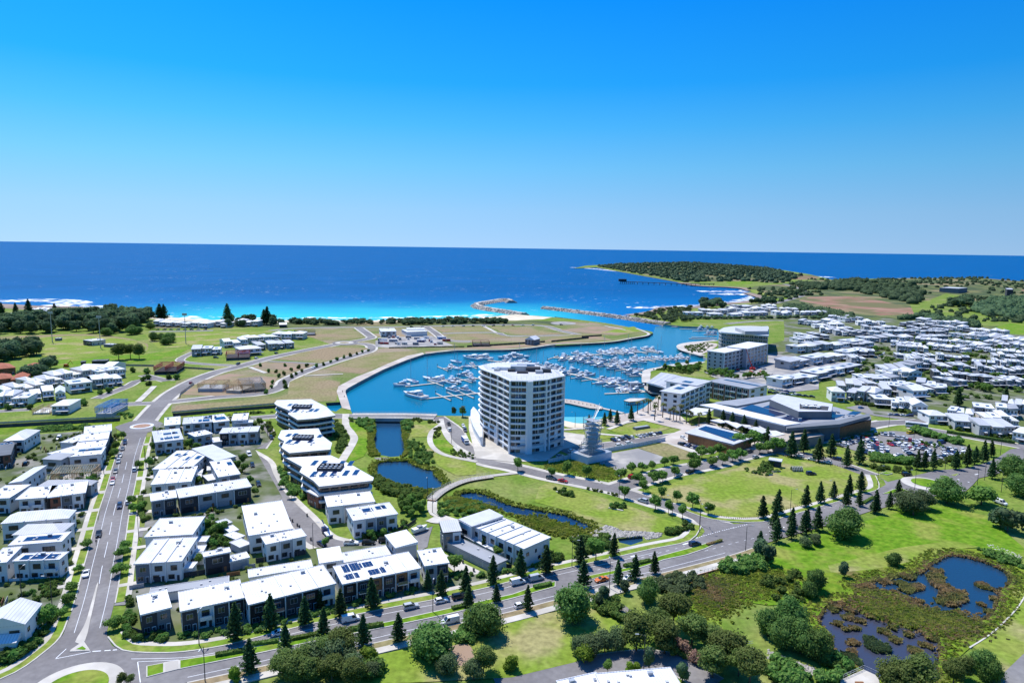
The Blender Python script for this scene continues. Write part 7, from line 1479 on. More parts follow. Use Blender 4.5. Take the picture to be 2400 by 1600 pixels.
pier('second floating pontoon left of the tower', 'm 330,1060 600,1030 1110,972 1500,930', 2.4, True, 12, MED, .55, 'the second pontoon', slot=6.5, skip=20)
pier('third short pontoon near the north quay', 'm 740,862 900,850 1140,832', 2.4, True, 11, MED, .4, 'the third pontoon', slot=7)
pier('long diagonal main walkway of the marina', 'm 1240,772 1770,838 2352,968 n 540,1003 1060,1130', 3.2, True, 12, ('motor14', 'motor12', 'motor14', 'motor18', 'sail14', 'cat13', 'motor9', 'sail11'), .55, 'the long diagonal walkway', slot=6.4, skip=10)
pier('diagonal walkway towards the quay restaurant', 'n -20,742 340,778 600,832 900,902 962,966 1030,970', 2.8, True, 12, MED, .5, 'the walkway towards the restaurant', slot=5.6)
pier('far pontoon with a long line of boats', 'n 90,745 520,702 1170,672', 2.4, True, 11, BIG, .52, 'the far pontoon', slot=7)
pier('middle pontoon crowded with white boats', 'n 590,815 980,772 1480,745', 2.4, True, 11, MED, .58, 'the crowded middle pontoon', slot=6.4)
pier('angled dinghy dock near the restaurant', 'n 550,1140 690,1166 990,1120', 2.2);
for k_, (x_, y_) in enumerate(((690, 1128), (740, 1118), (790, 1108), (830, 1100), (880, 1095))): single('small7' if k_ % 2 else 'small6', 'n', x_, y_, D1+1.2, f'{ORD(k_)} runabout behind the angled dinghy dock')
for k_, s_ in enumerate(('n 1290,402 1560,410', 'n 1380,426 1700,433', 'n 1520,449 1790,453', 'n 1645,489 1790,493', 'n 1510,516 1790,526', 'n 1480,532 1790,546')): pier(f'{ORD(k_)} thin far jetty beside the curved hotel, counting from the channel', s_, 2.6)
for k_, (x_, y_) in enumerate(((1620, 420), (1690, 425), (1740, 428), (1700, 480), (1760, 482), (1600, 440))): single('motor12', 'n', x_, y_, D1+.2, f'{ORD(k_)} boat among the thin far jetties')
P_ = Q('h 540,160 700,175 900,215 1000,250 990,275 860,265 640,215 540,200', SEA+.9); o = thing('wharf', 'grey timber wharf right of the tower', 'wharf', (*P_[0], SEA)); MB().prism([(x-P_[0][0], y-P_[0][1]) for x, y in P_], .5, 1.0, 'deck').build('deck', o)
for k_ in range(10): x_, y_ = G('h', 560+k_*44, 195+k_*8, SEA); b = MB().cyl(x_-P_[0][0], y_-P_[0][1], -1, 1.9, .2, .2, 'frame_dark', 7); b.build('pile', o)
pier('narrow gangway from the wharf to the promenade', 'h 985,262 1100,285 1225,318', 3)
P_ = Q('h 1230,185 1300,160 1480,160 1400,190 1290,200', .2); o = thing('lookout_deck', 'dark lookout deck on piles beside the promenade', 'deck', (*P_[0], SEA)); MB().prism([(x-P_[0][0], y-P_[0][1]) for x, y in P_], 2.2, 2.8, 'timber', 'concrete').build('deck', o)
for k_ in range(9): x_, y_ = G('h', 1245+k_*20, 190+(k_ % 2)*8, 0); MB().cyl(x_-P_[0][0], y_-P_[0][1], -1, 2.25, .22, .22, 'frame_dark', 7).build('pile', o)
house('small blue houseboat beside the long walkway', 'n 830,1020 920,1018 835,1008', 3.2, 'flat', 'wall_slate', 'w', 'roof_pale', 'houseboat', 'houseboat', low=True, vents=0)
# breakwaters
def breakwater(label, s, w, h, n, crest=True):
 P = smooth(Q(s), n=8); o = thing('breakwater', label, 'breakwater', (P[0][0], P[0][1], SEA)); ox, oy = P[0]; b = MB(); A = [offset(P, k*w/2) for k in (1, .33, -.33, -1)]; zz = (-1, h, h, -1)
 for i in range(len(P)):
  for k in range(4): b.v.append((A[k][i][0]-ox, A[k][i][1]-oy, zz[k]+random.uniform(-.3, .3)))
 for i in range(len(P)-1):
  for k in range(3): b.face((i*4+k, (i)*4+k+1, (i+1)*4+k+1, (i+1)*4+k), 'rock')
 b.face((0, 1, 2, 3), 'rock'); q = (len(P)-1)*4; b.face((q+3, q+2, q+1, q), 'rock'); b.build('mound', o)
 Vs, Fs, c = [], [], 0
 for _ in range(n):
  i = random.randrange(len(P)-1); t = random.random(); u = random.uniform(-1.05, 1.05); a_ = offset(P[i:i+2], u*w/2); x = a_[0][0]+(a_[1][0]-a_[0][0])*t-ox; y = a_[0][1]+(a_[1][1]-a_[0][1])*t-oy
  z = (h if abs(u) < .33 else h-(abs(u)-.33)/.67*(h+1)); r_ = random.uniform(.8, 1.7)
  if abs(u) < .22: continue
  V, F = blob((x, y, z), (r_, r_*random.uniform(.7, 1.2), r_*.8), 5, 3, .3); Vs.append(np.array(V)); Fs.append(np.array(F)+c); c += len(V)
 q = link('armour_rock', mesh_np('armour_rock', np.concatenate(Vs), np.concatenate(Fs), ['rock']), o); q['kind'] = 'stuff'
 if crest: b = MB(); slab_strip([(x-ox, y-oy) for x, y in P], w*.14, -w*.14, h-.2, h+.35, 'concrete', b); b.build('crest_path', o)
breakwater('curved rock breakwater hooking out into the sea', 'm 1500,128 1420,106 1280,118 1160,145 1120,168 1190,195 1350,222 1500,245 1640,268', 24, 4.5, 1500)
breakwater('long straight rock breakwater on the far side of the channel', 'm 1860,190 2100,202 n 60,198 400,252 800,305 1000,335 1250,372', 20, 4.0, 1500)
breakwater('rock bank along the near side of the channel', 'm 1720,278 1950,296 2352,338 n 380,338 640,374 900,422', 9, 1.2, 700, False)
# bulk jetty in the far bay
P_ = [G('z', x, y) for x, y in ((1425, 650), (1460, 651), (1560, 655), (1640, 655))]; o = thing('cargo_jetty', 'long thin dark jetty in the far bay', 'jetty', (*P_[0], SEA)); b = MB(); L_ = [(x-P_[0][0], y-P_[0][1]) for x, y in P_]
slab_strip(L_, 4, -4, 6, 7.5, 'steel_dark', b); b.build('deck', o); b = MB()
for i in range(24):
 t = i/23*2.99; k = int(t); f_ = t-k; x = L_[k][0]+(L_[k+1][0]-L_[k][0])*f_; y = L_[k][1]+(L_[k+1][1]-L_[k][1])*f_; b.bar((x, y, -1), (x, y, 6), 1.0, 'steel_dark')
b.build('piles', o); MB().box(-6, 18, -5, 5, 7.5, 15, 'steel_dark').build('loader', o)
# ================================================================== BRIDGES
def railing(b, P, z, h=1.1, step=2.0, m='steel'):
 acc = 0
 for i in range(len(P)-1):
  l = math.dist(P[i], P[i+1]); k = max(1, int(l/step))
  for q in range(k): x = P[i][0]+(P[i+1][0]-P[i][0])*q/k; y = P[i][1]+(P[i+1][1]-P[i][1])*q/k; b.bar((x, y, z), (x, y, z+h), .05, m)
  for zz in (h*.5, h): b.bar((*P[i], z+zz), (*P[i+1], z+zz), .045, m)
BP = smooth(Q('g 345,358 600,352 900,358 1270,368'), n=3); o0 = BP[0]; BPl = [(x-o0[0], y-o0[1]) for x, y in BP]
o = thing('road_bridge', 'pale concrete road bridge over the canal mouth', 'bridge', (*o0, 0)); slab_strip(BPl, 7, -7, -1.2, .55, 'concrete').build('deck', o); slab_strip(BPl, 2.8, -2.8, .5, .60, 'asphalt_old').build('roadway', o)
for d_ in (6.8, 3.4, -3.4, -6.8): b = MB(); railing(b, offset(BPl, d_), .55); b.build('railing', o)
slab_strip(BPl, -7.01, -7.4, -1.3, .9, 'concrete').build('parapet', o)
for t in (.25, .5, .75): i = int(t*(len(BPl)-1)); MB().box(BPl[i][0]-.8, BPl[i][0]+.8, BPl[i][1]-6, BPl[i][1]+6, -6, -1.15, 'quay').build('pier', o)
BW = smooth(Q('g 1225,1275 1280,1220 1370,1160 1480,1105 1600,1060 1740,1030 1900,1010', .8), n=4); o0 = BW[0]; BWl = [(x-o0[0], y-o0[1]) for x, y in BW]
o = thing('boardwalk', 'curved boardwalk on posts sweeping over the lily pond', 'boardwalk', (*o0, 0)); slab_strip(BWl, 1.9, -1.9, .5, .72, 'timber').build('beam', o)
acc = 0.0
PL = MB().box(-.36, .36, -2, 2, 0, .09, 'concrete').mesh('plank')
for i in range(len(BWl)-1):
 l = math.dist(BWl[i], BWl[i+1]); k = max(1, int(l/.8)); a = math.atan2(BWl[i+1][1]-BWl[i][1], BWl[i+1][0]-BWl[i][0])
 for q in range(k): t = (q+.5)/k; link('plank', PL, o, (BWl[i][0]+(BWl[i+1][0]-BWl[i][0])*t, BWl[i][1]+(BWl[i+1][1]-BWl[i][1])*t, .725), None, a)
for d_ in (1.9, -1.9): b = MB(); railing(b, offset(BWl, d_), .8, 1.1, 1.6); b.build('railing', o)
for i in range(0, len(BWl), 3): MB().cyl(BWl[i][0], BWl[i][1], -2, .52, .25, .25, 'timber', 7).build('post', o)
FB = smooth(Q('c 1400,610 1600,565 1800,512 1940,470 2050,440', .6), n=3); o0 = FB[0]; FBl = [(x-o0[0], y-o0[1]) for x, y in FB]
o = thing('footbridge', 'pale footbridge with red edge beside the boulevard', 'footbridge', (*o0, 0)); slab_strip(FBl, 1.8, -1.8, .25, .55, 'concrete').build('deck', o); slab_strip(FBl, -1.81, -2.0, -.6, .6, 'brick').build('edge_beam', o); b = MB(); railing(b, offset(FBl, -1.9), .55, 1.1, 1.4); b.build('railing', o)
DK = Q('d 660,1540 880,1440 1010,1500 1040,1640 700,1660', .7); o0 = DK[0]; o = thing('viewing_deck', 'grey viewing deck with railing over the murky pool', 'deck', (*o0, 0)); DKl = [(x-o0[0], y-o0[1]) for x, y in DK]; MB().prism(DKl, .3, .7, 'concrete').build('deck', o); b = MB(); railing(b, DKl[:3], .7, 1.1, 1.2); b.build('railing', o)
for q_ in ((3.2, -1.5), (5.5, -2.2)): MB().box(q_[0], q_[0]+2, q_[1], q_[1]+.5, .7, 1.15, 'timber').build('seat', o)
DK = Q('c 2085,1270 2215,1240 2275,1290 2150,1318', .9); o0 = DK[0]; o = thing('small_footbridge', 'small pale footbridge at the edge of the grove', 'footbridge', (*o0, 0)); MB().prism([(x-o0[0], y-o0[1]) for x, y in DK], .3, .9, 'brick', 'concrete').build('deck', o); b = MB(); railing(b, [(x-o0[0], y-o0[1]) for x, y in Q('c 2060,1225 2215,1205', .9)], .6, 1.1, 1.0); b.build('railing', o)
# ================================================================== VEHICLES
def car_parts(kind, col):
 pm = 'paint_'+col; body = MB(); glass = MB(); L, W, Hc = dict(hatch=(4.2, 1.78, 1.46), sedan=(4.7, 1.82, 1.42), suv=(4.7, 1.9, 1.72), van=(5.1, 1.95, 2.0), ute=(5.2, 1.88, 1.75))[kind]; hl, hw = L/2, W/2; zb = .92 if kind in ('hatch', 'sedan') else (1.05 if kind != 'van' else 1.1)
 prof = {'hatch': ((-hl, .62), (-hl+.08, zb), (.3*L/2, zb), (.50*L/2+.1, zb-.04), (hl-.35, zb-.18), (hl, .55)), 'sedan': ((-hl, .66), (-hl+.1, zb-.03), (-.2, zb), (.45*hl, zb), (hl-.3, zb-.17), (hl, .55)), 'suv': ((-hl, .75), (-hl+.06, zb), (.3*hl, zb), (.5*hl, zb-.02), (hl-.25, zb-.16), (hl, .6)), 'van': ((-hl, .8), (-hl+.05, zb), (.4*hl, zb), (.66*hl, zb-.02), (hl-.2, zb-.25), (hl, .6)), 'ute': ((-hl, .75), (-hl+.05, zb), (0, zb), (.45*hl, zb-.02), (hl-.25, zb-.14), (hl, .62))}[kind]
 def ring_(x, z): k = .93 if abs(x) > hl-.05 else 1; return [(x, -hw*.92*k, .24), (x, hw*.92*k, .24), (x, hw*k, .52), (x, hw*.95*k, z), (x, -hw*.95*k, z), (x, -hw*k, .52)]
 body.loft([ring_(x, z) for x, z in prof], pm)
 gx = {'hatch': (-hl+.12, .46*hl, -hl+.55, .02), 'sedan': (-hl+.75, .45*hl, -.75, .15), 'suv': (-hl+.06, .5*hl, -hl+.3, .1), 'van': (-hl+.05, .68*hl, -hl+.1, .36*hl), 'ute': (-.55, .47*hl, -.4, .1)}[kind]
 base = [(gx[0], -hw*.93, zb-.05), (gx[1], -hw*.9, zb-.05), (gx[1], hw*.9, zb-.05), (gx[0], hw*.93, zb-.05)]; top = [(gx[2], -hw*.74, Hc-.04), (gx[3], -hw*.72, Hc-.04), (gx[3], hw*.72, Hc-.04), (gx[2], hw*.74, Hc-.04)]
 glass.loft([base, top], 'glass');
 rf = [(x, y*1.03, Hc-.05) for x, y, z in top]; body.loft([rf, [(x, y*.95, Hc) for x, y, z in rf]], pm)
 for q in ((0, 0), (1, 0), (2, 0), (3, 0)):
  p, t = Vector(base[q[0]]), Vector(top[q[0]]); body.bar(p*1.005, t*1.005, .055, pm)
 if kind in ('van',):                                         # cargo sides are sheet metal
  for s in (-1, 1): body.quad([(gx[0]+.05, s*hw*.945, zb-.04), (.15*hl, s*hw*.945, zb-.04), (.1*hl, s*hw*.765, Hc-.05), (gx[2], s*hw*.765, Hc-.05)][::s], pm)
 if kind == 'ute': body.box(-hl+.15, -.65, -hw*.8, hw*.8, zb, zb+.03, 'tyre');
 m = .5*(gx[0]+gx[1]) if kind != 'ute' else .1
 for s in (-1, 1): body.bar((m, s*hw*.94, zb-.02), ((gx[2]+gx[3])/2, s*hw*.75, Hc-.05), .05, pm)
 return body, glass, L, W, Hc
def wheel_mesh():
 b = MB(); n = 12
 for y0, y1, r_, m_ in ((-.11, .11, .33, 'tyre'), (-.12, .12, .21, 'rim')):
  k = len(b.v)
  for y in (y0, y1): b.v += [(r_*math.cos(6.283*i/n), y, .33+r_*math.sin(6.283*i/n)) for i in range(n)]
  for i in range(n): b.face((k+i, k+(i+1) % n, k+n+(i+1) % n, k+n+i), m_)
  b.face(range(k, k+n), m_); b.face(list(range(k+n, k+2*n))[::-1], m_)
 return b.mesh('wheel')
WH = wheel_mesh(); CARS = {}; FARCAR = {}
def car_proto(kind, col):
 if (kind, col) in CARS: return CARS[(kind, col)]
 o = thing('van' if kind == 'van' else ('pickup' if kind == 'ute' else 'car'), 'pattern', 'van' if kind == 'van' else ('pickup' if kind == 'ute' else 'car')); body, glass, L, W, Hc = car_parts(kind, col); body.build('body', o); glass.build('windows', o)
 for sx in (-1, 1):
  for sy in (-1, 1): link('wheel', WH, o, (sx*L*.30, sy*(W/2-.10), 0))
 for sy in (-1, 1): MB().box(L/2-.14, L/2+.01, sy*W*.34-.2, sy*W*.34+.2, .58, .72, 'lamp_clear').build('headlight', o); MB().box(-L/2-.01, -L/2+.08, sy*W*.38-.14, sy*W*.38+.14, .7, .86, 'lamp_red').build('tail_light', o)
 CARS[(kind, col)] = proto(o); return o
def far_car(kind, col):
 """distant cars: body with its glass as the one visible part"""
 if (kind, col) not in FARCAR:
  body, glass, L, W, Hc = car_parts(kind, col)
  for sx in (-1, 1):
   for sy in (-1, 1):
    k = len(body.v); n = 8
    for y in (sy*(W/2-.2), sy*(W/2+.01)): body.v += [(sx*L*.3+.33*math.cos(6.283*i/n), y, .33+.33*math.sin(6.283*i/n)) for i in range(n)]
    for i in range(n): body.face((k+i, k+(i+1) % n, k+n+(i+1) % n, k+n+i), 'tyre')
    body.face(range(k, k+n), 'tyre'); body.face(range(k+n, k+2*n), 'tyre')
  o = body.build('van' if kind == 'van' else 'car'); tag(o, 'pattern', 'van' if kind == 'van' else 'car'); glass.build('windows', o); FARCAR[(kind, col)] = proto(o)
 return FARCAR[(kind, col)]
BLV = heading('b 600,1020 1900,750'); BLR = heading('c 480,530 1640,265'); BRR = heading('i 1300,1420 2000,1215'); STR = heading('a 890,760 942,500'); STU = heading('e 1337,1120 1412,800')
def car(fr, x, y, kind, col, rot, label): p = G(fr, x, y); dup(car_proto(kind, col), (p[0], p[1], RZ+.004), rot, label)
for a_ in (('b', 225, 1125, 'sedan', 'white', BLV, 'white sedan driving under the boulevard pines'), ('b', 868, 1000, 'van', 'white', BLV, 'white delivery van parked in front of the black fronted terrace'), ('b', 1425, 885, 'suv', 'silver', BLV, 'silver four wheel drive parked in front of the solar townhouses'), ('b', 1702, 830, 'hatch', 'white', BLV, 'white hatchback parked behind the dark wagon'), ('b', 1870, 795, 'suv', 'black', BLV, 'black wagon parked on the boulevard'),
 ('b', 1785, 1020, 'van', 'white', BLV+math.pi, 'white van half hidden by the huge shade tree'), ('c', 52, 660, 'van', 'white', BLR, 'first white van parked beside the pond side terrace'), ('c', 222, 625, 'van', 'silver', BLR, 'second paler van parked beside the pond side terrace'), ('c', 822, 635, 'sedan', 'orange', BLR+math.pi, 'bright orange car driving along the near carriageway'), ('c', 1062, 625, 'sedan', 'white', BLR+math.pi, 'white sedan following the orange car'), ('c', 80, 875, 'hatch', 'white', BLR, 'white hatchback at the near kerb left of the broad shade tree'), ('c', 1680, 308, 'suv', 'navy', BLR, 'dark blue wagon waiting in the turning lane'),
 ('a', 908, 215, 'ute', 'black', STR+math.pi, 'black pickup parked on the west side of the street'), ('a', 792, 580, 'sedan', 'white', STR+math.pi, 'white sedan parked beside the solar roofed house'), ('e', 1320, 1360, 'suv', 'navy', STU+math.pi, 'dark blue car driving down the middle of the street'), ('e', 1412, 1320, 'hatch', 'white', STU, 'white hatchback parked at the east kerb'), ('e', 1484, 955, 'suv', 'white', STU, 'white wagon parked under the small street tree'),
 ('e', 1378, 660, 'suv', 'navy', STU+math.pi, 'first car of the parked line beside the long row of units'), ('e', 1352, 725, 'sedan', 'grey', STU+math.pi, 'second car of the parked line beside the long row of units'), ('e', 1325, 800, 'hatch', 'silver', STU+math.pi, 'third car of the parked line beside the long row of units'), ('e', 1306, 865, 'suv', 'silver', STU+math.pi, 'fourth car of the parked line beside the long row of units'), ('e', 1275, 975, 'hatch', 'grey', STU+math.pi, 'fifth car of the parked line, by the green lawn'), ('e', 1245, 1065, 'sedan', 'red', STU+math.pi, 'red car of the parked line'), ('e', 1240, 1100, 'sedan', 'white', STU+math.pi, 'white car behind the red one'),
 ('e', 290, 890, 'suv', 'black', heading('e 300,890 480,700'), 'black car in the cul-de-sac'), ('e', 650, 610, 'van', 'white', heading('e 650,610 560,720'), 'white van beside the garages of the cul-de-sac'),
 ('b', 605, 305, 'sedan', 'navy', heading('b 560,270 650,330'), 'dark blue sedan parked at the quiet street end'), ('b', 875, 300, 'ute', 'white', .05, 'white tray truck parked by the cubic house'), ('b', 1035, 298, 'suv', 'black', .05, 'black wagon beside the tray truck'), ('b', 1185, 275, 'suv', 'black', .1, 'black car beside the tall pale studio'),
 ('f', 1335, 790, 'van', 'white', heading('f 1370,750 1440,860'), 'white van parked high in the quiet street'), ('f', 1372, 910, 'suv', 'black', heading('f 1440,860 1500,1000'), 'first black car in the quiet street'), ('f', 1440, 1120, 'suv', 'black', heading('f 1500,1000 1590,1170'), 'second black car in the quiet street, lower down'), ('f', 1580, 605, 'suv', 'black', heading('f 1540,540 1640,655'), 'black car parked beside the middle apartment block'),
 ('h', 560, 1080, 'sedan', 'red', heading('h 400,1012 800,1092'), 'red car driving along the park street'), ('h', 430, 1050, 'suv', 'grey', heading('h 400,1012 800,1092'), 'dark car behind the red one on the park street'), ('h', 1440, 1300, 'suv', 'silver', heading('h 1500,1278 1150,1168'), 'silver car on the lower park street'), ('h', 1325, 1035, 'suv', 'red', heading('h 1500,1040 1800,958'), 'dark red car under the spreading street trees'), ('h', 1570, 985, 'suv', 'black', heading('h 1500,1040 1800,958'), 'black car under the spreading street trees'), ('h', 1840, 1005, 'hatch', 'white', heading('h 1500,1040 1800,958'), 'white car parked above the big park'), ('h', 1960, 980, 'suv', 'black', heading('h 1500,1040 1800,958'), 'black car parked above the big park'),
 ('h', 2220, 920, 'hatch', 'sky', heading('i 330,880 600,800'), 'blue car parked above the big park'), ('i', 355, 835, 'suv', 'grey', heading('i 330,880 600,800'), 'grey car before the solar roofed shop'), ('i', 735, 755, 'suv', 'grey', heading('i 600,800 800,755'), 'grey car at the mall corner'), ('i', 805, 815, 'hatch', 'silver', heading('i 600,800 800,755'), 'silver car at the park corner'), ('i', 1415, 1000, 'suv', 'navy', .05, 'dark blue car parked on the grass of the big park'), ('i', 1290, 800, 'hatch', 'white', heading('i 1360,795 1130,742'), 'white car below the first tall park pine'), ('i', 1420, 840, 'hatch', 'white', heading('i 1620,848 1360,795'), 'white car below the third tall park pine'), ('i', 1600, 875, 'hatch', 'white', heading('i 1620,848 1360,795'), 'white car in the street before the car park'), ('i', 1700, 838, 'suv', 'navy', heading('i 1620,848 1360,795'), 'dark car in the street before the car park'), ('j', 1060, 1010, 'suv', 'black', heading('j 1000,1010 1120,1008'), 'dark red wagon entering the right roundabout'),
 ('g', 1425, 515, 'suv', 'white', heading('g 1480,500 1400,395'), 'white car parked beside the white path'), ('g', 1418, 450, 'ute', 'grey', heading('g 1480,500 1400,395'), 'grey pickup parked behind the white car'), ('g', 1600, 520, 'van', 'grey', heading('g 1480,500 1540,620'), 'dark van parked below the tower'), ('g', 1580, 470, 'hatch', 'white', heading('g 1480,500 1540,620'), 'white hatchback parked below the tower'),
 ('h', 660, 745, 'hatch', 'white', heading('h 560,745 900,690'), 'white car in the shade of the tower'), ('h', 530, 805, 'hatch', 'silver', heading('h 560,745 900,690'), 'silver car by the hoarding in the shade'), ('h', 1185, 690, 'suv', 'white', heading('h 900,690 1300,640'), 'white wagon beside the hoarding'), ('h', 1290, 665, 'suv', 'white', heading('h 900,690 1300,640'), 'second white wagon beside the hoarding'),
 ('k', 2105, 1030, 'hatch', 'red', heading('l 120,1080 260,1000'), 'little red car on the long street'), ('l', 742, 820, 'suv', 'black', heading('l 750,842 500,905'), 'black car crossing the long street'), ('l', 945, 755, 'suv', 'white', heading('l 750,842 1100,745'), 'white car before the beach side cluster'), ('l', 1165, 700, 'suv', 'grey', heading('l 750,842 1100,745'), 'grey car before the beach side cluster'), ('l', 1575, 862, 'suv', 'white', heading('l 1650,838 1400,930'), 'white car on the curving street'), ('l', 500, 750, 'suv', 'navy', .2, 'dark car parked before the red framed house'),
 ('j', 555, 270, 'hatch', 'sky', .3, 'blue car behind the mall'), ('j', 2090, 1320, 'van', 'white', heading('j 1880,1230 2352,1390'), 'white van on the road at the right edge')): car(*a_)
COLS = ['white']*7+['silver']*4+['grey']*3+['black']*3+['navy']*2+['red', 'blue']; KND = ['hatch', 'sedan', 'suv', 'suv', 'hatch']
def car_row(s, n, desc, turn=0.0, cols=COLS, kinds=KND, skip=.08):
 P, Q_ = (Vector(v) for v in Q(s)[:2]); a = math.atan2((Q_-P).y, (Q_-P).x)+turn
 for i in range(n):
  if random.random() < skip: continue
  p = P.lerp(Q_, (i+.5)/n); c = random.choice(cols); k = random.choice(kinds); c2 = 'dark blue' if c == 'navy' else c
  dup(far_car(k, c), (p.x, p.y, RZ+.006), a+random.choice((0, math.pi))+random.uniform(-.04, .04), f'{c2} car, {ORD(i)} in {desc}', desc)
HP = math.pi/2
for r_ in (('j 300,690 480,640', 6, 'the leftmost front car park row'), ('j 350,640 700,640', 9, 'the second front car park row'), ('j 560,610 730,620', 5, 'the upper left car park row'), ('j 620,700 860,725', 7, 'the third front car park row'), ('j 590,760 830,795', 6, 'the lowest car park row by the hedge'), ('j 860,675 1080,680', 6, 'the middle car park row'), ('j 880,770 1000,810', 4, 'the row beside the little bushes'), ('j 1040,620 1230,650', 5, 'the upper middle car park row'), ('j 770,560 960,580', 6, 'the back car park row'), ('j 1150,700 1320,750', 4, 'the right middle car park row'), ('j 1270,660 1400,690', 4, 'the upper right car park row'), ('j 1380,820 1560,790', 4, 'the lower right car park row'), ('j 1050,740 1130,800', 3, 'the short car park row'), ('j 700,545 840,560', 4, 'the shaded back row'), ('j 480,600 560,592', 3, 'the corner by the mall doors'), ('j 900,650 1000,640', 4, 'the row above the middle row'), ('j 960,610 1040,600', 3, 'the row below the yellow car'), ('j 640,665 800,690', 6, 'the inner row of the front rows'), ('j 700,745 860,765', 5, 'the inner row by the hedge'), ('j 1130,665 1250,700', 4, 'the row left of the blue van'), ('j 1010,700 1140,725', 5, 'the central row below the middle row'), ('j 1240,790 1360,780', 4, 'the row above the lower right row'), ('j 1430,720 1700,740', 6, 'the far right row'), ('j 1450,770 1700,775', 5, 'the right row by the pines'),
 ('h 1930,620 2230,695', 8, 'the upper row beside the solar roofed shop'), ('h 1810,650 2170,755', 10, 'the lower row beside the solar roofed shop'), ('h 1860,605 1900,600', 2, 'the corner of the shop car park'), ('h 1100,632 1330,590', 6, 'the kerb row below the sloping lawn'), ('h 1340,590 1640,545', 8, 'the kerb row above the brown lot')):
 car_row(*r_, turn=HP)
for r_ in (('j 860,345 1120,360', 4, 'the small car park behind the mall'), ('p 60,1280 140,1225', 3, 'the parked line of the lower suburb street'), ('p 230,1090 290,1050', 3, 'the parked line of the upper suburb street'), ('i 940,100 1460,150', 8, 'the street behind the mall roof', 0.0), ('i 950,60 1300,110', 6, 'the street before the suburb terraces', 0.0), ('m 340,410 2100,385', 16, 'the beachfront street', 0.0), ('k 1700,440 2300,440', 8, 'the beach house street', 0.0)): car_row(*r_)
for k_, c_ in enumerate(('yellow', 'blue')): p = G('j', 1100+340*k_, 550+105*k_); dup(far_car('van' if k_ else 'suv', c_), (*p, RZ+.006), .3, ('yellow car by the bushes of the car park', 'blue van in the right half of the car park')[k_])
# bus
p = G('j', 1165, 480); o = thing('bus', 'white and teal bus waiting on the road behind the car park', 'bus', (*p, RZ), heading('j 1080,465 1300,490')); MB().box(-6, 6, -1.25, 1.25, .35, 3.0, 'gelcoat').build('body', o); MB().box(-5.9, 5.9, -1.28, 1.28, 1.5, 2.5, 'glass_teal').build('windows', o); MB().box(-5, 3, -1, 1, 3.0, 3.25, 'roof_white').build('roof_unit', o)
for sx in (-3.6, 3.8):
 for sy in (-1.1, 1.1): link('wheel', WH, o, (sx, sy, 0), (1.4, 1.2, 1.4))
# trucks
def truck(fr, x, y, rot, label, cab, box, L=6.5):
 p = G(fr, x, y); o = thing('truck', label, 'truck', (*p, RZ), rot); MB().loft([[(L/2-1.6, -1.1, .5), (L/2-1.6, 1.1, .5), (L/2-1.6, 1.1, 2.5), (L/2-1.6, -1.1, 2.5)], [(L/2, -1.1, .5), (L/2, 1.1, .5), (L/2-.25, 1.05, 2.4), (L/2-.25, -1.05, 2.4)]], cab).build('cab', o); MB().box(L/2-.9, L/2-.04, -1.12, 1.12, 1.5, 2.2, 'glass').build('windscreen', o)
 if box: MB().box(-L/2, L/2-1.75, -1.2, 1.2, .8, 3.1, box).build('box_body', o)
 MB().box(-L/2, L/2-.3, -1, 1, .45, .79, 'steel_dark').build('chassis', o)
 for sx in (-L*.3, L*.33):
  for sy in (-1, 1): link('wheel', WH, o, (sx, sy, 0), (1.3, 1.3, 1.3))
 return o
o = truck('g', 1600, 650, heading('g 1540,620 1640,730'), 'removal truck with a blue side below the tower', 'paint_white', 'gelcoat', 8); MB().box(-3.9, 2.1, -1.23, -1.205, .9, 3.0, 'blue_sign').build('side_panel', o)
o = truck('b', 655, 215, heading('b 700,240 620,150'), 'blue and white crane truck with folded boom in the quiet street', 'paint_blue', None, 7); b = MB(); b.bar((-2.8, 0, 1.2), (-1, 0, 3.2), .3, 'paint_sky'); b.bar((-1, 0, 3.2), (3.5, 0, 3.0), .26, 'paint_white'); b.bar((3.5, 0, 3.0), (5.2, .3, 4.2), .2, 'paint_blue'); b.build('boom', o); MB().box(-3.2, .5, -1.1, 1.1, .8, 1.3, 'paint_white').build('tray', o)
# trailer boat
p = G('b', 1505, 185); o = thing('trailer_boat', 'white boat on a trailer parked in the short lane', 'boat', (*p, RZ), heading('b 1460,195 1560,165')); b = MB(); b.loft([[(q[0], q[1], q[2]+.9) for q in r_] for r_ in hull_rings(6.2, 2.2, 1.0)], 'gelcoat'); b.build('hull', o); MB().box(-1, .8, -.8, .8, 1.8, 2.5, 'canvas_grey').build('canopy', o); MB().box(-3, 3.8, -.6, .6, .3, .5, 'steel').build('trailer', o)
for sy in (-1, 1): link('wheel', WH, o, (-.6, sy, 0))
# caravan and site sheds in the gravel yard
for k_, (x_, y_) in enumerate(sorted((G('m', random.uniform(10, 740), random.uniform(525, 605)) for _ in range(34)), key=lambda p: p[0]/p[1])):
 c_ = random.choice(['paint_white', 'paint_white', 'paint_red', 'paint_blue', 'wall_slate', 'paint_cream', 'garage', 'paint_sky']); w_, d_, h_ = random.choice(((6, 2.5, 2.6), (3, 2.5, 2.6), (9, 3, 2.8), (2.4, 2.4, 2.2)))
 o = thing('site_shed', f'{ORD(k_)} site shed or container from the left in the gravel yard', 'site shed', (x_, y_, 0), random.uniform(-.2, .2), 'site sheds in the gravel yard'); MB().box(0, w_, 0, d_, .1, h_, c_).build('wall', o); MB().box(-.1, w_+.1, -.1, d_+.1, h_, h_+.15, random.choice(['roof_pale', 'roof_white', 'roof_grey'])).build('roof', o); link('door', unit('door', 'wall_char', 'frame_white'), o, (w_*.4, 0, .15), (.9, .06, 2.0))
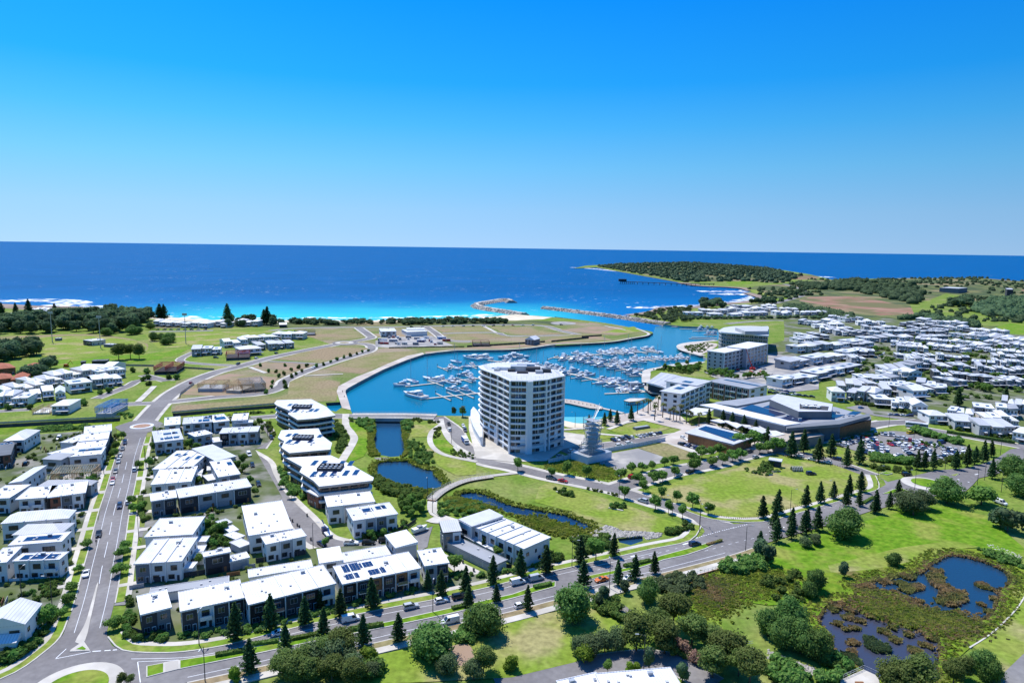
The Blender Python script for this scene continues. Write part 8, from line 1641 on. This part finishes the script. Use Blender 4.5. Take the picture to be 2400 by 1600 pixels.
for k_ in range(14):
 x_, y_ = G('n', random.uniform(1950, 2400), random.uniform(860, 950)); o = thing('site_material', f'{ORD(k_)} pallet stack on the crane building site', 'pallet', (x_, y_, 0), random.uniform(0, 3), 'pallets on the crane site'); MB().box(0, 4, 0, 2, 0, .3, 'pine_timber').build('pallet', o); MB().box(.2, 3.8, .1, 1.9, .3, random.uniform(.8, 2), random.choice(['red_paint', 'concrete', 'steel', 'red_paint'])).build('load', o)
p = G('n', 2180, 885); o = thing('boom_lift', 'bright red crawler crane on the building site', 'crane', (*p, 0)); MB().box(-2, 2, -1.5, 1.5, .9, 2.8, 'red_paint').build('body', o); MB().box(-2.4, 2.4, -1.9, -1.1, 0, .9, 'tyre').build('track', o); MB().box(-2.4, 2.4, 1.1, 1.9, 0, .9, 'tyre').build('track', o); b = MB(); b.bar((0, 0, 2.8), (-3, 0, 9), .45, 'red_paint'); b.bar((-3, 0, 9), (-7, 0, 20), .3, 'red_paint'); b.build('boom', o)
p = G('k', 730, 845); o = thing('excavator', 'small orange excavator beside the oval', 'excavator', (*p, 0)); MB().box(-1.5, 1.5, -1, 1, .8, 2.6, 'paint_orange').build('body', o); MB().box(-1.8, 1.8, -1.4, 1.4, 0, .8, 'tyre').build('track', o); b = MB(); b.bar((1, 0, 2), (4, 0, 5.5), .3, 'paint_yellow'); b.bar((4, 0, 5.5), (6, 0, 2.5), .25, 'paint_yellow'); b.build('arm', o)
# ================================================================== STREET FURNITURE
o = thing('street_lamp', 'pattern', 'street lamp'); b = MB(); b.cyl(0, 0, 0, 9.2, .13, .08, 'steel_dark', 6); b.build('pole', o); b = MB(); b.bar((0, 0, 9.1), (1.9, 0, 9.5), .05, 'steel_dark'); q = b.build('arm', o); MB().box(1.6, 2.5, -.16, .16, 9.42, 9.55, 'steel').build('lamp_head', q); LAMP = proto(o)
LR = lambda P: sorted(P, key=lambda p: p[0]/p[1])
for k_, (x_, y_) in enumerate(LR(Q('a 1830,1225 1885,1560 200,790 480,870 1275,240 b 525,330 1625,925 c 550,505 895,705 2145,358 1720,178 1210,1440 h 1180,1262 1765,1480 2070,1560 i 1185,1402 190,1560 1665,1300 1630,905 j 735,1120 1145,1170 1480,950 1915,1060 2090,780 2100,1190 1830,1160 860,480 1130,680 g 1185,1250 1240,1420 1450,660 e 1145,990 1600,870 1750,680 1610,920 f 1540,580 h 695,480'))):
 dup(LAMP, (x_, y_, .1), random.choice((0, 1.57, 3.14, 4.7)), f'{ORD(k_)} tall street lamp counting all the street lamps from the left', 'street lamps along the streets')
o = thing('floodlight_mast', 'pattern', 'floodlight'); b = MB(); b.cyl(0, 0, 0, 31, .45, .25, 'steel', 8); b.build('mast', o); MB().box(-2.4, 2.4, -.3, .3, 30, 32.4, 'steel').build('lamp_rack', o); FLM = proto(o)
for k_, s_ in enumerate(('k 578,572', 'k 1110,636', 'k 2050,590')): dup(FLM, (*Q(s_)[0], 0), 0, ('tall pale floodlight mast left of the clubhouse', 'tall floodlight mast right of the clubhouse', 'thin floodlight mast on the playing field')[k_])
def fence(label, s, h, pw, m, name='fence', post='steel_dark', wall=False):
 P = Q(s); o = thing(name, label, 'fence', (*P[0], 0)); ox, oy = P[0]
 for i in range(len(P)-1):
  e = Vector((P[i+1][0]-P[i][0], P[i+1][1]-P[i][1])); L_ = e.length; k = max(1, int(L_/pw)); a = math.atan2(e.y, e.x)
  for q in range(k):
   x, y = P[i][0]-ox+e.x*q/k, P[i][1]-oy+e.y*q/k; link('panel', unit('box', m), o, (x, y, .1), (L_/k*.96, .08, h), a)
  for q in range(0, k+1, 1): x, y = P[i][0]-ox+e.x*q/k, P[i][1]-oy+e.y*q/k; link('post', unit('box', post), o, (x-.05, y-.05, 0), (.1, .14, h+.15), a)
fence('white hoarding fence along the street past the scaffold tower', 'h 400,875 830,785 1070,745 1400,690 1690,628', 2.2, 3, 'hoard', 'hoarding', 'steel'); fence('dark front fence of the dark corner townhouse', 'a 1190,1000 1180,1090 1300,1130 1525,1125', 1.5, 2.4, 'wall_char'); fence('grey fence along the white gabled house', 'a 0,1340 200,1240 430,1070', 1.6, 2.4, 'fascia'); fence('dark fence behind the white corner house', 'a 1420,650 1900,570', 1.7, 2.4, 'wall_char'); fence('white front wall of the house with wide solar roof', 'a 80,640 550,615', 1.0, 3, 'wall_white'); fence('dark fence along the pale boxy corner house', 'b 0,470 460,390', 1.7, 2.4, 'wall_char'); fence('black fence along the long row of units', 'e 1150,900 1240,680 1300,570', 1.2, 3, 'wall_black'); fence('wire mesh fence of the bare building lot', 'l 100,1190 110,1150 260,1040', 1.8, 3, 'steel'); fence('coping fence along the sunken drain', 'e 0,436 700,398 1330,366', 1.0, 4, 'fascia'); fence('coping fence along the second sunken drain', 'f 490,318 1000,272 1640,224', 1.0, 4, 'fascia'); fence('dark retaining fence above the north quay', 'm 1010,628 1300,612 1870,574', 1.8, 6, 'wall_char'); fence('second dark retaining fence above the north quay', 'm 1940,572 2352,530 n 300,520 520,505', 1.8, 6, 'wall_char'); fence('green fence above the gravel yard bank', 'm 150,640 600,632 980,628', 1.2, 6, 'leaf_coast'); fence('pale stone terrace wall in the left cluster lots', 'k 1150,830 1700,842', 1.6, 5, 'rock'); fence('pale stone terrace wall below the loop street', 'l 70,858 480,882', 1.6, 5, 'rock'); fence('dark garden wall beside the cubic house', 'b 1290,180 1400,140 1470,90', 1.4, 2.5, 'wall_char'); fence('dark fence beside the garage row end', 'b 2180,500 c 0,520', 1.5, 2.5, 'wall_char')
# small timber bollards round the big park
BO = MB().cyl(0, 0, 0, .9, .1, .1, 'timber', 6).mesh('bollard')
for s_, n_, d_ in (('i 350,1445 560,1495', 12, 'near the park corner'), ('i 560,1495 880,1468', 16, 'along the lower park edge'), ('i 1100,1395 1600,1268', 26, 'along the middle of the park edge'), ('i 1600,1268 1960,1150', 20, 'along the far park edge'), ('h 1550,1215 1700,1280', 8, 'along the park street'), ('i 1130,800 1900,945', 30, 'along the street before the car park')):
 A, B = (Vector(v) for v in Q(s_))
 for k_ in range(n_): p = A.lerp(B, k_/(n_-1)); tag(link('bollard', BO, None, (p.x, p.y, 0)), f'{ORD(k_)} short timber bollard from the left {d_}', 'bollard', 'timber bollards '+d_)
# scaffold tower on its white base
p = G('h', 960, 860); o = thing('scaffold_tower', 'twisting steel scaffold tower on a pale boxed base', 'scaffold tower', (*p, 0), heading('h 950,865 1085,830')); MB().box(-8, 9, 0, 12, 0, 4.0, 'hoard', 'steel').build('base_box', o)
for k in range(8):
 z = 4.2+k*2.3; a = k*.22; b = MB(); r_ = 5.6-.25*k; c_, s__ = math.cos(a), math.sin(a); cs = [(.5+c_*x-s__*y, 6+s__*x+c_*y) for x, y in ((-r_, -r_*.7), (r_, -r_*.7), (r_, r_*.7), (-r_, r_*.7))]
 for q in range(4):
  p0, p1 = cs[q], cs[(q+1) % 4]; b.bar((*p0, z), (*p1, z), .12, 'steel'); b.bar((*p0, z+1.1), (*p1, z+1.1), .07, 'steel'); b.bar((*p0, z-2.2), (*p0, z+1.2), .12, 'steel'); b.bar((*p0, z-2.2), (*p1, z), .07, 'steel')
 b.build('lift_frame', o); MB().prism([(x*.92+.04, y*.92+.48) for x, y in cs], z, z+.12, 'steel').build('platform', o)
b = MB()
for k in range(7): b.bar((.5+k*.5, 6+k*.3, 20), (5+k*.9, 8+k*.4, 25+(k % 3)), .09, 'steel')
b.build('projecting_poles', o)
# park furniture
for k_, (s_, rz_) in enumerate((('h 480,1190', -.4), ('h 1060,1370', -.3))):
 q = Q(s_)[0]; o = thing('park_seat', ('pale curved seat by the first clipped bushes in the park', 'pale curved seat by the second clipped bushes in the park')[k_], 'seat', (*q, 0), rz_); MB().prism([(0, 0), (6, -1.2), (6.4, -.6), (.4, .8)], 0, .45, 'concrete').build('seat', o); MB().prism([(-1, -1.6), (8, -3), (8.4, -1.3), (-.4, .1)], 0, .12, 'concrete').build('base_slab', o)
house('small dark garden shed with a sloping roof in the community garden', 'i 955,830 1085,850 950,815', 3.4, 'skill', 'wall_char', '', 'roof_pale', 'garden_shed', 'shed', rise=.5, low=True)
p = G('i', 1255, 955); o = thing('greenhouse', 'domed pale greenhouse frame on the park grass', 'greenhouse', (*p, 0)); b = MB()
for k in range(7):
 x = -2.4+k*.8
 for q in range(6): a0, a1 = math.pi*q/6, math.pi*(q+1)/6; b.bar((x, 1.9*math.cos(a0), 2.3*math.sin(a0)), (x, 1.9*math.cos(a1), 2.3*math.sin(a1)), .07, 'frame_white')
for q in range(7): a0 = math.pi*q/6; b.bar((-2.4, 1.9*math.cos(a0), 2.3*math.sin(a0)), (2.4, 1.9*math.cos(a0), 2.3*math.sin(a0)), .05, 'frame_white')
b.build('ribs', o); b = MB(); b.loft([[(x, 1.85*math.cos(math.pi*q/8), 2.25*math.sin(math.pi*q/8)) for q in range(9)] for x in (-2.38, 2.38)], 'leaf_grey'); b.build('cover', o)
for k_, (s_, w_, m_) in enumerate((('i 1000,975', 4, 'canvas_grey'), ('i 940,1010', 2.6, 'paint_sky'), ('i 860,920', 3, 'pine_timber'), ('i 780,985', 3, 'canvas_grey'))): q = Q(s_)[0]; o = thing('garden_bed', f'{ORD(k_)} raised planter box in the community garden', 'planter', (*q, 0), .2); MB().box(0, w_, 0, 1.3, 0, .7, m_).build('box', o); MB().box(.1, w_-.1, .1, 1.2, .7, .85, 'leaf_shrub').build('planting', o)
o = thing('stage_block', 'long dark low block on the sloping lawn', 'block', (*G('h', 1365, 510), 0), heading('h 1370,510 1500,490')); MB().box(0, 11, 0, 3, 0, 1.2, 'wall_slate', 'wall_char').build('body', o); MB().box(.4, 10.6, .4, 2.6, 1.2, 1.5, 'steel').build('top', o)
# rock weir beside the pool
def rocks(label, P, n, r0, r1, m='rock', z=-.1):
 Vs, Fs, c = [], [], 0
 for x, y in scatter(P, n): r_ = random.uniform(r0, r1); V, F = blob((x, y, z), (r_, r_*random.uniform(.7, 1.2), r_*.7), 5, 3, .3); Vs.append(np.array(V)); Fs.append(np.array(F)+c); c += len(V)
 tag(link('rocks', mesh_np('rocks', np.concatenate(Vs), np.concatenate(Fs), [m])), label, 'rocks', kind='stuff')
rocks('pale stone weir between lily pond and weir pool', Q('c 540,200 700,205 860,120 900,125 1010,170 1380,190 1360,230 1240,250 1200,215 970,235 900,260 700,240 560,240'), 1300, .3, .75); rocks('stones on the dam between canal and round pond', Q('g 600,810 700,810 780,815 780,840 640,850'), 220, .3, .6); rocks('pale rubble beside the turning path', Q('c 920,810 1000,830 1090,900 1040,925 960,880'), 260, .2, .45); rocks('rocky bank at the bottom right corner', Q('d 0,1260 150,1330 420,1430 700,1540 640,1570 350,1470 0,1340'), 500, .25, .6); rocks('loose stones along the meadow edge', Q('d 1980,300 2080,300 2352,410 2300,430 2060,340'), 260, .25, .6)
# wheelie bins and people
o = thing('wheelie_bin', 'pattern', 'bin'); MB().loft([[(-.25, -.3, .1), (.25, -.3, .1), (.25, .3, .1), (-.25, .3, .1)], [(-.3, -.35, 1.0), (.3, -.35, 1.0), (.3, .35, 1.0), (-.3, .35, 1.0)]], 'steel_dark').build('body', o); MB().box(-.33, .33, -.38, .38, 1.0, 1.08, 'wall_char').build('lid', o); BIN = proto(o)
for k_, (s_, l_) in enumerate((('b 310,75', 'dark bin highest at the quiet street kerb'), ('b 335,90', 'second dark bin at the quiet street kerb'), ('b 380,130', 'third dark bin at the quiet street kerb'), ('b 400,145', 'fourth dark bin at the quiet street kerb'), ('b 505,260', 'dark bin near the quiet street lamp'), ('b 1900,470', 'dark bin before the row of garages'), ('b 2000,545', 'bin at the lower end of the garage row'), ('b 1710,360', 'bin at the upper end of the garage row'), ('b 470,40', 'bin across the quiet street'))): dup(BIN, (*Q(s_)[0], .12), .3, l_)
def person(label, fr, x, y, rot, top):
 V = [(0,0,.95),(0,0,1.2),(0,0,1.42),(0,0,1.52),(.02,0,1.66),(0,.10,.9),(.06,.11,.5),(-.02,.11,.08),(.12,.11,.04),(0,-.10,.9),(-.08,-.11,.5),(-.2,-.11,.1),(-.06,-.11,.04),(0,.2,1.4),(-.04,.25,1.12),(.08,.25,.9),(0,-.2,1.4),(.05,-.25,1.12),(.14,-.24,.92)]
 E = [(0,1),(1,2),(2,3),(3,4),(0,5),(5,6),(6,7),(7,8),(0,9),(9,10),(10,11),(11,12),(2,13),(13,14),(14,15),(2,16),(16,17),(17,18)]; r_ = [.14,.15,.14,.06,.11,.1,.07,.05,.04,.1,.07,.05,.04,.07,.05,.04,.07,.05,.04]
 me = bpy.data.meshes.new('person'); me.from_pydata(V, E, []); me.materials.append(MAT[top]); p = G(fr, x, y); o = link('person', me, None, (*p, RZ), None, rot); tag(o, label, 'person')
 md = o.modifiers.new('skin', 'SKIN'); sv = me.skin_vertices[0].data
 for i, q in enumerate(r_): sv[i].radius = (q, q)
 sv[0].use_root = True; o.modifiers.new('sub', 'SUBSURF').levels = 1
person('person in dark clothes walking in the street behind the black pickup', 'a', 885, 295, STR, 'cloth_dark'); person('person walking along the marina promenade near the water', 'l', 1895, 1130, 1.2, 'cloth_dark'); person('second person farther along the marina promenade', 'l', 1915, 1185, 1.2, 'paint_navy'); person('person standing on the promenade by the palms', 'h', 1245, 350, .4, 'cloth_dark')
for k_ in range(26):
 i = 3+k_ if k_ < 20 else k_; sd = 1 if k_ % 2 else -1
 if i >= len(SP)-2: continue
 A = offset(SP[i:i+2], sd*5.35); B = offset(SP[i:i+2], sd*13.5); a_ = Vector(A[0]).lerp(Vector(A[1]), .3); b_ = Vector(A[0]).lerp(Vector(A[1]), .62); c_ = Vector(B[0]).lerp(Vector(B[1]), .62); d_ = Vector(B[0]).lerp(Vector(B[1]), .3)
 tag(MB().prism([tuple(q) for q in (a_, b_, c_, d_)], -.1, ST+.02+.0015*k_, 'concrete').build('driveway'), f'{ORD(k_)} pale driveway crossing the verge of the street', 'driveway', kind='structure')
FOOT = []
for r_, w_, d_ in HOUSES:
 c_, s_ = math.cos(r_.rotation_euler[2]), math.sin(r_.rotation_euler[2]); FOOT.append((r_.location.x, r_.location.y, c_, s_, w_, d_))
def free(x, y, m=.9):
 for X, Y, c, s, w, d in FOOT:
  u, v = (x-X)*c+(y-Y)*s, -(x-X)*s+(y-Y)*c
  if -m-.6 < u < w+m and -m-1.4 < v < d+m: return False
 for P, w, *_ in ROADS[:1]+ROADS[15:19]:
  if any((x-p[0])**2+(y-p[1])**2 < (w/2+4)**2 for p in P): return False
 return not inside(x, y, bl)
YARDS = (('e 300,620 900,540 1240,520 1130,1100 1060,1500 a 860,100 640,700 380,1150 0,1400 -300,1200 -300,0', 900, 'yards west of the street'), ('f 310,480 900,375 1330,360 1430,440 1560,620 1400,720 1520,1000 1640,1250 1440,1500 b 0,320 a 2300,600 1300,620 1340,60 f 100,1450 250,700', 900, 'yards between street and quiet street'), ('a 1200,1000 1260,660 b 0,440 560,330 1200,300 1500,360 1700,640 0,1040 a 1300,1150', 420, 'lanes behind the boulevard terrace'))
for s_, n_, l_ in YARDS:
 P = Q(s_); pts = [p for p in scatter(P, n_) if free(*p)]; shrubbery('mixed garden shrubs in the '+l_, pts[::2], 1.3, jit=.5)
 for k_, p in enumerate(LR(pts[1::14])):
  o = thing('paved_yard', f'{ORD(k_)} small paved court from the left in the {l_}', 'paving', (*p, 0), BLV if 'terrace' in l_ else STR); MB().box(-2, 2, -1.6, 1.6, 0, .09, 'concrete').build('slab', o); MB().box(-2, 2, 1.6, 1.7, 0, 1.5, random.choice(['wall_char', 'fascia', 'wall_white', 'timber'])).build('screen_fence', o)
# patterns have served their copies
for o in PROTOS:
 for ch in KIDS[o.name]:
  for g_ in KIDS.get(ch.name, ()): bpy.data.objects.remove(g_)
  bpy.data.objects.remove(ch)
 bpy.data.objects.remove(o)
